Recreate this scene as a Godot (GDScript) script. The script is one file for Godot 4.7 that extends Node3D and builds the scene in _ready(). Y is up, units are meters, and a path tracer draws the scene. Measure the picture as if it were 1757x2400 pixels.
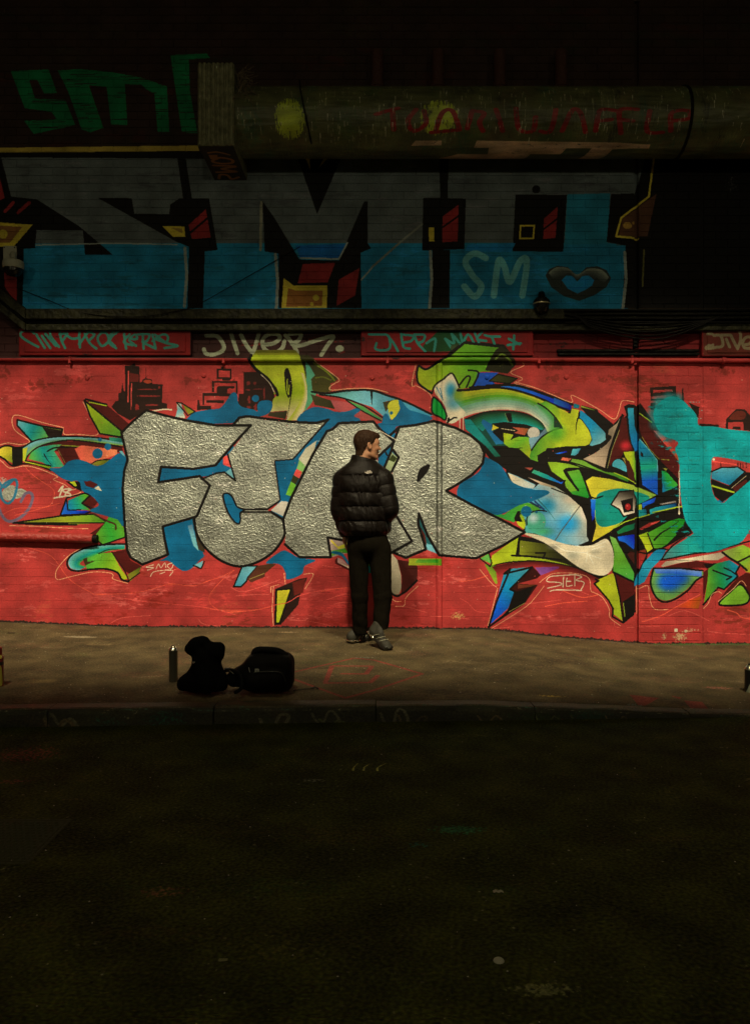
extends Node3D
# A graffiti tunnel at night. Metres, y up. The painted wall lies in the plane z = 0, the road runs along x.
# The mural is laid out on a sheet of 265 units per metre; u runs along the wall, v runs down it.

const UNIT := 265.0
const SHEET_W := 2048
const SHEET_H := 1536
const MARGIN := 145.0

func wx(u: float) -> float: return (u - 878.5) / UNIT
func wy(v: float) -> float: return 1.2 + (1200.0 - v) / UNIT
func wall_uv(p: Vector3) -> Vector2:
	return Vector2((p.x * UNIT + 878.5 + MARGIN) / SHEET_W, clampf((1200.0 - (p.y - 1.2) * UNIT) / SHEET_H, 0.001, 0.999))
func flat_uv(p: Vector3) -> Vector2: return Vector2(p.x * UNIT + 878.5 + MARGIN, p.z * UNIT) / Vector2(SHEET_W, 690.0)
func road_uv(p: Vector3) -> Vector2: return Vector2((p.x * UNIT + 878.5 + MARGIN) / SHEET_W, (p.z - 2.2) * UNIT / 1024.0)
func box_uv(p: Vector3) -> Vector2: return Vector2(p.x, p.y)

var uvf: Callable = wall_uv
var rng := RandomNumberGenerator.new()
var names := {}

# ---------------------------------------------------------------- painting on sheets
class Canvas:
	var img: Image
	var orm: Image
	var mask: Image
	var w: int
	var h: int
	var ox := 0.0
	var oy := 0.0
	var sc := 1.0
	var margin := 0.0
	var light := Color(0.72, 0.66, 0.50)
	var lum := 1.0
	var metal := 0.0
	var fade := 0.0
	var rough := 0.6
	var noise := FastNoiseLite.new()
	func _init(width: int, height: int, left: float, with_maps: bool) -> void:
		w = width
		h = height
		margin = left
		img = Image.create(w, h, false, Image.FORMAT_RGB8)
		noise.seed = 7
		noise.frequency = 0.05
		if with_maps:
			orm = Image.create(w, h, false, Image.FORMAT_RGB8)
			mask = Image.create(w, h, false, Image.FORMAT_RGBA8)
			orm.fill(Color(1.0, 0.6, 0.0))
	func frame(x: float, y: float, s: float) -> void:
		ox = x
		oy = y
		sc = s
	func ink(r: float, g: float, b: float) -> Color:   # a paint that looks so under the lamps
		var c := Color(r / 255.0, g / 255.0, b / 255.0).srgb_to_linear()
		c = Color(clampf(c.r / light.r / lum, 0.004, 0.8), clampf(c.g / light.g / lum, 0.004, 0.8), clampf(c.b / light.b / lum, 0.004, 0.8))
		return c.linear_to_srgb()
	func at(x: float, y: float) -> Vector2:
		return Vector2(ox + x / sc + margin, oy + y / sc)
	func pts(a: Array) -> PackedVector2Array:
		var out := PackedVector2Array()
		for i in range(0, a.size() - 1, 2):
			out.append(at(a[i], a[i + 1]))
		return out
	func round_(p: PackedVector2Array, closed: bool) -> PackedVector2Array:
		var out := PackedVector2Array()
		var n := p.size()
		for i in (n if closed else n - 1):
			var a := p[(i - 1 + n) % n] if closed else p[maxi(i - 1, 0)]
			var b := p[i]
			var c := p[(i + 1) % n]
			var d := p[(i + 2) % n] if closed else p[mini(i + 2, n - 1)]
			for k in 7:
				out.append(b.cubic_interpolate(c, a, d, k / 7.0))
		if not closed:
			out.append(p[n - 1])
		return out
	func span(x0: float, x1: float, y: int, c: Color) -> void:
		var a := clampi(int(round(x0)), 0, w)
		var b := clampi(int(round(x1)), 0, w)
		if b <= a:
			return
		var r := Rect2i(a, y, b - a, 1)
		img.fill_rect(r, c)
		if orm:
			orm.fill_rect(r, Color(1.0, rough, metal))
			mask.fill_rect(r, Color(metal, metal, metal, 1.0 if metal > 0.0 else 0.0))
	func fill(p: PackedVector2Array, c: Color) -> void: sweep(p, [c], Vector2.ZERO, Vector2.RIGHT)
	func sweep(p: PackedVector2Array, cs: Array, ga: Vector2, gb: Vector2) -> void:
		var lo := INF
		var hi := -INF
		var n := p.size()
		for q in p:
			lo = minf(lo, q.y)
			hi = maxf(hi, q.y)
		var g := (gb - ga) / (gb - ga).length_squared()
		for y in range(maxi(int(lo), 0), mini(int(hi) + 2, h)):
			var yy := y + 0.5
			var xs := PackedFloat32Array()
			for i in n:
				var a := p[i]
				var b := p[(i + 1) % n]
				if (a.y <= yy) != (b.y <= yy):
					xs.append(a.x + (yy - a.y) / (b.y - a.y) * (b.x - a.x))
			xs.sort()
			for i in range(0, xs.size() - 1, 2):
				if cs.size() == 1:
					span(xs[i], xs[i + 1], y, cs[0])
				else:
					var x := xs[i]
					while x < xs[i + 1]:
						var e := minf(x + 3.0, xs[i + 1])
						var t := clampf((Vector2(x + 1.5, yy) - ga).dot(g), 0.0, 1.0) * (cs.size() - 1)
						var k := mini(int(t), cs.size() - 2)
						span(x, e, y, (cs[k] as Color).lerp(cs[k + 1], t - k))
						x = e
	func P(c: Color, a: Array) -> void:
		var p := pts(a)
		if fade <= 0.0 or c.get_luminance() < 0.2 or p.size() < 4:
			return fill(p, c)
		# the writer's spray fades: from a fresh edge to a deeper mix at the other end of each shape
		var lo := p[0]
		var hi := p[0]
		for q in p:
			lo = lo.min(q)
			hi = hi.max(q)
		var deep := Color.from_hsv(fposmod(c.h + 0.05, 1.0), minf(c.s * 1.05, 1.0), c.v * (1.0 - fade))
		var fresh := Color.from_hsv(fposmod(c.h - 0.015, 1.0), c.s * 0.9, minf(c.v * 1.06, 1.0))
		if (hi - lo).length() < 26.0:
			return fill(p, c)
		var turn := fposmod(lo.x * 0.37 + hi.y * 0.21, 1.0) > 0.5
		sweep(p, [fresh, c, deep], Vector2(lo.x, hi.y) if turn else lo, Vector2(hi.x, lo.y) if turn else hi)
	func S(c: Color, a: Array) -> void: fill(round_(pts(a), true), c)
	func G(cs: Array, g: Array, a: Array, smooth := false) -> void:    # sprayed fade from one paint to the next along g
		sweep(round_(pts(a), true) if smooth else pts(a), cs, at(g[0], g[1]), at(g[2], g[3]))
	func stroke(p: PackedVector2Array, wd: float, c: Color, taper := false) -> void:
		var n := p.size()
		for i in n:
			var r := wd * 0.5 * (1.0 - 0.85 * i / maxf(n - 1, 1.0) if taper else 1.0)
			if i < n - 1:
				var d := p[i + 1] - p[i]
				if d.length() > 0.01:
					var m := d.orthogonal().normalized()
					var r2 := wd * 0.5 * (1.0 - 0.85 * (i + 1) / maxf(n - 1, 1.0) if taper else 1.0)
					fill(PackedVector2Array([p[i] + m * r, p[i + 1] + m * r2, p[i + 1] - m * r2, p[i] - m * r]), c)
			disc(p[i], r, r, c)
	func disc(o: Vector2, rx: float, ry: float, c: Color) -> void:
		var q := PackedVector2Array()
		var k := 8 if rx < 6.0 else 28
		for i in k:
			q.append(o + Vector2(cos(TAU * i / k) * rx, sin(TAU * i / k) * ry))
		fill(q, c)
	func D(c: Color, x: float, y: float, r: float, ry := -1.0) -> void: disc(at(x, y), r / sc, (r if ry < 0.0 else ry) / sc, c)
	func L(c: Color, wd: float, a: Array, taper := false) -> void: stroke(pts(a), wd, c, taper)
	func C(c: Color, wd: float, a: Array, taper := false) -> void: stroke(round_(pts(a), false), wd, c, taper)
	func O(c: Color, wd: float, a: Array, smooth := false) -> void:
		var q := round_(pts(a), true) if smooth else pts(a)
		q.append(q[0])
		stroke(q, wd, c)
	func R(ea: Array, eb: Array, cs: Array) -> void:                   # a curved band sprayed from one edge to the other
		var a := round_(pts(ea), false)
		var b := round_(pts(eb), false)
		var n := 60
		var k := 9
		for i in n:
			for j in k:
				var q := PackedVector2Array()
				for c: Vector2 in [Vector2(i, j), Vector2(i + 1, j), Vector2(i + 1, j + 1.2), Vector2(i, j + 1.2)]:
					q.append(along(a, c.x / n).lerp(along(b, c.x / n), minf(c.y / k, 1.0)))
				var t := (j + 0.5) / k * (cs.size() - 1)
				var m := mini(int(t), cs.size() - 2)
				fill(q, (cs[m] as Color).lerp(cs[m + 1], t - m))
	func along(p: PackedVector2Array, t: float) -> Vector2:
		var s := clampf(t, 0.0, 1.0) * (p.size() - 1)
		var i := mini(int(s), p.size() - 2)
		return p[i].lerp(p[i + 1], s - i)
	func spray(c: Color, x: float, y: float, r: float, strength: float, ry := -1.0) -> void:   # a soft-edged puff of paint, r in sheet units
		var o := at(x, y)
		var e := r if ry < 0.0 else ry
		for py in range(maxi(int(o.y - e), 0), mini(int(o.y + e), h)):
			for px in range(maxi(int(o.x - r), 0), mini(int(o.x + r), w)):
				var q := Vector2((px - o.x) / r, (py - o.y) / e).length_squared()
				if q < 1.0:
					img.set_pixel(px, py, img.get_pixel(px, py).lerp(c, strength * (1.0 - q) * (1.0 - q)))
	func scuff(c: Color, x: float, y: float, rx: float, ry: float, cover: float, f := Vector2.ONE) -> void:   # a broken, worn patch, in sheet units
		var o := at(x, y)
		for py in range(maxi(int(o.y - ry), 0), mini(int(o.y + ry), h)):
			for px in range(maxi(int(o.x - rx), 0), mini(int(o.x + rx), w)):
				var q := Vector2((px - o.x) / rx, (py - o.y) / ry).length_squared()
				var t := noise.get_noise_2d(px * 3.0 * f.x, py * 3.0 * f.y) * 0.9 + noise.get_noise_2d(px * 9.0 * f.x + 99.0, py * 9.0 * f.y) * 0.5 + cover - q
				if q < 1.0 and t > 0.0:
					img.set_pixel(px, py, img.get_pixel(px, py).lerp(c, clampf(t * 4.0, 0.0, 0.85)))
	func wear(amount: float, speckle := 0.4) -> void:       # blotches and grain of dirt, alike over the whole sheet
		var big := FastNoiseLite.new()
		big.seed = 3
		big.frequency = 0.012
		big.fractal_octaves = 5
		var data := big.get_image(w, h, false, false, false).get_data()
		var fine := FastNoiseLite.new()
		fine.seed = 5
		fine.frequency = 0.22
		fine.fractal_octaves = 2
		var grain := fine.get_image(w, h, false, false, false).get_data()
		var px := img.get_data()
		for i in w * h:
			var t := 1.0 + ((data[i] - 128) / 128.0 + (grain[i] - 128) / 128.0 * speckle) * amount
			var j := i * 3
			t = maxf(t, 0.1)
			px[j] = mini(int(px[j] * t), 255)
			px[j + 1] = mini(int(px[j + 1] * t), 255)
			px[j + 2] = mini(int(px[j + 2] * t), 255)
		img = Image.create_from_data(w, h, false, Image.FORMAT_RGB8, px)


# ---------------------------------------------------------------- everything, in order
func _ready() -> void:
	# camera
	var cam := Camera3D.new()
	cam.name = "Camera"
	cam.position = Vector3(0, 1.2, 6.713)
	cam.fov = 68.0
	cam.near = 0.05
	cam.far = 900.0
	add_child(cam)
	cam.current = true
	# night sky beyond the tunnel mouths
	var env := Environment.new()
	env.background_mode = Environment.BG_SKY
	var sky := Sky.new()
	var sm := ProceduralSkyMaterial.new()
	sm.sky_top_color = Color(0.02, 0.025, 0.04)
	sm.sky_horizon_color = Color(0.06, 0.055, 0.05)
	sm.ground_bottom_color = Color(0.02, 0.02, 0.02)
	sm.ground_horizon_color = Color(0.05, 0.045, 0.04)
	sky.sky_material = sm
	env.sky = sky
	env.background_energy_multiplier = 0.2
	env.tonemap_mode = Environment.TONE_MAPPER_LINEAR
	env.tonemap_exposure = 1.0
	env.sdfgi_enabled = true
	env.ssao_enabled = true
	env.ssil_enabled = true
	var we := WorldEnvironment.new()
	we.name = "WorldEnvironment"
	we.environment = env
	add_child(we)
	var moon := DirectionalLight3D.new()
	moon.name = "Moon"
	moon.light_energy = 0.02
	moon.light_color = Color(0.8, 0.87, 1.0)
	moon.light_angular_distance = 0.5
	moon.rotation_degrees = Vector3(-40, 60, 0)
	moon.shadow_enabled = true
	add_child(moon)
	# a row of hooded floodlights under the vault, turned on the foot of the wall
	uvf = box_uv
	rough_n = relief(0.08, 4, 256, 5.0)
	cloth_n = relief(0.35, 3, 256, 6.0)
	for i in 8:
		flood(-5.95 + i * 1.7, ["floodlight under the vault, first from the left mouth of the tunnel", "floodlight under the vault, second from the left mouth", "floodlight under the vault, third from the left mouth", "floodlight under the vault, just left of the camera", "floodlight under the vault, just right of the camera", "floodlight under the vault, third from the right mouth", "floodlight under the vault, second from the right mouth", "floodlight under the vault, first from the right mouth of the tunnel"][i])
	for i in 3:
		backfill(-5.0 + i * 5.0, ["round bulkhead lamp added out of view on the far wall behind the camera, at the left", "round bulkhead lamp added out of view on the far wall straight behind the camera", "round bulkhead lamp added out of view on the far wall behind the camera, at the right"][i])
	# structure
	mural = make_mural()
	build_wall()
	build_ground()
	build_tunnel()
	# things
	build_fixtures()
	build_bags()
	build_man()
	build_cans()
	build_litter()

func flood(x: float, label: String) -> void:
	var at := Vector3(x, 6.0, 4.25)
	var aim := (Vector3(x, 0.33, 0.0) - at).normalized()
	var side := Vector3.RIGHT
	var up := side.cross(aim).normalized()
	var t := thing("floodlight", label, "floodlight", "floodlights under the vault")
	var housing := mat(Color(0.04, 0.04, 0.04), 0.5, 0.3)
	var st := begin()
	lathe(st, [[0.0, -0.16], [0.09, -0.15], [0.13, -0.06], [0.16, 0.0], [0.20, 0.20], [0.195, 0.20], [0.155, 0.0], [0.0, -0.005]], at, aim, 24)
	obj("hood", st, housing, t)
	st = begin()
	lathe(st, [[0.12, 0.012], [0.08, 0.018], [0.0, 0.02]], at, aim, 24)
	var glow := mat(Color(0.9, 0.85, 0.7), 0.4)
	glow.emission_enabled = true
	glow.emission = Color(1.0, 0.9, 0.68)
	glow.emission_energy_multiplier = 3.0
	obj("lamp_glass", st, glow, t)
	st = begin()
	tube(st, [at - aim * 0.12, at + Vector3(0, 0.35, 0.1), Vector3(x, 7.86, 4.6)], 0.022, 8)
	obj("hanger", st, housing, t)
	var l := SpotLight3D.new()
	l.name = "floodlight_beam"
	l.position = at + aim * 0.03
	l.look_at_from_position(l.position, l.position + aim, up)
	l.light_color = Color(1.0, 0.93, 0.76)
	l.light_energy = FLOOD
	l.light_size = 0.12
	l.spot_angle = SPREAD
	l.spot_angle_attenuation = 1.0
	l.spot_attenuation = 2.0
	l.spot_range = 30.0
	l.shadow_enabled = true
	t.add_child(l, true)

const FLOOD := 35.0
const SPREAD := 20.0

func backfill(x: float, label: String) -> void:  # unseen fill lamp, added to brighten the upper wall without a duct shadow
	var at := Vector3(x, 4.1, 9.28)
	var t := thing("added_fill_lamp", label, "fill lamp", "bulkhead lamps added on the far wall")
	var st := begin()
	lathe(st, [[0.0, 0.168], [0.15, 0.168], [0.16, 0.02], [0.15, 0.0]], at, Vector3.BACK, 24)
	obj("base", st, mat(Color(0.05, 0.05, 0.05), 0.5), t)
	st = begin()
	lathe(st, [[0.145, 0.0], [0.13, -0.05], [0.08, -0.085], [0.0, -0.1]], at, Vector3.BACK, 24)
	var glow := mat(Color(0.8, 0.85, 0.9), 0.4)
	glow.emission_enabled = true
	glow.emission = Color(1.0, 0.95, 0.76)
	glow.emission_energy_multiplier = 1.0
	obj("lamp_globe", st, glow, t)
	var l := OmniLight3D.new()
	l.name = "fill_glow"
	l.position = at + Vector3(0, 0, -0.26)
	l.light_color = Color(1.0, 0.95, 0.76)
	l.light_energy = 1.8
	l.light_size = 0.14
	l.omni_range = 40.0
	l.omni_attenuation = 2.0
	l.shadow_enabled = true
	t.add_child(l, true)
# ---------------------------------------------------------------- building meshes
func begin() -> SurfaceTool:
	var st := SurfaceTool.new()
	st.begin(Mesh.PRIMITIVE_TRIANGLES)
	return st
func vert(st: SurfaceTool, p: Vector3, n: Vector3) -> void:
	st.set_normal(n)
	st.set_uv(uvf.call(p))
	st.add_vertex(p)
func tri(st: SurfaceTool, a: Vector3, b: Vector3, c: Vector3, na: Vector3, nb: Vector3, nc: Vector3) -> void:
	if (b - a).cross(c - a).dot(na + nb + nc) > 0.0:
		var t := b
		b = c
		c = t
		t = nb
		nb = nc
		nc = t
	vert(st, a, na)
	vert(st, b, nb)
	vert(st, c, nc)
func quad(st: SurfaceTool, a: Vector3, b: Vector3, c: Vector3, d: Vector3, out: Vector3) -> void:
	var n := (c - a).cross(d - b).normalized()
	if n.dot(out) < 0.0:
		n = -n
	tri(st, a, b, c, n, n, n)
	tri(st, a, c, d, n, n, n)
func hull(st: SurfaceTool, lo: Vector3, hi: Vector3, bev := 0.0) -> void:          # a box with chamfered edges
	var c := (lo + hi) * 0.5
	var h := (hi - lo) * 0.5
	bev = minf(bev, minf(h.x, minf(h.y, h.z)) * 0.9)
	for ax in 3:
		for s: float in [-1.0, 1.0]:
			var u := (ax + 1) % 3
			var v := (ax + 2) % 3
			var q: Array[Vector3] = []
			for k: Vector2 in [Vector2(-1, -1), Vector2(1, -1), Vector2(1, 1), Vector2(-1, 1)]:
				var p := Vector3.ZERO
				p[ax] = s * h[ax]
				p[u] = k.x * (h[u] - bev)
				p[v] = k.y * (h[v] - bev)
				q.append(c + p)
			var n := Vector3.ZERO
			n[ax] = s
			quad(st, q[0], q[1], q[2], q[3], n)
	if bev > 0.0:
		for ax in 3:
			var u := (ax + 1) % 3
			var v := (ax + 2) % 3
			for k: Vector2 in [Vector2(-1, -1), Vector2(1, -1), Vector2(1, 1), Vector2(-1, 1)]:
				var q: Array[Vector3] = []
				for e: Vector2 in [Vector2(-1, 0), Vector2(1, 0), Vector2(1, 1), Vector2(-1, 1)]:
					var p := Vector3.ZERO
					p[ax] = e.x * (h[ax] - bev)
					p[u] = k.x * (h[u] - (bev if e.y == 0.0 else 0.0))
					p[v] = k.y * (h[v] - (0.0 if e.y == 0.0 else bev))
					q.append(c + p)
				var n := Vector3.ZERO
				n[u] = k.x
				n[v] = k.y
				quad(st, q[0], q[1], q[2], q[3], n)
		for sx: float in [-1.0, 1.0]:
			for sy: float in [-1.0, 1.0]:
				for sz: float in [-1.0, 1.0]:
					var s := Vector3(sx, sy, sz)
					var n := s.normalized()
					var i := h - Vector3.ONE * bev
					tri(st, c + s * Vector3(h.x, i.y, i.z), c + s * Vector3(i.x, h.y, i.z), c + s * Vector3(i.x, i.y, h.z), n, n, n)
func lathe(st: SurfaceTool, prof: Array, o: Vector3, axis := Vector3.UP, segs := 20) -> void:   # prof: [radius, height along axis] pairs
	var a := axis.normalized()
	var u := (Vector3.RIGHT if absf(a.y) > 0.8 else Vector3.UP).cross(a).normalized()
	var v := a.cross(u)
	for i in prof.size() - 1:
		var p: Array = prof[i]
		var q: Array = prof[i + 1]
		var d := Vector2(q[0] - p[0], q[1] - p[1])
		if d.length() < 1e-6:
			continue
		d = d.normalized()
		for k in segs:
			var t := TAU * k / segs
			var s := TAU * (k + 1) / segs
			var ra := u * cos(t) + v * sin(t)
			var rb := u * cos(s) + v * sin(s)
			var na := ra * d.y - a * d.x
			var nb := rb * d.y - a * d.x
			var A: Vector3 = o + ra * p[0] + a * p[1]
			var B: Vector3 = o + rb * p[0] + a * p[1]
			var C: Vector3 = o + rb * q[0] + a * q[1]
			var D: Vector3 = o + ra * q[0] + a * q[1]
			if p[0] > 1e-5:
				tri(st, A, B, C, na, nb, nb)
			if q[0] > 1e-5:
				tri(st, A, C, D, na, nb, na)
func tube(st: SurfaceTool, path: Array, r: float, segs := 8) -> void:
	for i in path.size() - 1:
		var a: Vector3 = path[i]
		var b: Vector3 = path[i + 1]
		var da := ((path[i + 1] as Vector3) - (path[maxi(i - 1, 0)] as Vector3)).normalized()
		var db := ((path[mini(i + 2, path.size() - 1)] as Vector3) - a).normalized()
		var up := Vector3.UP if absf(da.y) < 0.9 else Vector3.BACK
		for k in segs:
			var q: Array[Vector3] = []
			var n: Array[Vector3] = []
			for e: Array in [[a, da, k], [a, da, k + 1], [b, db, k + 1], [b, db, k]]:
				var x := up.cross(e[1]).normalized()
				var y := (e[1] as Vector3).cross(x)
				var t: float = TAU * (e[2] as int) / segs
				var m := x * cos(t) + y * sin(t)
				n.append(m)
				q.append((e[0] as Vector3) + m * r)
			tri(st, q[0], q[1], q[2], n[0], n[1], n[2])
			tri(st, q[0], q[2], q[3], n[0], n[2], n[3])
	for e: Array in [[path[0], path[1]], [path[-1], path[-2]]]:
		var d := ((e[0] as Vector3) - (e[1] as Vector3)).normalized()
		var up := Vector3.UP if absf(d.y) < 0.9 else Vector3.BACK
		var x := up.cross(d).normalized()
		var y := d.cross(x)
		for k in segs:
			var p := (e[0] as Vector3) + (x * cos(TAU * k / segs) + y * sin(TAU * k / segs)) * r
			var q := (e[0] as Vector3) + (x * cos(TAU * (k + 1) / segs) + y * sin(TAU * (k + 1) / segs)) * r
			tri(st, e[0], p, q, d, d, d)
func curve(a: Array, steps := 6) -> Array:
	var out := []
	for i in a.size() - 1:
		for k in steps:
			out.append((a[i] as Vector3).cubic_interpolate(a[i + 1], a[maxi(i - 1, 0)], a[mini(i + 2, a.size() - 1)], k / float(steps)))
	out.append(a[-1])
	return out
func obj(called: String, st: SurfaceTool, m: Material, parent: Node = self) -> MeshInstance3D:
	var o := MeshInstance3D.new()
	o.mesh = st.commit()
	o.material_override = m
	name_it(o, called, parent)
	return o
func name_it(o: Node, called: String, parent: Node) -> void:
	if parent == self:
		var k: int = names.get(called, 0)
		names[called] = k + 1
		o.name = called if k == 0 else "%s_%03d" % [called, k]
	else:
		var k := 0
		o.name = called
		while parent.has_node(NodePath(o.name)):
			k += 1
			o.name = "%s_%03d" % [called, k]
	parent.add_child(o, true)
func thing(called: String, label: String, category: String, group := "", at := Vector3.ZERO) -> Node3D:
	var o := Node3D.new()
	o.position = at
	name_it(o, called, self)
	return tag(o, label, category, group)
func tag(o: Node3D, label: String, category: String, group := "") -> Node3D:
	o.set_meta("label", label)
	o.set_meta("category", category)
	if group != "":
		o.set_meta("group", group)
	return o
func struct(o: Node3D) -> Node3D:
	o.set_meta("kind", "structure")
	return o
func mat(c: Color, rough := 0.7, metal := 0.0) -> StandardMaterial3D:             # c: linear base colour
	var m := StandardMaterial3D.new()
	m.albedo_color = c.linear_to_srgb()
	m.roughness = rough
	m.metallic = metal
	return m
func relief(freq: float, octaves: int, size: int, strength: float, stretch := Vector2.ONE) -> ImageTexture:
	var n := FastNoiseLite.new()
	n.seed = 21
	n.frequency = freq
	n.fractal_octaves = octaves
	var g := n.get_seamless_image(size, size)
	if stretch != Vector2.ONE:
		g.resize(int(size * stretch.x), int(size * stretch.y), Image.INTERPOLATE_CUBIC)
	g.bump_map_to_normal_map(strength)
	return ImageTexture.create_from_image(g)
func bumpy(m: StandardMaterial3D, t: Texture2D, scale: float, amount: float) -> StandardMaterial3D:
	m.normal_enabled = true
	m.normal_texture = t
	m.normal_scale = amount
	m.uv1_triplanar = true
	m.uv1_world_triplanar = true
	m.uv1_scale = Vector3.ONE * scale
	return m
func blotch(m: StandardMaterial3D, a: Color, b: Color, freq: float, scale: float) -> StandardMaterial3D:   # two tones of dirt on a plain surface
	var n := FastNoiseLite.new()
	n.seed = 4
	n.frequency = freq
	n.fractal_octaves = 5
	var g := n.get_seamless_image(256, 256)
	g.convert(Image.FORMAT_RGB8)
	var d := g.get_data()
	for i in 256 * 256:
		var c := a.lerp(b, clampf((d[i * 3] / 255.0 - 0.5) * 2.2 + 0.5, 0.0, 1.0)).linear_to_srgb()
		d[i * 3] = int(c.r * 255.0)
		d[i * 3 + 1] = int(c.g * 255.0)
		d[i * 3 + 2] = int(c.b * 255.0)
	m.albedo_texture = ImageTexture.create_from_image(Image.create_from_data(256, 256, false, Image.FORMAT_RGB8, d))
	m.albedo_color = Color.WHITE
	m.uv1_triplanar = true
	m.uv1_world_triplanar = true
	m.uv1_scale = Vector3.ONE * scale
	return m

# ---------------------------------------------------------------- bodies and cloth as smooth fields
func capsule(p: Vector3, a: Vector3, b: Vector3, ra: float, rb: float) -> float:
	var ab := b - a
	var t := clampf((p - a).dot(ab) / ab.length_squared(), 0.0, 1.0)
	return p.distance_to(a + ab * t) - lerpf(ra, rb, t)
func smin(a: float, b: float, k: float) -> float:
	var h := maxf(k - absf(a - b), 0.0) / k
	return minf(a, b) - h * h * k * 0.25
func smax(a: float, b: float, k: float) -> float: return -smin(-a, -b, k)
func egg(p: Vector3, c: Vector3, r: Vector3) -> float:
	var q := (p - c) / r
	var k := q.length()
	return (k - 1.0) * k / maxf((q / r).length(), 1e-4) if k > 0.01 else -minf(r.x, minf(r.y, r.z))
func table(y: float, t: Array) -> float:
	if y <= t[0][0]:
		return t[0][1]
	for i in t.size() - 1:
		if y < t[i + 1][0]:
			return lerpf(t[i][1], t[i + 1][1], (y - t[i][0]) / (t[i + 1][0] - t[i][0]))
	return t[-1][1]
func nets(st: SurfaceTool, lo: Vector3, hi: Vector3, cell: float, f: Callable) -> void:   # one vertex per crossed cell, one quad per crossed edge
	var B := 4
	var nb := Vector3i(((hi - lo) / (cell * B)).ceil())
	var n := nb * B + Vector3i.ONE
	var g := PackedFloat32Array()
	g.resize(n.x * n.y * n.z)
	g.fill(1.0)
	var near := PackedByteArray()
	near.resize(nb.x * nb.y * nb.z)
	var reach := cell * B * 0.87 * 1.5
	var sy := n.x
	var sz := n.x * n.y
	var blocks: Array[Vector3i] = []
	for bz in nb.z:
		for by in nb.y:
			for bx in nb.x:
				var d: float = f.call(lo + (Vector3(bx, by, bz) * B + Vector3.ONE * B * 0.5) * cell)
				if absf(d) < reach:
					blocks.append(Vector3i(bx, by, bz))
				elif d < 0.0:
					for z in B + 1:
						for y in B + 1:
							for x in B + 1:
								g[bx * B + x + (by * B + y) * sy + (bz * B + z) * sz] = -1.0
	var done := PackedByteArray()
	done.resize(g.size())
	for b in blocks:
		for z in B + 1:
			for y in B + 1:
				for x in B + 1:
					var i := b.x * B + x + (b.y * B + y) * sy + (b.z * B + z) * sz
					if done[i] == 0:
						done[i] = 1
						g[i] = f.call(lo + Vector3(b.x * B + x, b.y * B + y, b.z * B + z) * cell)
	var at := {}
	var verts := PackedVector3Array()
	var norms := PackedVector3Array()
	var off := [0, 1, sy, sy + 1, sz, sz + 1, sz + sy, sz + sy + 1]
	var edges := [[0, 1], [2, 3], [4, 5], [6, 7], [0, 2], [1, 3], [4, 6], [5, 7], [0, 4], [1, 5], [2, 6], [3, 7]]
	for b in blocks:
		for z in B:
			for y in B:
				for x in B:
					var i := b.x * B + x + (b.y * B + y) * sy + (b.z * B + z) * sz
					var inside := 0
					for k: int in off:
						if g[i + k] < 0.0:
							inside += 1
					if inside == 0 or inside == 8:
						continue
					var s := Vector3.ZERO
					var c := 0
					for e: Array in edges:
						var a := g[i + off[e[0]]]
						var d := g[i + off[e[1]]]
						if (a < 0.0) != (d < 0.0):
							var t := a / (a - d)
							var pa := Vector3(e[0] & 1, (e[0] >> 1) & 1, e[0] >> 2)
							var pb := Vector3(e[1] & 1, (e[1] >> 1) & 1, e[1] >> 2)
							s += pa.lerp(pb, t)
							c += 1
					var v: Array[float] = []
					for k: int in off:
						v.append(g[i + k])
					norms.append(Vector3(v[1] + v[3] + v[5] + v[7] - v[0] - v[2] - v[4] - v[6], v[2] + v[3] + v[6] + v[7] - v[0] - v[1] - v[4] - v[5], v[4] + v[5] + v[6] + v[7] - v[0] - v[1] - v[2] - v[3]).normalized())
					at[i] = verts.size()
					verts.append(lo + (Vector3(b.x * B + x, b.y * B + y, b.z * B + z) + s / c) * cell)
	for i: int in at:
		for e: Array in [[1, sy, sz], [sy, 1, sz], [sz, 1, sy]]:
			if (g[i] < 0.0) == (g[i + e[0]] < 0.0):
				continue
			var j := [i, i - e[1], i - e[1] - e[2], i - e[2]]
			if at.has(j[1]) and at.has(j[2]) and at.has(j[3]):
				var q := [at[j[0]], at[j[1]], at[j[2]], at[j[3]]]
				tri(st, verts[q[0]], verts[q[1]], verts[q[2]], norms[q[0]], norms[q[1]], norms[q[2]])
				tri(st, verts[q[0]], verts[q[2]], verts[q[3]], norms[q[0]], norms[q[2]], norms[q[3]])

# ---------------------------------------------------------------- heights of the ground
func base_y(x: float) -> float:       # the pavement where it meets the wall
	return table(x, [[-3.9, 0.245], [-3.31, 0.228], [-2.2, 0.181], [-0.3, 0.172], [1.0, 0.162], [1.6, 0.094], [2.16, 0.05], [2.5, 0.026], [3.0, 0.03], [4.2, 0.028]])
func kerb_y(x: float) -> float:
	return table(x, [[-2.2, 0.098], [0.0, 0.092], [0.6, 0.088], [1.32, 0.054], [1.9, 0.02], [2.3, 0.008]])
func kerb_z(x: float) -> float: return 2.375 - 0.0493 * clampf(x, -5.0, 5.0)
func pave_y(x: float, z: float) -> float:
	var t := clampf(z / (kerb_z(x) - 0.13), 0.0, 1.0)
	return lerpf(base_y(x), kerb_y(x), t) + 0.004 * sin(x * 3.1 + z * 2.0) * sin(z * 4.3) * (1.0 - t)
# ---------------------------------------------------------------- the setting
var mural: StandardMaterial3D
var cloth_n: ImageTexture
var rough_n: ImageTexture

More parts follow.
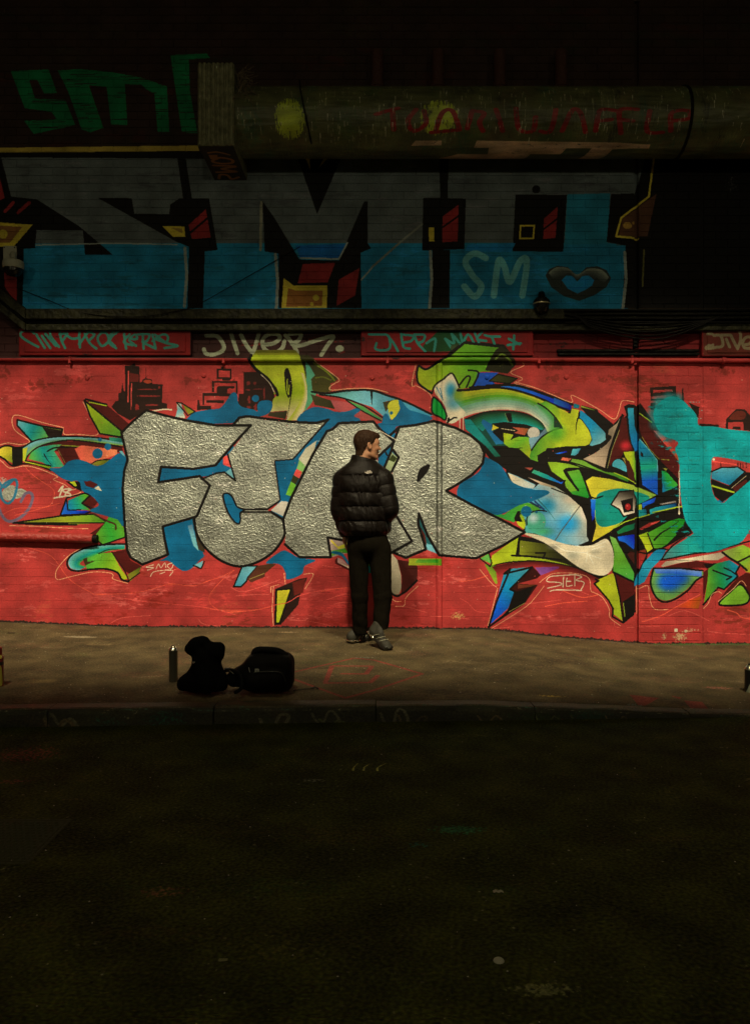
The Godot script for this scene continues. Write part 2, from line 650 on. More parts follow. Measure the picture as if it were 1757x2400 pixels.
func make_mural() -> StandardMaterial3D:
	var c := Canvas.new(SHEET_W, SHEET_H, MARGIN, true)
	paint_mural(c)
	var fine := FastNoiseLite.new()
	fine.seed = 2
	fine.frequency = 0.09
	fine.fractal_octaves = 4
	var hgt := fine.get_image(SHEET_W, SHEET_H, false, false, false)
	hgt.adjust_bcs(0.5, 0.16, 1.0)
	hgt.convert(Image.FORMAT_RGBA8)
	var lump := FastNoiseLite.new()
	lump.seed = 9
	lump.noise_type = FastNoiseLite.TYPE_SIMPLEX_SMOOTH
	lump.frequency = 0.32
	lump.fractal_octaves = 3
	lump.fractal_gain = 0.65
	lump.domain_warp_enabled = true
	lump.domain_warp_amplitude = 8.0
	var crumb := lump.get_image(SHEET_W, SHEET_H, false, false, false).get_data()
	var flake := FastNoiseLite.new()
	flake.seed = 12
	flake.noise_type = FastNoiseLite.TYPE_SIMPLEX_SMOOTH
	flake.fractal_type = FastNoiseLite.FRACTAL_RIDGED
	flake.fractal_octaves = 3
	flake.frequency = 0.075
	flake.domain_warp_enabled = true
	flake.domain_warp_amplitude = 14.0
	var ridges := flake.get_image(SHEET_W, SHEET_H, false, false, false).get_data()
	for i in SHEET_W * SHEET_H:
		crumb[i] = int(crumb[i] * 0.55 + ridges[i] * ridges[i] * ridges[i] / 65025.0 * 0.45)
	var crust := Image.create_from_data(SHEET_W, SHEET_H, false, Image.FORMAT_L8, crumb)
	crust.convert(Image.FORMAT_RGBA8)
	hgt.blit_rect_mask(crust, c.mask, Rect2i(0, 0, SHEET_W, SHEET_H), Vector2i.ZERO)
	hgt.convert(Image.FORMAT_L8)
	hgt.bump_map_to_normal_map(2.5)
	c.wear(0.22)
	var m := StandardMaterial3D.new()
	m.albedo_texture = ImageTexture.create_from_image(c.img)
	var maps := ImageTexture.create_from_image(c.orm)
	m.metallic = 1.0
	m.metallic_texture = maps
	m.metallic_texture_channel = BaseMaterial3D.TEXTURE_CHANNEL_BLUE
	m.roughness = 1.0
	m.roughness_texture = maps
	m.roughness_texture_channel = BaseMaterial3D.TEXTURE_CHANNEL_GREEN
	m.normal_enabled = true
	m.normal_texture = ImageTexture.create_from_image(hgt)
	m.normal_scale = 1.0
	m.metallic_specular = 0.3
	return m

func brick(st: SurfaceTool, a: Vector2, b: Vector2, back: float, edge: float) -> void:   # a, b: corners in metres on the wall
	var z: Array[float] = []
	var lift := rng.randf_range(-0.0006, 0.0008)
	for k in 4:
		z.append(lift + rng.randf_range(-0.0005, 0.0005))
	var e := edge
	var f: Array[Vector3] = [Vector3(a.x + e, a.y + e, z[0]), Vector3(b.x - e, a.y + e, z[1]), Vector3(b.x - e, b.y - e, z[2]), Vector3(a.x + e, b.y - e, z[3])]
	var r: Array[Vector3] = [Vector3(a.x, a.y, back), Vector3(b.x, a.y, back), Vector3(b.x, b.y, back), Vector3(a.x, b.y, back)]
	quad(st, f[0], f[1], f[2], f[3], Vector3.BACK)
	for k in 4:
		var j := (k + 1) % 4
		quad(st, f[k], f[j], r[j], r[k], (f[k] + f[j]) * 0.5 - (f[0] + f[2]) * 0.5 + Vector3(0, 0, 0.001))

func build_wall() -> void:
	uvf = wall_uv
	var w := thing("brick_wall", "tall painted brick tunnel wall covered in layers of graffiti behind the standing man", "wall")
	var core := begin()
	for s: Array in [[-145.0, 1486.0, -0.006], [1486.0, 1496.0, -0.04], [1496.0, 1903.0, -0.006]]:
		hull(core, Vector3(wx(s[0]), wy(1533), -0.45), Vector3(wx(s[1]), wy(2), s[2]))
	obj("core", core, mural, w)
	var coat := begin()
	for s: Array in [[-145.0, 1485.5, -0.0014], [1496.5, 1643.0, -0.0034], [1646.5, 1903.0, -0.0014]]:
		quad(coat, Vector3(wx(s[0]), wy(1533), s[2]), Vector3(wx(s[1]), wy(1533), s[2]), Vector3(wx(s[1]), wy(848), s[2]), Vector3(wx(s[0]), wy(848), s[2]), Vector3.BACK)
	obj("paint_coat", coat, mural, w)
	var rest := begin()
	rng.seed = 77
	var row_h := 18.8
	var count := 0
	var v := 1540.0
	var row := 0
	while v > 8.0:
		var low := v > 855.0
		for s: Array in [[-145.0, 1485.0], [1497.0, 1643.0], [1646.0, 1903.0]]:
			var pier: bool = s[0] == 1497.0
			var u: float = s[0] - (28.0 if row % 2 == 0 else 0.0) - (40.0 if s[0] < 0.0 else 0.0)
			while u < s[1]:
				var u0 := maxf(u, s[0])
				var u1 := minf(u + 56.5, s[1])
				if u1 - u0 > 8.0:
					var gap := 0.6 if low and not pier else 1.2
					var single: bool = (pier and v < 1520.0 and v > 850.0) or (not low and v > 590.0 and v < 722.0 and u0 > 860.0 and u1 < 1470.0) or (low and not pier and v > 1412.0 and v < 1470.0 and u0 > -60.0 and u1 < 1400.0)
					var a := Vector2(wx(u0 + gap), wy(v - gap * 0.6))
					var b := Vector2(wx(u1 - gap), wy(v - row_h + gap * 0.6))
					if single and count < 298:
						count += 1
						var one := begin()
						brick(one, a, b, -0.0058, 0.0022)
						obj("brick", one, mural, w)
					else:
						brick(rest, a, b, -0.0058, 0.0015 if low else 0.0022)
				u += 56.5
		v -= row_h
		row += 1
	var others := obj("brick", rest, mural, w)
	others.set_meta("kind", "stuff")
	# stretches of the same wall outside the picture, ends of the tunnel
	var plain := bumpy(blotch(mat(Color.WHITE, 0.75), Color(0.22, 0.05, 0.045), Color(0.30, 0.07, 0.06), 0.02, 0.4), rough_n, 0.4, 0.5)
	var side := begin()
	for s: float in [-1.0, 1.0]:
		hull(side, Vector3(minf(s * 3.87, s * 18.0), -0.3, -0.45), Vector3(maxf(s * 3.87, s * 18.0), 6.0, -0.002))
	obj("plain_stretch", side, plain, w)
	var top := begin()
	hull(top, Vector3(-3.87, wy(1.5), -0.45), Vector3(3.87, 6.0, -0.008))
	obj("plain_top", top, bumpy(mat(Color(0.033, 0.019, 0.014), 0.85), rough_n, 0.4, 0.5), w)  # darkness of the unlit wall top put into its base colour
	# an old pipe painted over with the wall, and lumps of fixings
	var pipe := begin()
	tube(pipe, [Vector3(wx(1029), wy(1476), -0.006), Vector3(wx(1029), wy(1200), -0.006), Vector3(wx(1029), wy(852), -0.006)], 0.030, 14)
	obj("painted_pipe", pipe, mural, w)
	for p: Vector2 in [Vector2(872, 886), Vector2(205, 886), Vector2(478, 880), Vector2(1326, 884), Vector2(1140, 884)]:
		var k := begin()
		lathe(k, [[0.022, 0.0], [0.021, 0.006], [0.016, 0.012], [0.0, 0.015]], Vector3(wx(p.x), wy(p.y), -0.001), Vector3.BACK, 10)
		obj("bolt", k, mural, w)

func build_ground() -> void:
	# road, laid as one sheet that goes on out of the tunnel
	var c := Canvas.new(SHEET_W, 1024, MARGIN, false)
	c.img.fill(Color(0.048, 0.052, 0.008).linear_to_srgb())
	rng.seed = 31
	for i in 150:
		var k := [Color(0.080, 0.080, 0.014), Color(0.022, 0.025, 0.006), Color(0.070, 0.058, 0.012), Color(0.032, 0.052, 0.010)][i % 4] as Color
		c.scuff(k.linear_to_srgb(), rng.randf_range(-140, 1900), rng.randf_range(0, 1020), rng.randf_range(30, 160), rng.randf_range(12, 60), rng.randf_range(-0.1, 0.3), Vector2(0.5, 0.9))
	for i in 190:
		var k := [Color(0.13, 0.13, 0.05), Color(0.14, 0.10, 0.03), Color(0.20, 0.19, 0.11)][i % 3] as Color
		c.scuff(k.linear_to_srgb(), rng.randf_range(-140, 1900), rng.randf_range(0, 1020), rng.randf_range(6, 40), rng.randf_range(2, 7), rng.randf_range(-0.3, 0.1))
	c.scuff(Color(0.04, 0.20, 0.09).linear_to_srgb(), 962, 436, 34, 14, 0.5)
	c.scuff(Color(0.03, 0.14, 0.12).linear_to_srgb(), 920, 470, 20, 10, 0.2)
	c.scuff(Color(0.24, 0.05, 0.04).linear_to_srgb(), 420, 200, 70, 50, 0.2)
	c.scuff(Color(0.20, 0.05, 0.04).linear_to_srgb(), 452, 300, 40, 16, 0.1)
	c.scuff(Color(0.20, 0.08, 0.05).linear_to_srgb(), 700, 560, 40, 14, 0.1)
	c.scuff(Color(0.22, 0.22, 0.10).linear_to_srgb(), 990, 690, 36, 12, 0.3)
	c.scuff(Color(0.26, 0.25, 0.20).linear_to_srgb(), 804, 296, 24, 9, 0.2)
	for s: Array in [[-0.087, -0.016], [-0.038, -0.006], [0.026, 0.014]]:
		var u: float = s[0] * UNIT + 878.5
		var e: float = s[1] * UNIT
		c.C(Color(0.42, 0.42, 0.10).linear_to_srgb(), 3.2, [u - 4, 262, u - 3, 250, u + 4 + e * 0.6, 240 - absf(e)], true)
	for i in 2600:
		var k := [Color(0.20, 0.19, 0.12), Color(0.008, 0.008, 0.006), Color(0.10, 0.095, 0.05)][i % 3] as Color
		c.D(k.linear_to_srgb(), rng.randf_range(-140, 1900), rng.randf_range(0, 1020), rng.randf_range(0.5, 1.8), rng.randf_range(0.5, 1.2))
	c.wear(0.4, 1.3)
	var rm := StandardMaterial3D.new()
	rm.albedo_texture = ImageTexture.create_from_image(c.img)
	rm.roughness = 0.85
	rm.metallic_specular = 0.25
	rm.normal_enabled = true
	rm.normal_texture = relief(0.40, 3, 1024, 5.0)
	rm.normal_scale = 0.8
	var st := begin()
	uvf = road_uv
	for i in 24:
		var x0 := -60.0 + i * 5.0
		quad(st, Vector3(x0, 0, -0.4), Vector3(x0 + 5.0, 0, -0.4), Vector3(x0 + 5.0, 0, 9.8), Vector3(x0, 0, 9.8), Vector3.UP)
	var road := obj("road", st, rm)
	struct(road)
	var far := begin()
	quad(far, Vector3(-300, -0.01, -300), Vector3(300, -0.01, -300), Vector3(300, -0.01, 300), Vector3(-300, -0.01, 300), Vector3.UP)
	struct(obj("ground", far, mat(Color(0.06, 0.058, 0.05), 0.9)))
	# iron cover set in the road
	uvf = box_uv
	var iron := bumpy(mat(Color(0.040, 0.042, 0.010), 0.85), rough_n, 2.0, 0.5)
	var mh := thing("manhole_cover", "dark iron manhole cover with rows of raised studs in the road", "manhole cover")
	st = begin()
	for b: Array in [[-1.98, 3.752, -1.18, 3.765], [-1.98, 4.115, -1.18, 4.128], [-1.193, 3.765, -1.18, 4.115], [-1.98, 3.765, -1.967, 4.115]]:
		hull(st, Vector3(b[0], -0.03, b[1]), Vector3(b[2], 0.0025, b[3]), 0.001)
	obj("frame", st, iron, mh)
	st = begin()
	hull(st, Vector3(-1.962, -0.03, 3.769), Vector3(-1.197, 0.0015, 4.108), 0.001)
	obj("plate", st, iron, mh)
	st = begin()
	for i in 31:
		for j in 14:
			lathe(st, [[0.0085, 0.0], [0.006, 0.005], [0.0, 0.0055]], Vector3(-1.93 + i * 0.0235 + (j % 2) * 0.0117, 0.0017, 3.79 + j * 0.0232), Vector3.UP, 6)
	obj("stud", st, iron, mh).set_meta("kind", "stuff")
	# pavement
	var p := Canvas.new(SHEET_W, 690, MARGIN, false)
	p.img.fill(Color(0.090, 0.068, 0.034).linear_to_srgb())
	for i in 130:
		var k := [Color(0.140, 0.104, 0.060), Color(0.052, 0.037, 0.021), Color(0.125, 0.070, 0.040), Color(0.088, 0.080, 0.032)][i % 4] as Color
		p.scuff(k.linear_to_srgb(), rng.randf_range(-140, 1900), rng.randf_range(0, 690), rng.randf_range(30, 150), rng.randf_range(12, 60), rng.randf_range(-0.1, 0.3), Vector2(0.4, 0.8))
	for i in 300:
		var k := [Color(0.30, 0.25, 0.17), Color(0.22, 0.16, 0.09), Color(0.20, 0.18, 0.06), Color(0.26, 0.12, 0.09), Color(0.035, 0.026, 0.016)][i % 5] as Color
		p.scuff(k.linear_to_srgb(), rng.randf_range(-140, 1900), rng.randf_range(10, 680), rng.randf_range(8, 50), rng.randf_range(3, 12), rng.randf_range(-0.35, 0.0))
	for i in 130:
		var u := rng.randf_range(-140, 1900)
		var v := rng.randf_range(20, 670)
		p.C([Color(0.22, 0.18, 0.12), Color(0.04, 0.03, 0.022)][i % 2].linear_to_srgb(), rng.randf_range(0.8, 2.0), [u, v, u + rng.randf_range(10, 40), v + rng.randf_range(-12, 12), u + rng.randf_range(40, 110), v + rng.randf_range(-30, 30)], true)
	var pk := func(x: float, z: float) -> Array: return [x * UNIT + 878.5, z * UNIT]
	var red := Color(0.20, 0.045, 0.034).linear_to_srgb()
	var line := func(w: float, a: Array) -> void:
		var q := []
		for i in range(0, a.size(), 2):
			q.append_array(pk.call(a[i], a[i + 1]))
		p.L(red, w, q)
	line.call(7.0, [-0.62, 1.66, -0.149, 1.145, -0.005, 1.213, 0.317, 1.606, -0.004, 2.022, -0.175, 2.2, -0.62, 1.66])
	line.call(9.0, [-0.318, 1.863, -0.30, 1.40, -0.02, 1.40, -0.06, 1.62, -0.22, 1.62])
	line.call(9.0, [-0.318, 1.863, -0.03, 1.84, 0.02, 1.66])
	for a: Array in [[1.607, 1.908, 1.78, 1.947, 1.621, 2.154, 1.58, 2.154], [1.884, 1.863, 1.943, 1.896, 1.908, 1.947], [1.927, 1.972, 2.032, 1.991, 1.984, 2.228, 1.883, 2.211]]:
		var q := []
		for i in range(0, a.size(), 2):
			q.append_array(pk.call(a[i], a[i + 1]))
		p.P(red, q)
	p.scuff(Color(0.40, 0.12, 0.10).linear_to_srgb(), 1490, 424, 40, 16, 0.2)
	p.scuff(Color(0.42, 0.30, 0.06).linear_to_srgb(), 1164, 545, 36, 8, 0.3)
	p.scuff(Color(0.10, 0.26, 0.28).linear_to_srgb(), 1215, 655, 20, 22, 0.2)
	p.scuff(Color(0.12, 0.24, 0.24).linear_to_srgb(), 1290, 570, 20, 14, 0.1)
	p.scuff(Color(0.16, 0.22, 0.22).linear_to_srgb(), 860, 300, 40, 8, 0.1)
	p.P(Color(0.20, 0.16, 0.10).linear_to_srgb(), [198, 118, 274, 118, 268, 132, 205, 130])
	p.scuff(Color(0.26, 0.22, 0.15).linear_to_srgb(), 236, 122, 50, 16, 0.4)
	p.P(Color(0.15, 0.11, 0.055).linear_to_srgb(), [280, 186, 330, 186, 326, 202, 276, 200])
	p.P(Color(0.14, 0.10, 0.045).linear_to_srgb(), [290, 478, 336, 478, 334, 500, 286, 500])
	p.scuff(Color(0.30, 0.22, 0.13).linear_to_srgb(), 676, 47, 34, 8, 0.6)
	p.scuff(Color(0.12, 0.10, 0.03).linear_to_srgb(), 600, 640, 160, 30, 0.2)
	for i in 700:
		var k := [Color(0.42, 0.38, 0.30), Color(0.06, 0.05, 0.04), Color(0.22, 0.18, 0.12)][i % 3] as Color
		p.D(k.linear_to_srgb(), rng.randf_range(-140, 1900), rng.randf_range(0, 690), rng.randf_range(0.5, 1.8), rng.randf_range(0.5, 1.4))
	p.wear(0.32, 0.9)
	var pm := StandardMaterial3D.new()
	pm.albedo_texture = ImageTexture.create_from_image(p.img)
	pm.roughness = 0.8
	pm.metallic_specular = 0.3
	pm.normal_enabled = true
	pm.normal_texture = relief(0.22, 4, 1024, 4.0)
	pm.normal_scale = 0.7
	uvf = flat_uv
	st = begin()
	var nx := 150
	var nz := 20
	for i in nx:
		for j in nz:
			var q: Array[Vector3] = []
			for e: Vector2i in [Vector2i(i, j), Vector2i(i + 1, j), Vector2i(i + 1, j + 1), Vector2i(i, j + 1)]:
				var x := -18.0 + 36.0 * e.x / nx
				var z := -0.03 + (kerb_z(x) - 0.13 + 0.03) * e.y / nz
				q.append(Vector3(x, pave_y(x, z), z))
			quad(st, q[0], q[1], q[2], q[3], Vector3.UP)
	struct(obj("pavement", st, pm))
	# kerb of separate stones
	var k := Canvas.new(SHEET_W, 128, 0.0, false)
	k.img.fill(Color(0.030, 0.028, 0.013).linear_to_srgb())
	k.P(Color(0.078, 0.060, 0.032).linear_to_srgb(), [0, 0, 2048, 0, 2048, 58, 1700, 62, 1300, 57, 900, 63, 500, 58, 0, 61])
	for i in 120:
		var col := [Color(0.036, 0.036, 0.015), Color(0.010, 0.010, 0.006), Color(0.055, 0.05, 0.026), Color(0.012, 0.04, 0.022), Color(0.04, 0.026, 0.012), Color(0.022, 0.036, 0.010)][i % 6] as Color
		k.scuff(col.linear_to_srgb(), rng.randf_range(0, 2048), rng.randf_range(0, 128), rng.randf_range(14, 70), rng.randf_range(6, 40), rng.randf_range(-0.2, 0.4))
	k.scuff(Color(0.012, 0.12, 0.08).linear_to_srgb(), 760, 90, 44, 34, 0.05)
	k.scuff(Color(0.02, 0.10, 0.07).linear_to_srgb(), 690, 96, 40, 30, -0.05)
	k.scuff(Color(0.30, 0.04, 0.04).linear_to_srgb(), 1270, 100, 16, 20, 0.3)
	for i in 12:
		var u := rng.randf_range(380, 1420)
		k.C([Color(0.11, 0.08, 0.04), Color(0.09, 0.10, 0.04), Color(0.12, 0.11, 0.07)][i % 3].linear_to_srgb(), rng.randf_range(2, 5), [u, rng.randf_range(70, 90), u + 12, rng.randf_range(96, 122), u + 24, rng.randf_range(70, 96), u + 36, rng.randf_range(84, 122), u + 20, 116])
	for i in 150:
		k.scuff([Color(0.30, 0.28, 0.17), Color(0.16, 0.15, 0.08), Color(0.06, 0.20, 0.14)][i % 3].linear_to_srgb(), rng.randf_range(0, 2048), rng.randf_range(50, 72), rng.randf_range(5, 22), rng.randf_range(2, 7), 0.05)
	for i in 260:
		k.scuff([Color(0.26, 0.24, 0.14), Color(0.012, 0.012, 0.01), Color(0.12, 0.11, 0.05)][i % 3].linear_to_srgb(), rng.randf_range(0, 2048), rng.randf_range(40, 128), rng.randf_range(3, 12), rng.randf_range(2, 8), 0.0)
	k.wear(0.4, 0.9)
	var km := StandardMaterial3D.new()
	km.albedo_texture = ImageTexture.create_from_image(k.img)
	km.roughness = 0.6
	km.normal_enabled = true
	km.normal_texture = pm.normal_texture
	km.normal_scale = 0.6
	var kerb := Node3D.new()
	name_it(kerb, "kerb", self)
	struct(kerb)
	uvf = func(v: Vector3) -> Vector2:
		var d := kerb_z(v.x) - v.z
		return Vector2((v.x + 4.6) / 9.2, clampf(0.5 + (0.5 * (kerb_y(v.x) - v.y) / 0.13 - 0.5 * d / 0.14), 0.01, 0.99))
	rng.seed = 13
	for i in 10:
		st = begin()
		var a := -4.58 + i * 0.917 + 0.003
		var b := a + 0.911
		var dy := rng.randf_range(-0.002, 0.003)
		var dz := rng.randf_range(-0.004, 0.004)
		var prof := [[-0.128, -0.1], [-0.128, 0.0], [-0.03, 0.001], [-0.014, -0.004], [-0.004, -0.014], [0.0, -0.03], [0.006, -0.2]]
		for n in 8:
			var x0 := lerpf(a, b, n / 8.0)
			var x1 := lerpf(a, b, (n + 1) / 8.0)
			for s in prof.size() - 1:
				var e: Array[Vector3] = []
				for t: Array in [[x0, s], [x1, s], [x1, s + 1], [x0, s + 1]]:
					var x: float = t[0]
					var wob := 0.003 * sin(x * 17.0 + t[1] * 2.0)
					e.append(Vector3(x, kerb_y(x) + prof[t[1]][1] + dy + wob * 0.5, kerb_z(x) + prof[t[1]][0] + dz + wob))
				quad(st, e[0], e[1], e[2], e[3], Vector3(0, 1, 0.6) if s > 0 else Vector3(0, 0, -1))
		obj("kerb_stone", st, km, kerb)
	# crumbs and grit where wall and pavement meet
	uvf = box_uv
	st = begin()
	rng.seed = 8
	for i in 900:
		var x := rng.randf_range(-3.6, 3.6)
		var z := absf(rng.randfn(0.0, 0.035)) + 0.004
		var r := rng.randf_range(0.002, 0.009)
		var o := Vector3(x, pave_y(x, z) + r * 0.3, z)
		var q: Array[Vector3] = []
		for n in 4:
			q.append(o + Vector3(cos(n * 1.57 + x * 9.0) * r * rng.randf_range(0.6, 1.4), rng.randf_range(-0.3, 0.2) * r, sin(n * 1.57 + x * 9.0) * r))
		var top := o + Vector3(0, r * rng.randf_range(0.5, 1.0), 0)
		for n in 4:
			var nn := (q[n] + q[(n + 1) % 4]) * 0.5 - o + Vector3(0, r * 0.6, 0)
			nn = nn.normalized()
			tri(st, q[n], q[(n + 1) % 4], top, nn, nn, nn)
	var grit := obj("grit", st, mat(Color(0.09, 0.065, 0.05), 0.9))
	grit.set_meta("kind", "stuff")
	tag(grit, "dark crumbs and grit along the foot of the painted wall", "grit")
	st = begin()
	for i in 700:
		var x := [rng.randf_range(2.45, 2.9), rng.randf_range(2.95, 3.5)][i % 2] as float
		var z := absf(rng.randfn(0.0, 0.02)) + 0.003
		var o := Vector3(x, pave_y(x, z) - 0.002, z)
		var d := Vector3(rng.randf_range(-0.01, 0.01), rng.randf_range(0.006, 0.022), rng.randf_range(0.0, 0.012))
		var e := Vector3(0.003, 0, 0)
		var nn := Vector3(0, 0.4, 0.9)
		tri(st, o - e, o + e, o + d, nn, nn, nn)
	var moss := obj("moss", st, mat(Color(0.05, 0.09, 0.02), 0.9))
	moss.set_meta("kind", "stuff")
	tag(moss, "thin green moss in the gap at the foot of the brick pier", "moss")

func build_tunnel() -> void:
	uvf = box_uv
	var dark := bumpy(blotch(mat(Color.WHITE, 0.85), Color(0.05, 0.045, 0.04), Color(0.09, 0.08, 0.07), 0.03, 0.5), rough_n, 0.5, 0.5)
	var st := begin()
	var n := 18
	for i in n:
		for layer: float in [0.0, 0.4]:
			var q: Array[Vector3] = []
			for k in 2:
				var t := PI * (i + k) / n
				q.append(Vector3(0, 5.98 + sin(t) * (1.9 + layer), 4.72 - cos(t) * (4.74 + layer)))
			var mid := Vector3(0, 5.98, 4.72) - (q[0] + q[1]) * 0.5
			quad(st, Vector3(-18, q[0].y, q[0].z), Vector3(18, q[0].y, q[0].z), Vector3(18, q[1].y, q[1].z), Vector3(-18, q[1].y, q[1].z), mid if layer == 0.0 else -mid)
	struct(obj("tunnel_vault", st, dark))
	st = begin()
	hull(st, Vector3(-18, -0.3, 9.45), Vector3(18, 6.0, 9.85))
	struct(obj("far_wall", st, dark))
# ---------------------------------------------------------------- things fixed to the wall
# u, v: where the thing is seen in front of the wall from the camera's place; nearer things are that much smaller
func hung(u: float, v: float, z: float) -> Vector3:
	var k := (6.713 - maxf(z, 0.0)) / 6.713
	return Vector3(wx(u) * k, 1.2 + (wy(v) - 1.2) * k, z)

func slab(st: SurfaceTool, u0: float, v0: float, u1: float, v1: float, z0: float, z1: float, bev := 0.004) -> void:
	var lo := hung(u0, v1, z1)
	var hi := hung(u1, v0, z1)
	hull(st, Vector3(lo.x, lo.y, z0), Vector3(hi.x, hi.y, z1), bev)

func build_fixtures() -> void:
	var grime := bumpy(blotch(mat(Color.WHITE, 0.55, 0.0), Color(0.012, 0.012, 0.006), Color(0.034, 0.034, 0.015), 0.03, 1.2), rough_n, 1.0, 0.4)
	var black := bumpy(mat(Color(0.006, 0.0056, 0.005), 0.5), rough_n, 1.0, 0.3)
	black.metallic_specular = 0.2
	grime.metallic_specular = 0.3
	uvf = wall_uv
	# steel cable tray
	var tray := thing("cable_tray", "long grimy steel cable tray running under the blue part of the wall", "cable tray")
	var st := begin()
	slab(st, 60, 723, 1903, 747, -0.002, 0.10, 0.005)
	obj("upper_rail", st, grime, tray)
	st = begin()
	slab(st, 60, 747.5, 1903, 758.5, -0.002, 0.04)
	obj("web", st, black, tray)
	st = begin()
	slab(st, 60, 759, 1903, 774, -0.002, 0.09, 0.005)
	obj("lower_rail", st, grime, tray)
	# trunking that climbs away to the left
	var trunk := thing("sloping_trunking", "dark sloping metal trunking rising to the left from the end of the cable tray", "trunking")
	st = begin()
	for s: Array in [[0.0, 24.0, 0.10], [25.0, 33.0, 0.05], [34.0, 52.0, 0.09]]:
		var q: Array[Vector3] = []
		for e: Vector2 in [Vector2(59, 723 + s[0]), Vector2(59, 723 + s[1]), Vector2(-140, 563 + s[1]), Vector2(-140, 563 + s[0])]:
			q.append(hung(e.x, e.y, s[2]))
		quad(st, q[0], q[1], q[2], q[3], Vector3.BACK)
		for n in 4:
			var a := q[n]
			var b := q[(n + 1) % 4]
			quad(st, a, b, Vector3(b.x, b.y, -0.002), Vector3(a.x, a.y, -0.002), (a + b) * 0.5 - (q[0] + q[2]) * 0.5)
	obj("casing", st, grime, trunk)
	st = begin()
	tube(st, [hung(58, 752, 0.075), hung(10, 712, 0.075), hung(-140, 590, 0.075)], 0.009, 6)
	obj("cable", st, black, trunk)
	# cables on the tray's right-hand stretch
	for i in 4:
		st = begin()
		var v := 727.0 + i * 9.0
		tube(st, curve([hung(1322, v + 2, 0.112), hung(1450, v + rng.randf_range(-1, 2), 0.118), hung(1620, v + rng.randf_range(-2, 2), 0.116), hung(1903, v, 0.114)]), 0.011 - i * 0.001, 7)
		tag(obj("straight_cable", st, black), ["uppermost black cable lying along the right end of the tray", "second black cable from the top along the right end of the tray", "third black cable from the top along the right end of the tray", "lowest of the straight black cables along the right end of the tray"][i], "cable", "cables along the tray")
	for i in 5:
		st = begin()
		var sag := 14.0 + i * 9.0
		tube(st, curve([hung(1328 + i * 6, 738, 0.12), hung(1390, 740 + sag * 0.6, 0.125), hung(1480 + i * 8, 745 + sag, 0.125), hung(1590, 745 + sag * 0.75, 0.122), hung(1655 + i * 9, 752 - i * 3, 0.118)]), 0.007, 6)
		tag(obj("sagging_cable", st, black), ["sagging black cable hanging least below the tray", "second of the sagging black cables below the tray", "middle one of the five sagging black cables below the tray", "fourth sagging black cable, just above the lowest one", "sagging black cable hanging lowest below the tray"][i], "cable", "sagging cables")
	# three painted boxes below the tray
	for b: Array in [[45.0, 448.0, 776.0, 833.0, "long red box with green tag letters, at the left under the tray"], [846.0, 1249.0, 776.0, 834.0, "long red box with green tag and painted shape, right of the white tag"], [1644.0, 1903.0, 771.0, 835.0, "red box with cream tag letters at the right edge of the picture"]]:
		var box := thing("cable_box", b[4], "cable box", "painted boxes under the tray")
		st = begin()
		slab(st, b[0], b[2], b[1], b[3], -0.002, 0.060, 0.006)
		obj("body", st, mural, box)
		st = begin()
		slab(st, b[0] + 12, b[2] + 9, b[1] - 13, b[3] - 8, 0.0602, 0.068, 0.006)
		obj("lid", st, mural, box)
	# rusty conduit along the top of the mural
	var con := thing("conduit", "thin painted conduit pipe running along the top edge of the red mural", "pipe")
	st = begin()
	tube(st, [hung(-145, 841, 0.026), hung(600, 842, 0.026), hung(1200, 842, 0.026), hung(1903, 846, 0.026)], 0.0215, 12)
	obj("pipe", st, mural, con)
	st = begin()
	for p: Array in [[0.021, -0.045], [0.021, -0.044]]:
		pass
	lathe(st, [[0.0215, -0.05], [0.027, -0.02], [0.034, -0.016], [0.034, 0.014], [0.025, 0.018], [0.0215, 0.02]], hung(1693, 844.6, 0.026), Vector3.RIGHT, 14)
	obj("coupling", st, mural, con)
	for u: float in [160.0, 520.0, 905.0, 1260.0, 1478.0]:
		st = begin()
		slab(st, u, 833, u + 6, 851, -0.001, 0.050, 0.002)
		obj("clip", st, mural, con)
	for i in 2:
		st = begin()
		slab(st, 1305 + i * 2, 818 + i * 8.5, 1638, 824 + i * 8, -0.001, 0.032, 0.003)
		tag(obj("narrow_trunking", st, black), ["upper of two narrow black trunkings between the red boxes", "lower of two narrow black trunkings between the red boxes"][i], "trunking", "narrow black trunkings")
	st = begin()
	slab(st, 1484, 788, 1493, 816, -0.001, 0.02, 0.002)
	tag(obj("cable_strap", st, black), "short black upright strap above the two narrow trunkings", "strap")
	# red rail at the left
	var rail := thing("wall_rail", "stub of red painted rail standing out from the left of the wall", "rail")
	st = begin()
	tube(st, [hung(-145, 1254.5, 0.03), hung(60, 1258, 0.03), hung(219, 1262.5, 0.03)], 0.041, 14)
	obj("tube", st, bumpy(mat(Color(0.30, 0.022, 0.020), 0.6), rough_n, 1.0, 0.5), rail)
	st = begin()
	tube(st, [hung(219.4, 1262.6, 0.03), hung(229, 1262.8, 0.03)], 0.036, 14)
	obj("end_cap", st, black, rail)
	# two dome cameras
	var pale := bumpy(mat(Color(0.42, 0.42, 0.33), 0.5), rough_n, 1.0, 0.2)
	var cam := thing("dome_camera", "pale dome camera on a square wall plate at the left edge", "security camera")
	st = begin()
	slab(st, 8, 576, 39, 623, -0.001, 0.016, 0.003)
	obj("wall_plate", st, pale, cam)
	st = begin()
	tube(st, curve([hung(30, 600, 0.014), hung(31, 596, 0.07), hung(32, 597, 0.12), hung(32, 608, 0.15)]), 0.024, 12)
	obj("arm", st, pale, cam)
	st = begin()
	lathe(st, [[0.0, 0.035], [0.05, 0.033], [0.083, 0.02], [0.088, 0.0], [0.086, -0.035], [0.08, -0.045]], hung(32, 618, 0.15), Vector3.UP, 22)
	obj("housing", st, pale, cam)
	st = begin()
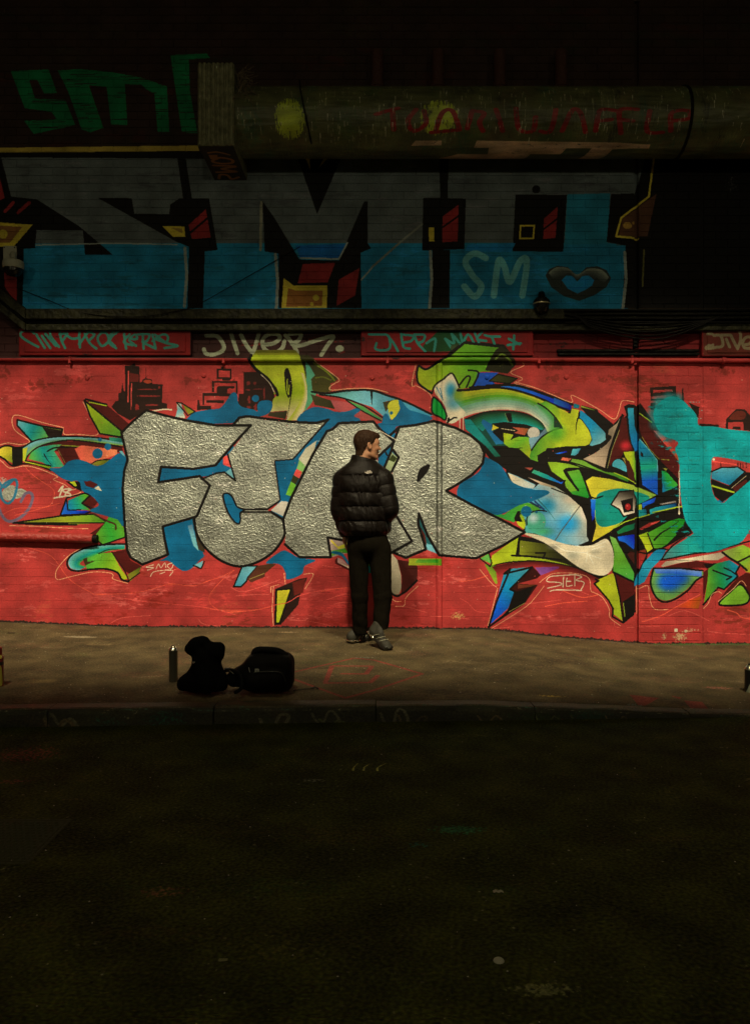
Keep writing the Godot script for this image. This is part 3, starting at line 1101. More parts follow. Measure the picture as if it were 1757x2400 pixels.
	lathe(st, [[0.074, 0.0], [0.07, -0.03], [0.05, -0.058], [0.02, -0.072], [0.0, -0.074]], hung(32, 618 + 11.5, 0.15), Vector3.UP, 22)
	obj("dome", st, mat(Color(0.01, 0.01, 0.01), 0.12), cam)
	for e: Vector2 in [Vector2(11, 580), Vector2(35, 580), Vector2(35, 618)]:
		st = begin()
		lathe(st, [[0.006, 0.0], [0.004, 0.004], [0.0, 0.005]], hung(e.x, e.y, 0.016), Vector3.BACK, 8)
		obj("screw", st, black, cam)
	cam = thing("dome_camera", "small black dome camera under the painted heart", "security camera")
	st = begin()
	tube(st, curve([hung(1268, 690, -0.001), hung(1268, 690, 0.06), hung(1268, 694, 0.10), hung(1268, 702, 0.115)]), 0.03, 10)
	obj("arm", st, black, cam)
	st = begin()
	lathe(st, [[0.0, 0.05], [0.05, 0.045], [0.07, 0.02], [0.074, 0.0]], hung(1268, 711, 0.12), Vector3.UP, 20)
	obj("housing", st, black, cam)
	st = begin()
	lathe(st, [[0.074, 0.0], [0.0755, -0.006], [0.074, -0.012]], hung(1268, 711, 0.12), Vector3.UP, 20)
	obj("ring", st, mat(Color(0.35, 0.30, 0.18), 0.35, 0.4), cam)
	st = begin()
	lathe(st, [[0.070, 0.0], [0.064, -0.035], [0.045, -0.065], [0.0, -0.085]], hung(1268, 714.2, 0.12), Vector3.UP, 20)
	obj("dome", st, mat(Color(0.012, 0.011, 0.01), 0.12), cam)
	# loose wires
	st = begin()
	tube(st, curve([hung(41, 675, 0.004), hung(110, 702, 0.02), hung(198, 734, 0.10), hung(330, 742, 0.112), hung(445, 722, 0.108), hung(474, 709, 0.05), hung(703, 578, 0.003)]), 0.0035, 5)
	tag(obj("loose_wire", st, black), "thin loose black wire drooping across the blue paint to the tray", "wire")
	# the big horizontal duct
	var c := Canvas.new(2048, 512, 0.0, false)
	c.img.fill(Color(0.085, 0.092, 0.035).linear_to_srgb())
	rng.seed = 17
	for i in 190:
		var k := [Color(0.055, 0.085, 0.024), Color(0.10, 0.08, 0.035), Color(0.045, 0.095, 0.045), Color(0.13, 0.14, 0.06), Color(0.025, 0.028, 0.012)][i % 5] as Color
		c.scuff(k.linear_to_srgb(), rng.randf_range(0, 2048), rng.randf_range(0, 500), rng.randf_range(10, 60), rng.randf_range(40, 160), rng.randf_range(0.0, 0.4), Vector2(1.4, 0.12))
	for o: Array in [[155, 250, 36, 78], [490, 246, 44, 66]]:
		c.scuff(Color(0.50, 0.62, 0.04).linear_to_srgb(), o[0], o[1], o[2], o[3], 0.95, Vector2(1.2, 0.16))
	c.frame(350, 205, 2.232)
	var RED := Color(0.26, 0.010, 0.010).linear_to_srgb()
	for a: Array in [[0, 70, 60, 40, 110, 20], [80, 30, 90, 190], [200, 30, 160, 120, 190, 200, 250, 140, 240, 40], [300, 200, 330, 60, 380, 40, 420, 180], [280, 210, 420, 190], [480, 40, 460, 180], [480, 40, 540, 60, 520, 130, 540, 200], [600, 30, 640, 200], [700, 20, 720, 180, 790, 200, 800, 90], [900, 30, 880, 200, 830, 200], [940, 200, 980, 40, 1020, 50, 1060, 210], [1110, 200, 1120, 40, 1200, 40], [1120, 120, 1180, 110], [1240, 220, 1220, 40, 1310, 30], [1230, 110, 1290, 120], [1370, 40, 1370, 200, 1450, 210], [1490, 200, 1480, 60, 1560, 40, 1570, 100, 1490, 120]]:
		c.C(RED, 12.0, a)
	c.frame(0, 0, 1)
	for i in 160:
		c.scuff(Color(0.05, 0.055, 0.02).linear_to_srgb(), rng.randf_range(340, 1080), rng.randf_range(200, 310), rng.randf_range(2, 9), rng.randf_range(8, 34), 0.1, Vector2(1.4, 0.2))
	var SAND := Color(0.56, 0.38, 0.25).linear_to_srgb()
	for a: Array in [[580, 330, 900, 338, 980, 348, 980, 365, 575, 362], [500, 438, 540, 398, 610, 400, 610, 350, 660, 340, 650, 452, 500, 452], [650, 340, 720, 345, 700, 452, 650, 452], [700, 345, 790, 360, 780, 400, 700, 398], [850, 350, 900, 350, 880, 452, 830, 452], [440, 330, 500, 330, 500, 350, 430, 352], [860, 350, 980, 346, 970, 362, 860, 372]]:
		c.P(SAND, a)
	for i in 90:
		c.scuff(Color(0.05, 0.045, 0.04).linear_to_srgb(), rng.randf_range(380, 1000), rng.randf_range(330, 460), rng.randf_range(4, 14), rng.randf_range(3, 10), 0.0)
	for i in 900:
		var u := rng.randf_range(0, 2048)
		var v := rng.randf_range(10, 330)
		c.L([Color(0.46, 0.44, 0.34), Color(0.30, 0.30, 0.18), Color(0.05, 0.05, 0.03)][i % 3].linear_to_srgb(), rng.randf_range(0.8, 2.2), [u, v, u + rng.randf_range(-2, 2), v + rng.randf_range(8, 46)], true)
	c.wear(0.3)
	var dm := StandardMaterial3D.new()
	dm.albedo_texture = ImageTexture.create_from_image(c.img)
	dm.roughness = 0.5
	dm.normal_enabled = true
	dm.normal_texture = relief(0.05, 3, 256, 4.0)
	dm.normal_scale = 0.5
	var axis := Vector3(0, 4.47, 0.33)
	uvf = func(p: Vector3) -> Vector2:
		var a := rad_to_deg(atan2(p.y - axis.y, p.z - axis.z))
		if a > 150.0:
			a -= 360.0
		return Vector2((p.x + 1.245) * 279.0 / 2048.0, clampf((90.0 - a) / 225.0, 0.002, 0.998))
	var duct := thing("wall_duct", "large round green-stained duct with red writing high along the wall", "duct")
	st = begin()
	lathe(st, [[0.273, 0.0], [0.273, 3.72], [0.273, 7.0], [0.273, 12.0], [0.273, 16.8]], Vector3(-1.2, axis.y, axis.z), Vector3.RIGHT, 40)
	obj("pipe", st, dm, duct)
	st = begin()
	lathe(st, [[0.274, 0.0], [0.283, 0.004], [0.283, 0.022], [0.274, 0.026]], Vector3(2.54, axis.y, axis.z), Vector3.RIGHT, 40)
	obj("collar", st, black, duct)
	uvf = box_uv
	st = begin()
	tube(st, curve([Vector3(-0.62, 4.76, 0.45), Vector3(-0.60, 4.60, 0.60), Vector3(-0.56, 4.40, 0.61), Vector3(-0.52, 4.22, 0.48)]), 0.006, 5)
	tag(obj("hanging_cable", st, black), "thin black cable slung round the duct left of the red writing", "cable")
	# ribbed end box and its lettered underside
	var ribbed := bumpy(blotch(mat(Color.WHITE, 0.6), Color(0.10, 0.10, 0.05), Color(0.22, 0.22, 0.12), 0.05, 1.6), rough_n, 1.0, 0.6)
	var end := thing("ribbed_end_box", "stained ribbed metal box closing the left end of the duct", "metal box")
	st = begin()
	hull(st, Vector3(-1.42, 4.137, -0.002), Vector3(-1.128, 4.80, 0.625), 0.006)
	obj("body", st, ribbed, end)
	for i in 8:
		st = begin()
		tube(st, [Vector3(-1.40 + i * 0.036, 4.14, 0.626), Vector3(-1.40 + i * 0.036, 4.797, 0.626)], 0.014, 8)
		obj("rib", st, ribbed, end)
	var lt := Canvas.new(128, 256, 0.0, false)
	lt.img.fill(Color(0.03, 0.027, 0.024).linear_to_srgb())
	var ORANGE := Color(0.42, 0.20, 0.05).linear_to_srgb()
	for a: Array in [[100, 230, 70, 245, 60, 215, 34, 210, 22, 240], [24, 190, 100, 185, 50, 165, 104, 145, 24, 138], [30, 100, 60, 80, 100, 95, 96, 118, 60, 124, 30, 112, 30, 100]]:
		lt.C(ORANGE, 12.0, a)
	lt.P(ORANGE, [24, 60, 56, 60, 50, 96, 24, 90])
	lt.C(ORANGE, 9.0, [100, 60, 60, 40, 26, 46])
	var lm := StandardMaterial3D.new()
	lm.albedo_texture = ImageTexture.create_from_image(lt.img)
	lm.roughness = 0.6
	uvf = func(p: Vector3) -> Vector2: return Vector2((p.x + 1.42) / 0.292, 1.0 - p.z / 0.625)
	st = begin()
	quad(st, Vector3(-1.415, 4.133, 0.003), Vector3(-1.133, 4.133, 0.003), Vector3(-1.133, 4.133, 0.62), Vector3(-1.415, 4.133, 0.62), Vector3.DOWN)
	quad(st, Vector3(-1.415, 4.136, 0.003), Vector3(-1.133, 4.136, 0.003), Vector3(-1.133, 4.136, 0.62), Vector3(-1.415, 4.136, 0.62), Vector3.UP)
	obj("lettered_plate", st, lm, end)
	uvf = box_uv
	st = begin()
	rng.seed = 19
	for i in 70:
		var o := Vector3(-1.11 + rng.randf() * 0.05, 4.52 + rng.randf() * 0.2, 0.50 + rng.randf() * 0.14)
		var d := Vector3(rng.randf_range(-0.02, 0.14), rng.randf_range(-0.12, 0.1), rng.randf_range(-0.02, 0.08))
		tube(st, [o, o + d * 0.5 + Vector3(0, 0.02, 0), o + d], 0.0022, 4)
		for n in 3:
			var q := o + d * rng.randf_range(0.3, 1.0)
			var e := Vector3(rng.randf_range(-1, 1), rng.randf_range(-1, 1), rng.randf_range(-1, 1)) * 0.011
			var nn := Vector3(0, 0.5, 0.8)
			tri(st, q, q + e, q + Vector3(e.y, -e.x, e.z), nn, nn, nn)
	tag(obj("dead_weeds", st, mat(Color(0.13, 0.10, 0.06), 0.9)), "tuft of dry weeds growing between the duct and its ribbed end box", "weeds")
	for i in 4:
		st = begin()
		var x: float = [0.02, 0.548, 1.087, 1.622][i]
		tube(st, [Vector3(x, 4.55, 0.085), Vector3(x, 5.0, 0.085), Vector3(x, 5.22, 0.075)], 0.056, 12)
		lathe(st, [[0.056, 0.0], [0.064, 0.004], [0.064, 0.03], [0.056, 0.034]], Vector3(x, 4.9, 0.085), Vector3.UP, 12)
		tag(obj("pipe_stub", st, bumpy(mat(Color(0.05, 0.014, 0.007), 0.8), rough_n, 1.0, 0.5)), ["rust-red upright pipe above the duct, nearest the ribbed box", "second rust-red upright pipe above the duct from the ribbed box", "third rust-red upright pipe above the duct from the ribbed box", "rust-red upright pipe above the duct, farthest from the ribbed box"][i], "pipe", "upright pipes above the duct")

# ---------------------------------------------------------------- things on the ground
func can_mesh(o: Vector3, r: float, h: float) -> SurfaceTool:
	var st := begin()
	lathe(st, [[0.0, 0.004], [r * 0.8, 0.002], [r * 0.97, 0.0], [r, 0.004], [r, 0.008], [r * 0.985, 0.011], [r * 0.985, h - 0.004], [r, h - 0.002], [r, h + 0.002]], o, Vector3.UP, 28)
	return st
func build_cans() -> void:
	var steel := mat(Color(0.62, 0.58, 0.48), 0.28, 1.0)
	var plastic := mat(Color(0.015, 0.014, 0.014), 0.35)
	var names_of := ["tall bare dark steel spray can standing left of the black bags", "black spray can with a pale curved stripe at the right edge", "red spray can with a yellow and black label at the left edge"]
	var place := [Vector3(-1.293, 0, 1.84), Vector3(2.472, 0, 1.70), Vector3(-2.352, 0, 1.97)]
	var size := [Vector2(0.0285, 0.196), Vector2(0.0325, 0.148), Vector2(0.0330, 0.172)]
	for i in 3:
		var at: Vector3 = place[i]
		at.y = pave_y(at.x, at.z) + 0.001
		var can := thing("spray_can", names_of[i], "spray can", "spray cans on the pavement", at)
		var r: float = size[i].x
		var h: float = size[i].y
		uvf = func(p: Vector3) -> Vector2: return Vector2(atan2(p.x, p.z) / TAU + 0.5, 1.0 - p.y / h)
		var skin: StandardMaterial3D
		if i == 0:
			skin = mat(Color(0.16, 0.155, 0.12), 0.30, 0.85)
		else:
			var c := Canvas.new(256, 256, 0.0, false)
			if i == 1:
				c.img.fill(Color(0.012, 0.012, 0.012).linear_to_srgb())
				c.S(Color(0.30, 0.33, 0.24).linear_to_srgb(), [86, 300, 96, 200, 118, 150, 150, 130, 190, 140, 230, 190, 250, 300])
				c.S(Color(0.42, 0.44, 0.34).linear_to_srgb(), [110, 300, 116, 216, 134, 176, 160, 166, 190, 186, 210, 300])
			else:
				c.img.fill(Color(0.20, 0.02, 0.016).linear_to_srgb())
				c.P(Color(0.02, 0.02, 0.02).linear_to_srgb(), [0, 30, 256, 30, 256, 60, 0, 60])
				c.S(Color(0.42, 0.36, 0.05).linear_to_srgb(), [70, 120, 90, 60, 130, 50, 165, 62, 178, 130, 174, 250, 80, 250])
				c.S(Color(0.36, 0.34, 0.26).linear_to_srgb(), [96, 130, 110, 90, 140, 92, 154, 130, 150, 230, 100, 230])
				c.C(Color(0.03, 0.03, 0.03).linear_to_srgb(), 9.0, [112, 110, 140, 120, 120, 160, 146, 190, 118, 220])
			skin = StandardMaterial3D.new()
			skin.albedo_texture = ImageTexture.create_from_image(c.img)
			skin.roughness = 0.35
		obj("body", can_mesh(Vector3.ZERO, r, h), skin, can)
		var st := begin()
		lathe(st, [[r, h + 0.002], [r * 0.985, h + 0.006], [r * 0.90, h + 0.014], [r * 0.70, h + 0.022], [r * 0.5, h + 0.026]], Vector3.ZERO, Vector3.UP, 28)
		obj("shoulder", st, steel if i < 2 else skin, can)
		st = begin()
		lathe(st, [[r * 0.5, h + 0.024], [r * 0.52, h + 0.029], [r * 0.46, h + 0.031], [r * 0.4, h + 0.027], [0.004, h + 0.027], [0.003, h + 0.034], [0.0, h + 0.034]], Vector3.ZERO, Vector3.UP, 20)
		obj("valve_cup", st, steel, can)
		st = begin()
		if i == 0:
			lathe(st, [[0.003, h + 0.03], [0.003, h + 0.037], [0.0, h + 0.0375]], Vector3.ZERO, Vector3.UP, 8)
			obj("stem", st, plastic, can)
		elif i == 1:
			lathe(st, [[0.010, h + 0.028], [0.010, h + 0.036], [0.007, h + 0.042], [0.0, h + 0.042]], Vector3.ZERO, Vector3.UP, 12)
			obj("nozzle", st, plastic, can)
		else:
			lathe(st, [[r * 0.72, h + 0.022], [r * 0.72, h + 0.062], [r * 0.66, h + 0.068], [0.0, h + 0.069]], Vector3.ZERO, Vector3.UP, 24)
			obj("cap", st, mat(Color(0.22, 0.015, 0.012), 0.4), can)

func heap(p: Vector3) -> float:
	var d := capsule(p, Vector3(-1.03, 0.19, 2.09), Vector3(-1.02, 0.31, 2.09), 0.115, 0.085)
	d = smin(d, capsule(p, Vector3(-1.155, 0.155, 2.11), Vector3(-0.955, 0.165, 2.11), 0.045, 0.06), 0.06)
	d = smin(d, egg(p, Vector3(-1.095, 0.372, 2.08), Vector3(0.062, 0.05, 0.06)), 0.03)
	d = smin(d, egg(p, Vector3(-1.060, 0.408, 2.09), Vector3(0.052, 0.038, 0.055)), 0.03)
	d = smin(d, egg(p, Vector3(-0.972, 0.352, 2.09), Vector3(0.062, 0.058, 0.065)), 0.03)
	d = smin(d, capsule(p, Vector3(-1.06, 0.30, 2.15), Vector3(-1.00, 0.16, 2.20), 0.03, 0.04), 0.04)
	d += 0.006 * folds.get_noise_3d(p.x * 220.0, p.y * 110.0, p.z * 220.0) + 0.003 * sin(p.x * 70.0 + p.y * 26.0 + 3.0 * sin(p.y * 18.0))
	return smax(d, 0.118 - p.y, 0.01)
func sack(p: Vector3) -> float:
	var q := (p - Vector3(-0.635, 0.225, 2.08)).abs() - Vector3(0.085, 0.055, 0.05)
	var d := Vector3(maxf(q.x, 0), maxf(q.y, 0), maxf(q.z, 0)).length() + minf(maxf(q.x, maxf(q.y, q.z)), 0.0) - 0.055
	d = smin(d, capsule(p, Vector3(-0.70, 0.215, 2.08), Vector3(-0.85, 0.19, 2.10), 0.11, 0.055), 0.06)
	d = smin(d, capsule(p, Vector3(-0.60, 0.20, 2.17), Vector3(-0.72, 0.19, 2.17), 0.06, 0.055), 0.02)
	d += 0.005 * folds.get_noise_3d(p.x * 160.0, p.y * 160.0, p.z * 160.0)
	return smax(d, 0.116 - p.y, 0.01)
var folds := FastNoiseLite.new()

func build_bags() -> void:
	uvf = box_uv
	folds.seed = 6
	folds.frequency = 0.05
	folds.fractal_octaves = 3
	var soft := bumpy(mat(Color(0.0034, 0.0034, 0.0032), 0.95), cloth_n, 8.0, 0.5)
	soft.metallic_specular = 0.08
	var nylon := bumpy(mat(Color(0.0052, 0.0050, 0.0045), 0.6), cloth_n, 8.0, 0.5)
	nylon.metallic_specular = 0.15
	var a := thing("hooded_jacket", "black hooded jacket dropped in a slumped heap beside the tall spray can", "jacket")
	var st := begin()
	nets(st, Vector3(-1.25, 0.10, 1.92), Vector3(-0.86, 0.48, 2.28), 0.008, heap)
	obj("cloth", st, soft, a)
	for i in 2:
		st = begin()
		lathe(st, [[0.004, 0.0], [0.006, 0.002], [0.004, 0.003], [0.003, 0.001]], Vector3(-1.082 + i * 0.008, 0.300, 2.181), Vector3.BACK, 10)
		obj("eyelet", st, mat(Color(0.5, 0.48, 0.4), 0.3, 1.0), a)
	var b := thing("backpack", "black backpack lying on its back beside the heaped jacket", "backpack")
	st = begin()
	nets(st, Vector3(-0.95, 0.10, 1.94), Vector3(-0.46, 0.38, 2.28), 0.008, sack)
	obj("body", st, nylon, b)
	st = begin()
	tube(st, curve([Vector3(-0.735, 0.325, 2.10), Vector3(-0.72, 0.358, 2.10), Vector3(-0.66, 0.360, 2.09), Vector3(-0.59, 0.350, 2.08), Vector3(-0.535, 0.318, 2.08)]), 0.021, 10)
	obj("shoulder_strap", st, nylon, b)
	st = begin()
	tube(st, curve([Vector3(-0.90, 0.243, 2.13), Vector3(-0.85, 0.25, 2.16), Vector3(-0.80, 0.225, 2.19), Vector3(-0.79, 0.16, 2.22), Vector3(-0.83, 0.13, 2.22)]), 0.011, 8)
	obj("strap", st, nylon, b)
	st = begin()
	tube(st, curve([Vector3(-0.72, 0.245, 2.205), Vector3(-0.64, 0.255, 2.215), Vector3(-0.56, 0.245, 2.205), Vector3(-0.53, 0.19, 2.19)]), 0.003, 6)
	obj("zip", st, mat(Color(0.05, 0.05, 0.045), 0.4, 0.6), b)
	st = begin()
	hull(st, Vector3(-0.905, 0.248, 2.135), Vector3(-0.868, 0.262, 2.15), 0.003)
	obj("buckle", st, mat(Color(0.012, 0.012, 0.012), 0.25), b)
	st = begin()
	tube(st, [Vector3(-0.872, 0.250, 2.16), Vector3(-0.855, 0.242, 2.175), Vector3(-0.842, 0.234, 2.185)], 0.0028, 6)
	obj("clip", st, mat(Color(0.55, 0.52, 0.42), 0.3, 1.0), b)
	st = begin()
	tube(st, curve([Vector3(-0.757, 0.285, 2.165), Vector3(-0.75, 0.268, 2.19), Vector3(-0.742, 0.248, 2.205)]), 0.0024, 6)
	obj("zip_pull", st, mat(Color(0.35, 0.33, 0.28), 0.3, 1.0), b)
	st = begin()
	for p: Array in [[-0.712, 0.262, -0.690, 0.270], [-0.712, 0.252, -0.700, 0.260], [-0.697, 0.253, -0.686, 0.268]]:
		hull(st, Vector3(p[0], p[1], 2.208), Vector3(p[2], p[3], 2.2135), 0.001)
	obj("badge", st, mat(Color(0.30, 0.30, 0.26), 0.5), b)

func build_litter() -> void:
	uvf = box_uv
	var st := begin()
	var ring := []
	lathe(st, [[0.0, 0.0055], [0.0105, 0.0055], [0.0122, 0.004], [0.0135, 0.0]], Vector3(0.33, 0.001, 4.686), Vector3.UP, 21)
	for k in 21:
		var t := TAU * k / 21.0
		tube(st, [Vector3(0.33 + cos(t) * 0.0120, 0.0045, 4.686 + sin(t) * 0.0120), Vector3(0.33 + cos(t) * 0.0142, 0.0005, 4.686 + sin(t) * 0.0142)], 0.0011, 4)
	tag(obj("bottle_cap", st, mat(Color(0.55, 0.53, 0.42), 0.35, 0.5)), "crimped pale bottle cap lying on the road in front", "bottle cap")
	st = begin()
	for k in 4:
		var x := 0.372 + k * 0.008
		quad(st, Vector3(x, 0.002 + 0.003 * (k % 2), 4.310), Vector3(x + 0.008, 0.002 + 0.003 * ((k + 1) % 2), 4.311), Vector3(x + 0.0085, 0.003 + 0.003 * ((k + 1) % 2), 4.328), Vector3(x, 0.003 + 0.003 * (k % 2), 4.327), Vector3.UP)
	tag(obj("paper_scrap", st, mat(Color(0.5, 0.46, 0.34), 0.8)), "small crumpled cream paper scrap on the road behind the bottle cap", "paper scrap")
	st = begin()
	for k in 3:
		quad(st, Vector3(-0.418 + k * 0.008, 0.002, 4.676), Vector3(-0.410 + k * 0.008, 0.004, 4.678), Vector3(-0.409 + k * 0.008, 0.003, 4.692 - k * 0.002), Vector3(-0.418 + k * 0.008, 0.0025, 4.690), Vector3.UP)
	tag(obj("leaf", st, mat(Color(0.20, 0.20, 0.08), 0.8)), "small dry olive leaf on the road left of the bottle cap", "leaf")
	st = begin()
	var o := Vector3(-3.02, pave_y(-3.02, 0.41) + 0.004, 0.41)
	for k in 4:
		var x := o.x - 0.03 + k * 0.016
		quad(st, Vector3(x, o.y + 0.004 * (k % 2), 0.395), Vector3(x + 0.016, o.y + 0.004 * ((k + 1) % 2) - k * 0.0006, 0.397), Vector3(x + 0.016, o.y + 0.005 * ((k + 1) % 2), 0.425), Vector3(x, o.y + 0.003, 0.422), Vector3.UP)
	tag(obj("leaf", st, mat(Color(0.05, 0.035, 0.02), 0.8)), "curled dark brown leaf on the pavement at the far left", "leaf")
	st = begin()
	var y := pave_y(-0.42, 2.03) + 0.004
	tube(st, [Vector3(-0.50, y, 2.06), Vector3(-0.43, y + 0.004, 2.035), Vector3(-0.375, y, 2.015)], 0.0035, 5)
	tube(st, [Vector3(-0.395, y + 0.003, 2.02), Vector3(-0.37, y + 0.008, 2.005), Vector3(-0.35, y + 0.002, 2.02)], 0.006, 5)
	tag(obj("twig", st, mat(Color(0.03, 0.025, 0.018), 0.9)), "short dark twig on the pavement right of the backpack", "twig")
	# flecks too small and many to count
	st = begin()
	rng.seed = 23
	for i in 420:
		var on_road := i % 3 != 0
		var x := rng.randf_range(-3.4, 3.4)
		var z := rng.randf_range(2.6, 5.1) if on_road else rng.randf_range(0.1, 2.2)
		var r := rng.randf_range(0.0012, 0.0036)
		var p := Vector3(x, (0.0 if on_road else pave_y(x, z)) + 0.001, z)
		var n := Vector3.UP
		var q: Array[Vector3] = []
		for k in 4:
			q.append(p + Vector3(cos(k * 1.57 + x * 5.0) * r * rng.randf_range(0.6, 1.6), 0.0, sin(k * 1.57 + x * 5.0) * r))
		var top := p + Vector3(0, r * 0.8, 0)
		for k in 4:
			n = ((q[k] + q[(k + 1) % 4]) * 0.5 - p + Vector3(0, r, 0)).normalized()
			tri(st, q[k], q[(k + 1) % 4], top, n, n, n)
	var fl := obj("litter", st, mat(Color(0.45, 0.42, 0.34), 0.8))
	fl.set_meta("kind", "stuff")
	tag(fl, "pale specks of grit and litter scattered over road and pavement", "litter")
# ---------------------------------------------------------------- the man
const SKULL := Vector3(-0.058, 1.728, 0.70)
var facing := Vector3(cos(0.30), 0.0, -sin(0.30))
var lateral := Vector3(sin(0.30), 0.0, cos(0.30))
func in_head(p: Vector3) -> Vector3:        # x forward, y up, z towards the camera side of his head
	var d := p - SKULL
	return Vector3(d.dot(facing), d.y, d.dot(lateral))
func head_field(w: Vector3) -> float:
	var p := in_head(w)
	var s := Vector3(p.x, p.y, absf(p.z))
	var d := egg(p, Vector3(-0.014, 0.028, 0), Vector3(0.097, 0.086, 0.074))
	d = smin(d, egg(p, Vector3(0.034, -0.042, 0), Vector3(0.052, 0.062, 0.054)), 0.03)
	d = smin(d, egg(p, Vector3(0.052, 0.02, 0), Vector3(0.036, 0.05, 0.056)), 0.03)
	d = smin(d, capsule(p, Vector3(0.066, -0.094, 0), Vector3(0.058, -0.092, 0), 0.019, 0.022), 0.022)
	d = smin(d, capsule(s, Vector3(-0.006, -0.07, 0.046), Vector3(0.055, -0.096, 0.018), 0.014, 0.014), 0.025)
	d = smin(d, capsule(s, Vector3(0.078, 0.018, 0.012), Vector3(0.066, 0.02, 0.040), 0.011, 0.010), 0.014)
	d = smin(d, egg(s, Vector3(0.058, -0.026, 0.036), Vector3(0.024, 0.02, 0.02)), 0.016)
	d = smax(d, -egg(s, Vector3(0.092, 0.0, 0.030), Vector3(0.018, 0.011, 0.017)), 0.012)
	d = smin(d, capsule(p, Vector3(0.083, 0.006, 0), Vector3(0.103, -0.026, 0), 0.007, 0.0095), 0.012)
	d = smin(d, egg(s, Vector3(0.093, -0.032, 0.010), Vector3(0.010, 0.007, 0.008)), 0.006)
	d = smin(d, egg(p, Vector3(0.084, -0.055, 0), Vector3(0.012, 0.0065, 0.022)), 0.006)
	d = smin(d, egg(p, Vector3(0.081, -0.067, 0), Vector3(0.012, 0.0065, 0.019)), 0.006)
	d = smax(d, -egg(p, Vector3(0.098, -0.061, 0), Vector3(0.012, 0.0022, 0.02)), 0.004)
	# ears
	var e := s - Vector3(-0.006, -0.010, 0.074)
	e = Vector3(e.x * 0.95 + e.y * 0.22, e.y * 0.97 - e.x * 0.22, e.z - e.x * -0.35)
	var ear := egg(e, Vector3.ZERO, Vector3(0.0185, 0.031, 0.0085))
	ear = smax(ear, -egg(e, Vector3(0.004, 0.003, 0.008), Vector3(0.0105, 0.019, 0.007)), 0.003)
	d = smin(d, ear, 0.005)
	d = smin(d, capsule(p, Vector3(-0.034, -0.03, 0), Vector3(-0.052, -0.20, 0), 0.056, 0.062), 0.03)
	return d
func hair_field(w: Vector3) -> float:
	var p := in_head(w)
	var thick := table(p.y, [[-0.09, 0.0015], [-0.03, 0.0025], [0.02, 0.005], [0.06, 0.009], [0.11, 0.012]])
	var d := egg(p, Vector3(-0.014, 0.028, 0), Vector3(0.097, 0.086, 0.074) + Vector3.ONE * thick)
	d = smin(d, egg(p, Vector3(0.048, 0.066, 0), Vector3(0.044, 0.036, 0.052)), 0.02)
	d = smin(d, egg(p, Vector3(0.070, 0.074, 0.004), Vector3(0.027, 0.022, 0.040)), 0.02)
	d = smin(d, capsule(p, Vector3(-0.034, -0.03, 0), Vector3(-0.044, -0.10, 0), 0.056 + thick, 0.058 + thick), 0.03)
	d += 0.0030 * folds.get_noise_3d(w.x * 1100.0, w.y * 500.0, w.z * 1100.0) + 0.0055 * folds.get_noise_3d(w.x * 420.0, w.y * 300.0, w.z * 420.0 + 9.0) * clampf(p.y * 14.0, 0.1, 1.0)
	var front := table(p.y, [[-0.09, -0.062], [-0.05, -0.040], [-0.02, -0.030], [-0.004, -0.016], [0.004, 0.012], [0.02, 0.026], [0.03, 0.034], [0.05, 0.050], [0.056, 0.092], [0.12, 0.11]])
	return smax(smax(d, p.x - front, 0.004), -0.088 - p.y, 0.006)
func hand_field(p: Vector3, o: Vector3, side: float) -> float:
	var d := egg(p, o + Vector3(0, -0.02, 0), Vector3(0.022, 0.048, 0.040))
	var tips := [-0.032, -0.011, 0.011, 0.030]
	var lens := [0.062, 0.076, 0.080, 0.066]
	for i in 4:
		var a := o + Vector3(0.0, -0.055, tips[i])
		var b := a + Vector3(side * 0.010, -lens[i] * 0.55, tips[i] * 0.15)
		var c := b + Vector3(side * 0.028, -lens[i] * 0.40, 0.0)
		d = smin(d, capsule(p, a, b, 0.0092, 0.0086), 0.006)
		d = smin(d, capsule(p, b, c, 0.0086, 0.0074), 0.004)
	var t := o + Vector3(side * 0.006, -0.012, -0.036)
	d = smin(d, capsule(p, t, t + Vector3(side * 0.018, -0.036, -0.018), 0.012, 0.0095), 0.008)
	d = smin(d, capsule(p, t + Vector3(side * 0.018, -0.036, -0.018), t + Vector3(side * 0.030, -0.064, -0.016), 0.0095, 0.0078), 0.004)
	return smin(d, capsule(p, o + Vector3(0, 0.02, 0), o + Vector3(0, 0.09, 0.0), 0.026, 0.030), 0.02)
func left_hand(p: Vector3) -> float: return hand_field(p, Vector3(-0.238, 1.005, 0.655), 1.0)
func right_hand(p: Vector3) -> float: return hand_field(p, Vector3(0.035, 1.03, 0.535), -1.0)
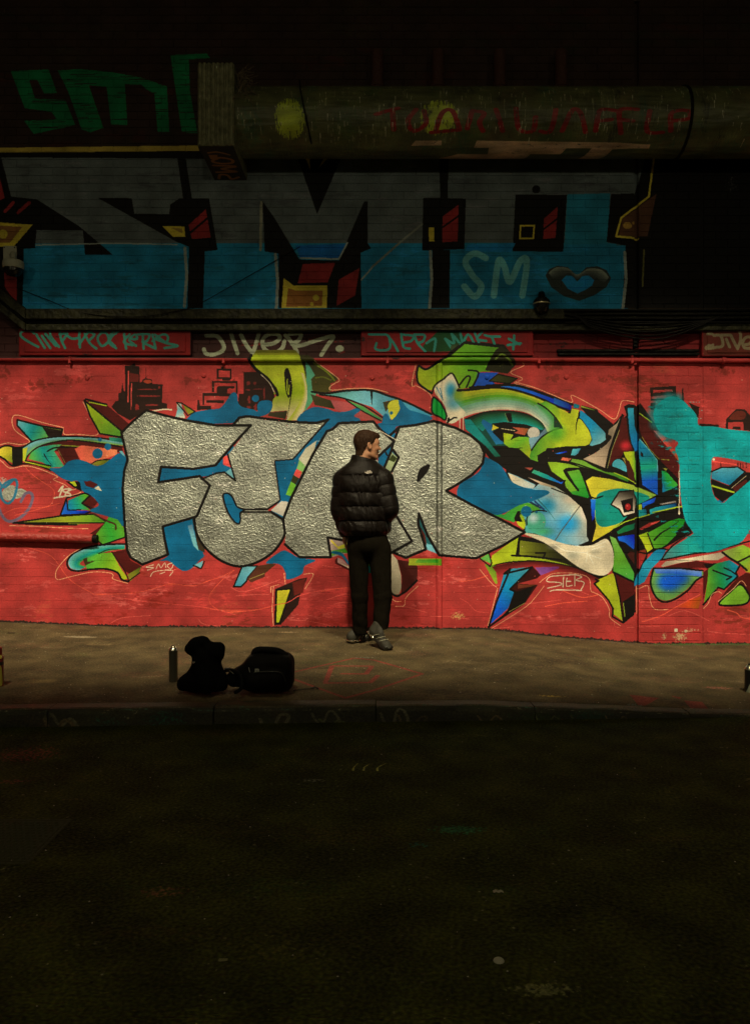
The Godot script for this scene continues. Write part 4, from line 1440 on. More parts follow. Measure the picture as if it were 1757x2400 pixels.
func body_field(p: Vector3) -> float:
	var d := egg(p, Vector3(-0.09, 1.32, 0.70), Vector3(0.165, 0.23, 0.11))
	d = smin(d, egg(p, Vector3(-0.06, 0.98, 0.70), Vector3(0.135, 0.14, 0.105)), 0.05)
	d = smin(d, capsule(p, Vector3(-0.09, 1.48, 0.70), Vector3(-0.108, 1.60, 0.705), 0.07, 0.056), 0.05)
	d = smin(d, capsule(p, Vector3(-0.24, 1.45, 0.69), Vector3(-0.272, 1.225, 0.70), 0.055, 0.045), 0.05)
	d = smin(d, capsule(p, Vector3(-0.272, 1.225, 0.70), Vector3(-0.238, 1.04, 0.655), 0.044, 0.032), 0.02)
	d = smin(d, capsule(p, Vector3(0.06, 1.45, 0.71), Vector3(0.112, 1.225, 0.74), 0.055, 0.045), 0.05)
	d = smin(d, capsule(p, Vector3(0.112, 1.225, 0.74), Vector3(0.035, 1.09, 0.555), 0.044, 0.032), 0.02)
	d = smin(d, capsule(p, Vector3(-0.135, 0.92, 0.70), Vector3(-0.118, 0.53, 0.67), 0.074, 0.052), 0.04)
	d = smin(d, capsule(p, Vector3(-0.118, 0.53, 0.67), Vector3(-0.115, 0.25, 0.625), 0.052, 0.034), 0.02)
	d = smin(d, capsule(p, Vector3(0.02, 0.92, 0.70), Vector3(0.058, 0.53, 0.72), 0.074, 0.052), 0.04)
	return smin(d, capsule(p, Vector3(0.058, 0.53, 0.72), Vector3(0.022, 0.31, 0.755), 0.052, 0.034), 0.02)
const SEAMS := [1.030, 1.130, 1.241, 1.349, 1.485, 1.60]
func quilt(t: float) -> float: return pow(maxf(sin(PI * t), 0.0), 0.45)
func sleeve(p: Vector3, a: Vector3, b: Vector3, c: Vector3, ra: float, rb: float, rc: float) -> float:
	var best := 9.0
	var so_far := 0.0
	for s: Array in [[a, b, ra, rb], [b, c, rb, rc]]:
		var o: Vector3 = s[0]
		var ab: Vector3 = (s[1] as Vector3) - o
		var t := clampf((p - o).dot(ab) / ab.length_squared(), 0.0, 1.0)
		var along := so_far + t * ab.length()
		var puff := 0.011 * (quilt(fposmod(along / 0.088 + 0.35, 1.0)) - 0.6)
		best = smin(best, p.distance_to(o + ab * t) - lerpf(s[2], s[3], t) - puff, 0.02)
		so_far += ab.length()
	return best
func jacket_field(p: Vector3) -> float:
	var a := 0.30
	var c := Vector3(lerpf(-0.070, -0.092, clampf((p.y - 1.0) * 2.5, 0.0, 1.0)), 0.0, 0.70)
	var d := p - c
	var lx := d.x * cos(a) + d.z * -sin(a)
	var lz := d.x * sin(a) + d.z * cos(a)
	var hx := table(p.y, [[1.02, 0.178], [1.05, 0.198], [1.16, 0.206], [1.30, 0.206], [1.42, 0.206], [1.48, 0.203], [1.52, 0.190], [1.55, 0.168], [1.58, 0.134], [1.605, 0.104], [1.64, 0.088]])
	var hz := table(p.y, [[1.02, 0.142], [1.05, 0.155], [1.30, 0.156], [1.42, 0.15], [1.50, 0.138], [1.55, 0.118], [1.59, 0.098], [1.64, 0.084]])
	var puff := 0.0
	for i in 5:
		if p.y >= SEAMS[i] and p.y < SEAMS[i + 1]:
			var t: float = (p.y - SEAMS[i]) / (SEAMS[i + 1] - SEAMS[i])
			puff = (0.020 if i < 4 else 0.010) * (quilt(t) - 0.55)
			if i < 4:
				var k := absf(t - 0.5) * 2.0
				puff += 0.0052 * k * sin(lx * 120.0 + i * 5.0 + 2.2 * sin(lx * 37.0 + i) + (t - 0.5) * 5.0) + 0.0040 * folds.get_noise_3d(lx * 520.0, p.y * 160.0, lz * 200.0 + i * 50.0)
	if p.y < SEAMS[0]:
		puff = -0.006
	hx += puff
	hz += puff
	var e := Vector2(lx / hx, lz / hz).length()
	var torso := (e - 1.0) * minf(hx, hz) if e > 1.0 else (e - 1.0) * hz
	torso = smax(torso, 1.012 - p.y, 0.012)
	torso = smin(torso, capsule(p, Vector3(-0.096, 1.560, 0.700), Vector3(-0.094, 1.63, 0.702), 0.096, 0.085), 0.03)
	torso = smax(torso, p.y - (1.642 - (p.x + 0.13) * 0.26), 0.008)
	torso = smax(torso, -capsule(p, Vector3(-0.088, 1.60, 0.705), Vector3(-0.088, 1.75, 0.705), 0.072, 0.078), 0.006)
	var l := sleeve(p, Vector3(-0.245, 1.452, 0.69), Vector3(-0.276, 1.225, 0.70), Vector3(-0.236, 1.045, 0.655), 0.088, 0.076, 0.056)
	var r := sleeve(p, Vector3(0.058, 1.452, 0.71), Vector3(0.112, 1.225, 0.745), Vector3(0.030, 1.09, 0.55), 0.090, 0.078, 0.058)
	return smin(smin(torso, l, 0.022), r, 0.022)
func trouser_field(p: Vector3) -> float:
	var d := egg(p, Vector3(-0.055, 0.96, 0.70), Vector3(0.162, 0.13, 0.126))
	var w := 0.007 * folds.get_noise_3d(p.x * 260.0, p.y * 110.0, p.z * 260.0) + 0.004 * folds.get_noise_3d(p.x * 120.0, p.y * 300.0, p.z * 120.0 + 40.0) * exp(-absf(p.y - 0.55) * 7.0) + 0.0035 * sin(p.y * 60.0 + p.x * 25.0) * exp(-absf(p.y - 0.28) * 10.0)
	var l := smin(capsule(p, Vector3(-0.134, 0.90, 0.70), Vector3(-0.122, 0.53, 0.67), 0.086, 0.066), capsule(p, Vector3(-0.122, 0.53, 0.67), Vector3(-0.118, 0.235, 0.63), 0.065, 0.057), 0.02)
	var r := smin(capsule(p, Vector3(0.036, 0.90, 0.70), Vector3(0.064, 0.53, 0.72), 0.092, 0.071), capsule(p, Vector3(0.064, 0.53, 0.72), Vector3(0.042, 0.275, 0.755), 0.070, 0.062), 0.02)
	l = smax(l + w, 0.218 - p.y, 0.008)
	r = smax(r + w, 0.272 - p.y + (p.x - 0.04) * 0.25, 0.008)
	return smax(smin(smin(l, r, 0.010), d, 0.03), p.y - 1.06, 0.01)
func shoe(parent: Node3D, heel: Vector3, toe: Vector3, ankle: Vector3, upper: Material, sole: Material, shine: Material, trim: Material) -> void:
	var l := (toe - heel).normalized()
	var s := l.cross(Vector3.UP).normalized()
	var u := s.cross(l)
	var n := heel.distance_to(toe)
	var loc := func(p: Vector3) -> Vector3: return Vector3((p - heel).dot(l), (p - heel).dot(u), (p - heel).dot(s))
	var world := func(q: Vector3) -> Vector3: return heel + l * q.x + u * q.y + s * q.z
	var an: Vector3 = loc.call(ankle)
	var up := func(p: Vector3) -> float:
		var q: Vector3 = loc.call(p)
		var d := capsule(q, Vector3(0.012, 0.044, 0), Vector3(n - 0.045, 0.032, 0), 0.033, 0.027)
		d = smin(d, egg(q, Vector3(n - 0.035, 0.030, 0), Vector3(0.052, 0.023, 0.038)), 0.03)
		d = smin(d, capsule(q, Vector3(0.022, 0.05, 0), an, 0.036, 0.038), 0.04)
		d = smin(d, capsule(q, Vector3(0.09, 0.075, 0), an * 0.8 + Vector3(0.04, 0.01, 0), 0.024, 0.02), 0.03)
		return smax(smax(d, 0.014 - q.y, 0.004), (q - an).length() - 0.30, 0.01)
	var bottom := func(p: Vector3) -> float:
		var q: Vector3 = loc.call(p)
		var hw := 0.036 + 0.010 * clampf(q.x / n, 0.0, 1.0) - 0.006 * sin(PI * clampf(q.x / n * 1.3, 0.0, 1.0))
		var lift := 0.012 * pow(clampf(q.x / n, 0.0, 1.0), 3.0)
		var b := Vector3(absf(q.x - n * 0.5) - n * 0.5 + 0.006, absf(q.y - 0.012 - lift) - 0.008, absf(q.z) - hw + 0.014)
		return Vector3(maxf(b.x, 0), maxf(b.y, 0), maxf(b.z, 0)).length() + minf(maxf(b.x, maxf(b.y, b.z)), 0.0) - 0.011
	var lo := Vector3(minf(heel.x, minf(toe.x, ankle.x)), minf(heel.y, toe.y), minf(heel.z, minf(toe.z, ankle.z))) - Vector3.ONE * 0.075
	var hi := Vector3(maxf(heel.x, maxf(toe.x, ankle.x)), maxf(ankle.y, heel.y), maxf(heel.z, maxf(toe.z, ankle.z))) + Vector3.ONE * 0.075
	var st := begin()
	nets(st, lo, hi, 0.0055, up)
	var o := obj("shoe", st, upper, parent)
	st = begin()
	nets(st, lo, hi, 0.0055, bottom)
	obj("sole", st, sole, o)
	for k: Vector3 in [Vector3(0.0, 0.017, 0.030), Vector3(0.05, 0.017, 0.037), Vector3(0.0, 0.017, -0.030), Vector3(0.05, 0.017, -0.037), Vector3(-0.012, 0.019, 0.0)]:
		st = begin()
		lathe(st, [[0.0, -0.024], [0.008, -0.02], [0.011, -0.008], [0.011, 0.008], [0.008, 0.02], [0.0, 0.024]], world.call(k), l if k.z != 0.0 else s, 10)
		obj("air_unit", st, shine, o)
	for k in 3:
		for side: float in [-1.0, 1.0]:
			st = begin()
			var path := []
			for j in 5:
				var q := Vector3(0.055 + k * 0.038 + j * 0.011, 0.030 + j * 0.011, 0.0)
				var z := 0.10
				while z > 0.005 and up.call(world.call(Vector3(q.x, q.y, side * z))) > 0.0:
					z -= 0.003
				path.append(world.call(Vector3(q.x, q.y, side * (z + 0.001))))
			tube(st, path, 0.0042, 5)
			obj("stripe", st, trim, o)

func build_man() -> void:
	uvf = box_uv
	var skin := bumpy(mat(Color(0.36, 0.175, 0.100), 0.5), rough_n, 6.0, 0.15)
	skin.subsurf_scatter_enabled = true
	skin.subsurf_scatter_strength = 0.06
	var hair_m := bumpy(mat(Color(0.020, 0.0085, 0.0034), 0.6), relief(0.1, 3, 256, 7.0), 6.0, 1.0)
	hair_m.metallic_specular = 0.25
	var puffer := bumpy(mat(Color(0.0056, 0.0042, 0.0036), 0.40), cloth_n, 3.0, 0.4)
	puffer.metallic_specular = 0.22
	var twill := bumpy(mat(Color(0.0068, 0.0056, 0.0036), 0.85), cloth_n, 4.0, 0.6)
	twill.metallic_specular = 0.12
	var man := thing("person", "man in black puffer jacket and dark trousers facing the wall, head turned right", "person", "", Vector3.ZERO)
	var st := begin()
	nets(st, Vector3(-0.40, 0.18, 0.45), Vector3(0.24, 1.64, 0.88), 0.013, body_field)
	nets(st, Vector3(-0.22, 1.57, 0.55), Vector3(0.10, 1.87, 0.86), 0.0038, head_field)
	nets(st, Vector3(-0.30, 0.86, 0.57), Vector3(-0.16, 1.12, 0.74), 0.0042, left_hand)
	nets(st, Vector3(-0.06, 0.88, 0.44), Vector3(0.10, 1.14, 0.62), 0.0042, right_hand)
	obj("body", st, skin, man)
	st = begin()
	nets(st, Vector3(-0.22, 1.61, 0.55), Vector3(0.10, 1.88, 0.86), 0.0038, hair_field)
	obj("hair", st, hair_m, man)
	var to_world := func(q: Vector3) -> Vector3: return SKULL + facing * q.x + Vector3.UP * q.y + lateral * q.z
	for side: float in [1.0, -1.0]:
		st = begin()
		lathe(st, [[0.0, -0.0112], [0.008, -0.008], [0.0112, 0.0], [0.008, 0.008], [0.0, 0.0112]], to_world.call(Vector3(0.0755, 0.001, side * 0.031)), Vector3.UP, 12)
		var eye := obj("eye", st, mat(Color(0.55, 0.50, 0.45), 0.2), man)
		st = begin()
		lathe(st, [[0.0055, 0.0], [0.004, 0.001], [0.0, 0.0013]], to_world.call(Vector3(0.0862, 0.001, side * 0.0325)), facing, 12)
		obj("iris", st, mat(Color(0.03, 0.02, 0.012), 0.2), eye)
		st = begin()
		var brow := []
		for q: Vector3 in [Vector3(0.090, 0.022, side * 0.014), Vector3(0.086, 0.026, side * 0.028), Vector3(0.072, 0.022, side * 0.047)]:
			var w: Vector3 = to_world.call(q)
			for k in 12:
				if head_field(w) > -0.001:
					w -= facing * 0.0015
			brow.append(w)
		tube(st, curve(brow), 0.0036, 6)
		obj("eyebrow", st, hair_m, man)
	st = begin()
	nets(st, Vector3(-0.40, 0.98, 0.44), Vector3(0.24, 1.70, 0.93), 0.0075, jacket_field)
	var jk := obj("jacket", st, puffer, man)
	# stitched hem and seams, and the small mark on the right shoulder blade
	for y: float in [1.036, 1.130, 1.241, 1.349, 1.485]:
		st = begin()
		var path := []
		for k in 25:
			var t := lerpf(-1.25, 1.25, k / 24.0)
			var dir := Vector3(sin(t - 0.0), 0.0, cos(t))
			var o := Vector3(-0.085, y, 0.70)
			var r := 0.30
			while r > 0.05 and jacket_field(o + dir * r) > 0.0:
				r -= 0.003
			path.append(o + dir * (r + 0.0005))
		tube(st, path, 0.0016, 4)
		obj("seam", st, mat(Color(0.010, 0.009, 0.0085), 0.9), jk)
	var mark := Vector3(-0.050, 1.508, 1.0)
	while jacket_field(mark) > 0.001 and mark.z > 0.7:
		mark.z -= 0.001
	var e := 0.012
	var nrm := Vector3(jacket_field(mark + Vector3(e, 0, 0)) - jacket_field(mark - Vector3(e, 0, 0)), jacket_field(mark + Vector3(0, e, 0)) - jacket_field(mark - Vector3(0, e, 0)), jacket_field(mark + Vector3(0, 0, e)) - jacket_field(mark - Vector3(0, 0, e))).normalized()
	var ux := Vector3.UP.cross(nrm).normalized()
	var uy := nrm.cross(ux)
	var thread := mat(Color(0.62, 0.56, 0.50), 0.6)
	st = begin()
	for k in 3:
		var path := []
		for j in 9:
			var a := PI * 0.5 * j / 8.0
			path.append(mark + nrm * 0.008 + ux * (0.004 + cos(a) * (0.007 + k * 0.0068)) + uy * (-0.010 + sin(a) * (0.007 + k * 0.0068)))
		tube(st, path, 0.0023, 5)
	obj("emblem", st, thread, jk)
	var font := SystemFont.new()
	font.font_names = PackedStringArray(["Droid Sans"])
	font.font_weight = 700
	for k in 3:
		var tm := TextMesh.new()
		tm.text = ["THE", "NORTH", "FACE"][k]
		tm.font = font
		tm.font_size = 16
		tm.pixel_size = 0.00060
		tm.depth = 0.0012
		tm.horizontal_alignment = HORIZONTAL_ALIGNMENT_RIGHT
		var o := MeshInstance3D.new()
		o.mesh = tm
		o.material_override = thread
		o.basis = Basis(ux, uy, nrm)
		o.position = mark + nrm * 0.011 + ux * 0.001 + uy * (0.0045 - k * 0.0085)
		name_it(o, "lettering", jk)
	st = begin()
	nets(st, Vector3(-0.27, 0.20, 0.50), Vector3(0.17, 1.08, 0.88), 0.0085, trouser_field)
	obj("trousers", st, twill, man)
	st = begin()
	var c := to_world.call(Vector3(0.012, -0.128, 0.045)) as Vector3
	hull(st, c - Vector3(0.010, 0.008, 0.012), c + Vector3(0.010, 0.008, 0.006), 0.003)
	obj("collar_label", st, mat(Color(0.6, 0.55, 0.5), 0.7), man)
	var gy := pave_y(-0.1, 0.55)
	var upper := bumpy(mat(Color(0.022, 0.020, 0.013), 0.7), cloth_n, 6.0, 0.6)
	var sole := mat(Color(0.016, 0.015, 0.013), 0.5)
	var shine := mat(Color(0.55, 0.50, 0.38), 0.22, 0.9)
	var trim := mat(Color(0.24, 0.23, 0.17), 0.45)
	shoe(man, Vector3(-0.197, gy + 0.001, 0.640), Vector3(-0.015, gy + 0.001, 0.470), Vector3(-0.128, gy + 0.115, 0.610), upper, sole, shine, trim)
	var ty := pave_y(0.09, 0.87)
	shoe(man, Vector3(-0.028, ty + 0.098, 0.735), Vector3(0.100, ty - 0.004, 0.885), Vector3(0.022, ty + 0.185, 0.768), upper, sole, shine, trim)
# ---------------------------------------------------------------- the mural
func paint_mural(m: Canvas) -> void:
	var K := m.ink(14, 11, 9)
	var RED := m.ink(150, 47, 42)
	var MAROON := m.ink(66, 16, 13)
	var PINK := m.ink(190, 68, 58)
	var BLUE := m.ink(0, 82, 112)
	var LIME := m.ink(150, 162, 26)
	var GREEN := m.ink(72, 132, 28)
	var DGREEN := m.ink(18, 74, 44)
	var TEAL := m.ink(0, 118, 112)
	var SKY := m.ink(96, 152, 156)
	var LBLUE := m.ink(0, 112, 146)
	var ROYAL := m.ink(4, 72, 172)
	var CREAM := m.ink(188, 174, 140)
	var TAN := m.ink(156, 132, 100)
	var OLIVE := m.ink(112, 112, 26)
	var YEL := m.ink(186, 172, 40)
	var PURPLE := m.ink(112, 58, 122)
	var SILVER := m.ink(142, 140, 120)
	var LINE := m.ink(208, 142, 98)
	var HOT := m.ink(226, 76, 54)
	var DK := m.ink(34, 18, 13)
	var CYAN := m.ink(0, 134, 132)
	m.frame(0, 0, 1)
	m.img.fill(RED)
	# worn, differently mixed coats of red
	rng.seed = 11
	for i in 150:
		var c := [m.ink(132, 36, 28), m.ink(176, 56, 50), m.ink(150, 58, 44), m.ink(116, 40, 29), m.ink(170, 64, 57)][i % 5] as Color
		m.scuff(c, rng.randf_range(-140, 1900), rng.randf_range(845, 1500), rng.randf_range(30, 110), rng.randf_range(14, 60), rng.randf_range(0.0, 0.35), Vector2(0.12, 0.4))
	for i in 34:
		m.scuff(m.ink(112, 36, 27), rng.randf_range(-140, 1900), rng.randf_range(850, 905), rng.randf_range(20, 60), rng.randf_range(8, 30), 0.25, Vector2(0.3, 0.3))
	for i in 80:
		m.scuff([m.ink(186, 82, 72), m.ink(170, 66, 58)][i % 2], rng.randf_range(-140, 1900), rng.randf_range(1250, 1500), rng.randf_range(20, 90), rng.randf_range(6, 26), rng.randf_range(-0.1, 0.2), Vector2(0.2, 0.6))
	for i in 30:
		var u := rng.randf_range(-140, 1850)
		var v := rng.randf_range(1300, 1480)
		m.C(m.ink(196, 84, 70), rng.randf_range(0.7, 1.3), [u, v, u + rng.randf_range(10, 50), v + rng.randf_range(-14, 14), u + rng.randf_range(50, 120), v + rng.randf_range(-20, 20)])
	paint_upper(m)
	# black skylines
	m.frame(240, 830, 6.8833)
	m.P(DK, [365, 190, 470, 180, 520, 140, 545, 190, 600, 200, 605, 460, 650, 440, 650, 410, 698, 390, 705, 210, 714, 390, 800, 410, 812, 480, 975, 490, 965, 780, 1045, 800, 1045, 880, 720, 900, 450, 1070, 250, 960, 150, 850, 215, 760, 265, 750, 265, 630, 305, 620, 325, 460, 350, 600, 375, 600])
	m.P(m.ink(92, 28, 22), [442, 300, 590, 330, 588, 445, 450, 445])
	m.P(PINK, [416, 270, 432, 270, 428, 780, 408, 780])
	m.P(PINK, [466, 470, 482, 470, 470, 900, 458, 900])
	m.S(m.ink(140, 50, 30), [664, 440, 710, 412, 780, 420, 800, 455, 730, 475])
	for a: Array in [[540, 655, 930, 690], [690, 800, 910, 838], [520, 800, 600, 905], [560, 560, 900, 575], [900, 510, 940, 560]]:
		m.scuff(m.ink(140, 38, 34), (a[0] + a[2]) * 0.5, (a[1] + a[3]) * 0.5, (a[2] - a[0]) / 13.0, maxf((a[3] - a[1]) / 13.0, 2.0), 0.8)
	m.C(CREAM, 3.0, [730, 935, 870, 910, 1010, 890, 1120, 900])
	m.G([CREAM, SKY, CREAM], [1200, 780, 1300, 1040], [1200, 790, 1270, 790, 1340, 1035, 1180, 1010, 1210, 900])
	m.P(OLIVE, [1310, 820, 1500, 930, 1400, 980, 1340, 900])
	m.O(K, 3.0, [1200, 780, 1280, 790, 1500, 930, 1380, 990])
	m.frame(440, 830, 6.8833)
	for a: Array in [[465, 232, 712, 268], [465, 232, 500, 400], [680, 232, 712, 400], [480, 370, 700, 405], [540, 200, 575, 240], [560, 400, 690, 430], [392, 430, 806, 468], [395, 430, 428, 615], [778, 430, 806, 640], [240, 625, 690, 680], [240, 640, 268, 820], [300, 740, 585, 790], [200, 830, 380, 900]]:
		m.P(DK, [a[0], a[1], a[2], a[1] + 6, a[2], a[3], a[0], a[3] - 5])
	m.S(DK, [470, 590, 490, 520, 640, 515, 750, 520, 740, 555, 650, 560, 620, 650, 480, 640])
	m.P(DK, [150, 900, 160, 735, 185, 740, 215, 900])
	m.P(DK, [905, 290, 1150, 290, 1400, 560, 1400, 920, 800, 900, 830, 640, 905, 640])
	for a: Array in [[940, 425, 1010, 500], [1050, 440, 1110, 500], [930, 560, 1020, 590], [1215, 530, 1250, 740], [960, 660, 1010, 800], [1060, 800, 1120, 920], [940, 830, 1030, 880], [1050, 550, 1200, 575]]:
		m.scuff(m.ink(112, 34, 30), (a[0] + a[2]) * 0.5, (a[1] + a[3]) * 0.5, (a[2] - a[0]) / 12.0, (a[3] - a[1]) / 12.0, 0.7)
	m.frame(1440, 820, 5.2114)
	m.P(DK, [425, 460, 745, 440, 745, 560, 790, 590, 740, 610, 440, 620])
	m.P(RED, [470, 492, 700, 484, 696, 508, 470, 525])
	m.P(RED, [450, 572, 740, 540, 640, 590, 450, 600])
	m.P(DK, [822, 465, 832, 465, 846, 640, 812, 640])
	m.P(DK, [900, 645, 1030, 700, 1020, 830, 960, 760])
	m.P(DK, [430, 650, 495, 645, 490, 740, 430, 730])
	m.P(DK, [1030, 900, 1265, 915, 1265, 945, 1030, 935])
	m.P(DK, [1350, 950, 1355, 850, 1400, 800, 1480, 722, 1580, 722, 1650, 800, 1760, 790, 1760, 1000, 1350, 960])
	m.S(m.ink(84, 30, 20), [1405, 850, 1420, 800, 1480, 750, 1560, 750, 1600, 790, 1560, 850])
	m.P(RED, [1380, 885, 1565, 880, 1570, 985, 1535, 985, 1530, 940, 1440, 940, 1430, 970, 1380, 970])
	m.fade = 0.3
	left_arrows(m, {"K": K, "RED": RED, "MAROON": MAROON, "BLUE": BLUE, "LIME": LIME, "GREEN": GREEN, "TEAL": TEAL, "SKY": SKY, "LBLUE": LBLUE, "ROYAL": ROYAL, "CREAM": CREAM, "OLIVE": OLIVE, "YEL": YEL, "PURPLE": PURPLE, "LINE": LINE, "HOT": HOT, "SILVER": SILVER})
	# the piece above the silver letters
	m.frame(560, 820, 4.8588)
	m.G([m.ink(46, 44, 14), m.ink(60, 56, 18)], [800, 130, 900, 500], [690, 60, 790, 60, 1130, 330, 1090, 370, 1040, 380, 1050, 470, 920, 510, 840, 460, 700, 200])
	m.C(m.ink(96, 104, 22), 4.0, [850, 150, 1000, 250, 1090, 350])
	m.C(m.ink(80, 84, 22), 3.0, [870, 320, 960, 310, 1050, 350])
	m.G([m.ink(70, 140, 110), m.ink(74, 132, 90)], [800, 140, 800, 680], [755, 130, 790, 160, 866, 290, 822, 330, 832, 450, 880, 500, 830, 600, 760, 690, 700, 690, 770, 300])
	m.G([LIME, m.ink(160, 166, 36), m.ink(128, 148, 18), m.ink(180, 166, 112)], [400, 70, 430, 720], [150, 60, 690, 60, 745, 240, 775, 400, 776, 560, 745, 690, 660, 800, 540, 800, 550, 690, 360, 705, 390, 560, 440, 510, 390, 500, 440, 450, 330, 320, 180, 210, 140, 140])
	m.R([735, 270, 772, 430, 770, 590, 670, 800], [690, 250, 740, 430, 690, 600, 560, 800], [CREAM, m.ink(176, 166, 90), m.ink(146, 156, 30)])
	m.P(m.ink(52, 46, 26), [350, 712, 552, 694, 530, 790, 330, 750])
	m.L(K, 7.0, [140, 60, 128, 140, 190, 220, 330, 330, 420, 450, 440, 515])
	m.C(CREAM, 1.6, [250, 280, 350, 380, 400, 480])
	m.S(K, [520, 235, 560, 214, 596, 320, 604, 440, 572, 545, 540, 500, 520, 340])
	m.C(LIME, 2.0, [552, 330, 548, 440, 566, 510, 572, 400])
	m.C(K, 3.4, [603, 430, 580, 600, 545, 790], true)
	m.frame(560, 800, 2.7533)
	m.P(m.ink(50, 46, 20), [462, 340, 605, 385, 640, 440, 490, 412])
	m.P(m.ink(146, 62, 58), [590, 378, 700, 392, 800, 440, 930, 522, 780, 500, 700, 470, 620, 440])
	m.G([m.ink(70, 140, 110), SKY, m.ink(50, 120, 140)], [460, 330, 1150, 420], [455, 325, 560, 332, 700, 318, 850, 318, 960, 350, 1070, 388, 1180, 440, 1250, 480, 1150, 500, 950, 500, 860, 425, 760, 392, 660, 362, 540, 350])
	m.C(K, 5.0, [470, 325, 560, 336, 700, 318, 850, 316, 960, 350, 1070, 388, 1240, 470])
	m.P(m.ink(60, 124, 62), [690, 376, 800, 420, 940, 512, 900, 500, 780, 440])
	m.C(K, 3.5, [520, 345, 660, 364, 800, 414, 945, 505])
	m.C(K, 3.0, [690, 378, 790, 446, 920, 515])
	m.P(K, [845, 316, 864, 316, 857, 420])
	m.C(LINE, 2.0, [490, 130, 640, 240, 620, 270, 590, 290, 595, 315, 720, 305, 850, 305, 960, 330])
	m.C(LINE, 1.6, [1140, 150, 1115, 280, 1150, 290, 1230, 340, 1245, 400, 1230, 430])
	top_right(m, {"K": K, "RED": RED, "MAROON": MAROON, "LIME": LIME, "GREEN": GREEN, "DGREEN": DGREEN, "TEAL": TEAL, "SKY": SKY, "LBLUE": LBLUE, "ROYAL": ROYAL, "CREAM": CREAM, "YEL": YEL, "BLUE": BLUE, "LINE": LINE, "TAN": TAN, "PINK": PINK})
	lower_right(m, {"K": K, "RED": RED, "MAROON": MAROON, "LIME": LIME, "GREEN": GREEN, "DGREEN": DGREEN, "TEAL": TEAL, "SKY": SKY, "LBLUE": LBLUE, "ROYAL": ROYAL, "CREAM": CREAM, "YEL": YEL, "BLUE": BLUE, "LINE": LINE, "TAN": TAN, "PINK": PINK, "PURPLE": PURPLE, "HOT": HOT})
	m.fade = 0.2
	m.frame(480, 1280, 5.1625)
	m.G([SKY, m.ink(60, 130, 146)], [560, 260, 380, 480], [455, 240, 640, 240, 520, 380, 500, 420, 440, 480, 355, 480])
	m.O(K, 3.5, [455, 240, 640, 240, 520, 380, 505, 425, 440, 490, 350, 490])
	m.P(m.ink(70, 36, 22), [640, 240, 800, 210, 860, 220, 730, 330, 730, 370, 560, 440, 510, 400])
	m.L(m.ink(120, 104, 50), 2.0, [540, 400, 720, 330])
	m.P(DK, [850, 520, 1130, 400, 1240, 380, 1150, 600, 1130, 710, 920, 950, 840, 960])
	m.P(m.ink(84, 24, 18), [1060, 440, 1220, 390, 1190, 560, 1080, 600])
	m.G([YEL, LIME], [960, 520, 880, 920], [876, 540, 1042, 520, 990, 700, 905, 925, 862, 925])
	m.O(K, 4.0, [868, 530, 1045, 515, 905, 935, 855, 935])
	m.L(LINE, 1.8, [830, 960, 815, 760, 830, 490])
	m.L(LINE, 1.2, [800, 560, 800, 490, 900, 465])
	m.C(HOT, 1.4, [0, 745, 220, 780, 560, 780, 760, 740, 860, 710, 980, 690])
	m.C(PINK, 2.0, [980, 690, 1060, 650, 1120, 610, 1250, 570, 1440, 530, 1640, 515, 1900, 520])
	m.C(HOT, 1.3, [360, 290, 180, 440, 60, 600, 90, 720, 280, 800, 650, 765])
	m.C(HOT, 1.2, [0, 430, 200, 370, 350, 290])
	m.C(LINE, 1.6, [960, 330, 975, 460])
	m.C(LINE, 1.4, [1200, 340, 1300, 330, 1300, 380, 1210, 520])
	m.S(CREAM, [1620, 150, 1720, 220, 1760, 300, 1640, 230])
	m.frame(760, 1240, 7.51)
	m.P(m.ink(150, 128, 110), [80, 160, 420, 220, 420, 420, 110, 500])
	m.P(YEL, [120, 180, 240, 310, 420, 230, 430, 320, 250, 350, 110, 220])
	m.P(GREEN, [300, 350, 430, 320, 430, 420, 250, 420, 120, 480, 130, 380])
	m.P(m.ink(160, 118, 106), [230, 500, 330, 540, 430, 660, 230, 590])
	m.P(MAROON, [190, 540, 230, 500, 230, 590, 450, 700, 450, 740, 190, 610])
	m.S(BLUE, [100, 410, 200, 390, 330, 440, 450, 620, 410, 620, 300, 480, 150, 430])
	m.G([CREAM, m.ink(120, 110, 84)], [1250, 540, 1250, 1150], [1180, 420, 1280, 540, 1350, 820, 1350, 1050, 1310, 1150, 1230, 1150, 1160, 1100])
	m.P(m.ink(60, 18, 14), [1280, 540, 1560, 580, 1640, 660, 1630, 920, 1420, 1120, 1350, 1140, 1360, 820])
	m.C(K, 5.0, [1160, 1120, 1270, 1180, 1360, 1140, 1450, 1080, 1630, 900])
	m.P(m.ink(122, 140, 24), [1490, 520, 2060, 520, 2060, 640, 1480, 640])
	m.P(GREEN, [1640, 530, 2000, 530, 2000, 590, 1600, 590])
	m.C(LINE, 1.6, [1160, 1200, 1250, 1270, 1350, 1270])
	m.C(LINE, 1.4, [1250, 1360, 1400, 1350, 1440, 1200, 1650, 1000])
	m.P(GREEN, [770, 560, 830, 570, 860, 760, 770, 760])
	m.P(TEAL, [770, 640, 850, 660, 850, 770, 770, 770])
	m.C(HOT, 1.3, [-60, 1100, 200, 1050, 500, 1020, 900, 1010])
	m.fade = 0.0
	# blue splashes
	m.rough = 0.5
	m.frame(440, 830, 6.8833)
	m.S(BLUE, [0, 1030, 130, 935, 380, 890, 520, 870, 620, 760, 690, 650, 750, 615, 800, 660, 815, 780, 880, 850, 1050, 890, 1125, 920, 1120, 840, 1170, 760, 1330, 750, 1368, 820, 1330, 930, 1200, 1000, 950, 1010, 740, 1110, 0, 1110])
	m.D(BLUE, 1095, 715, 58)
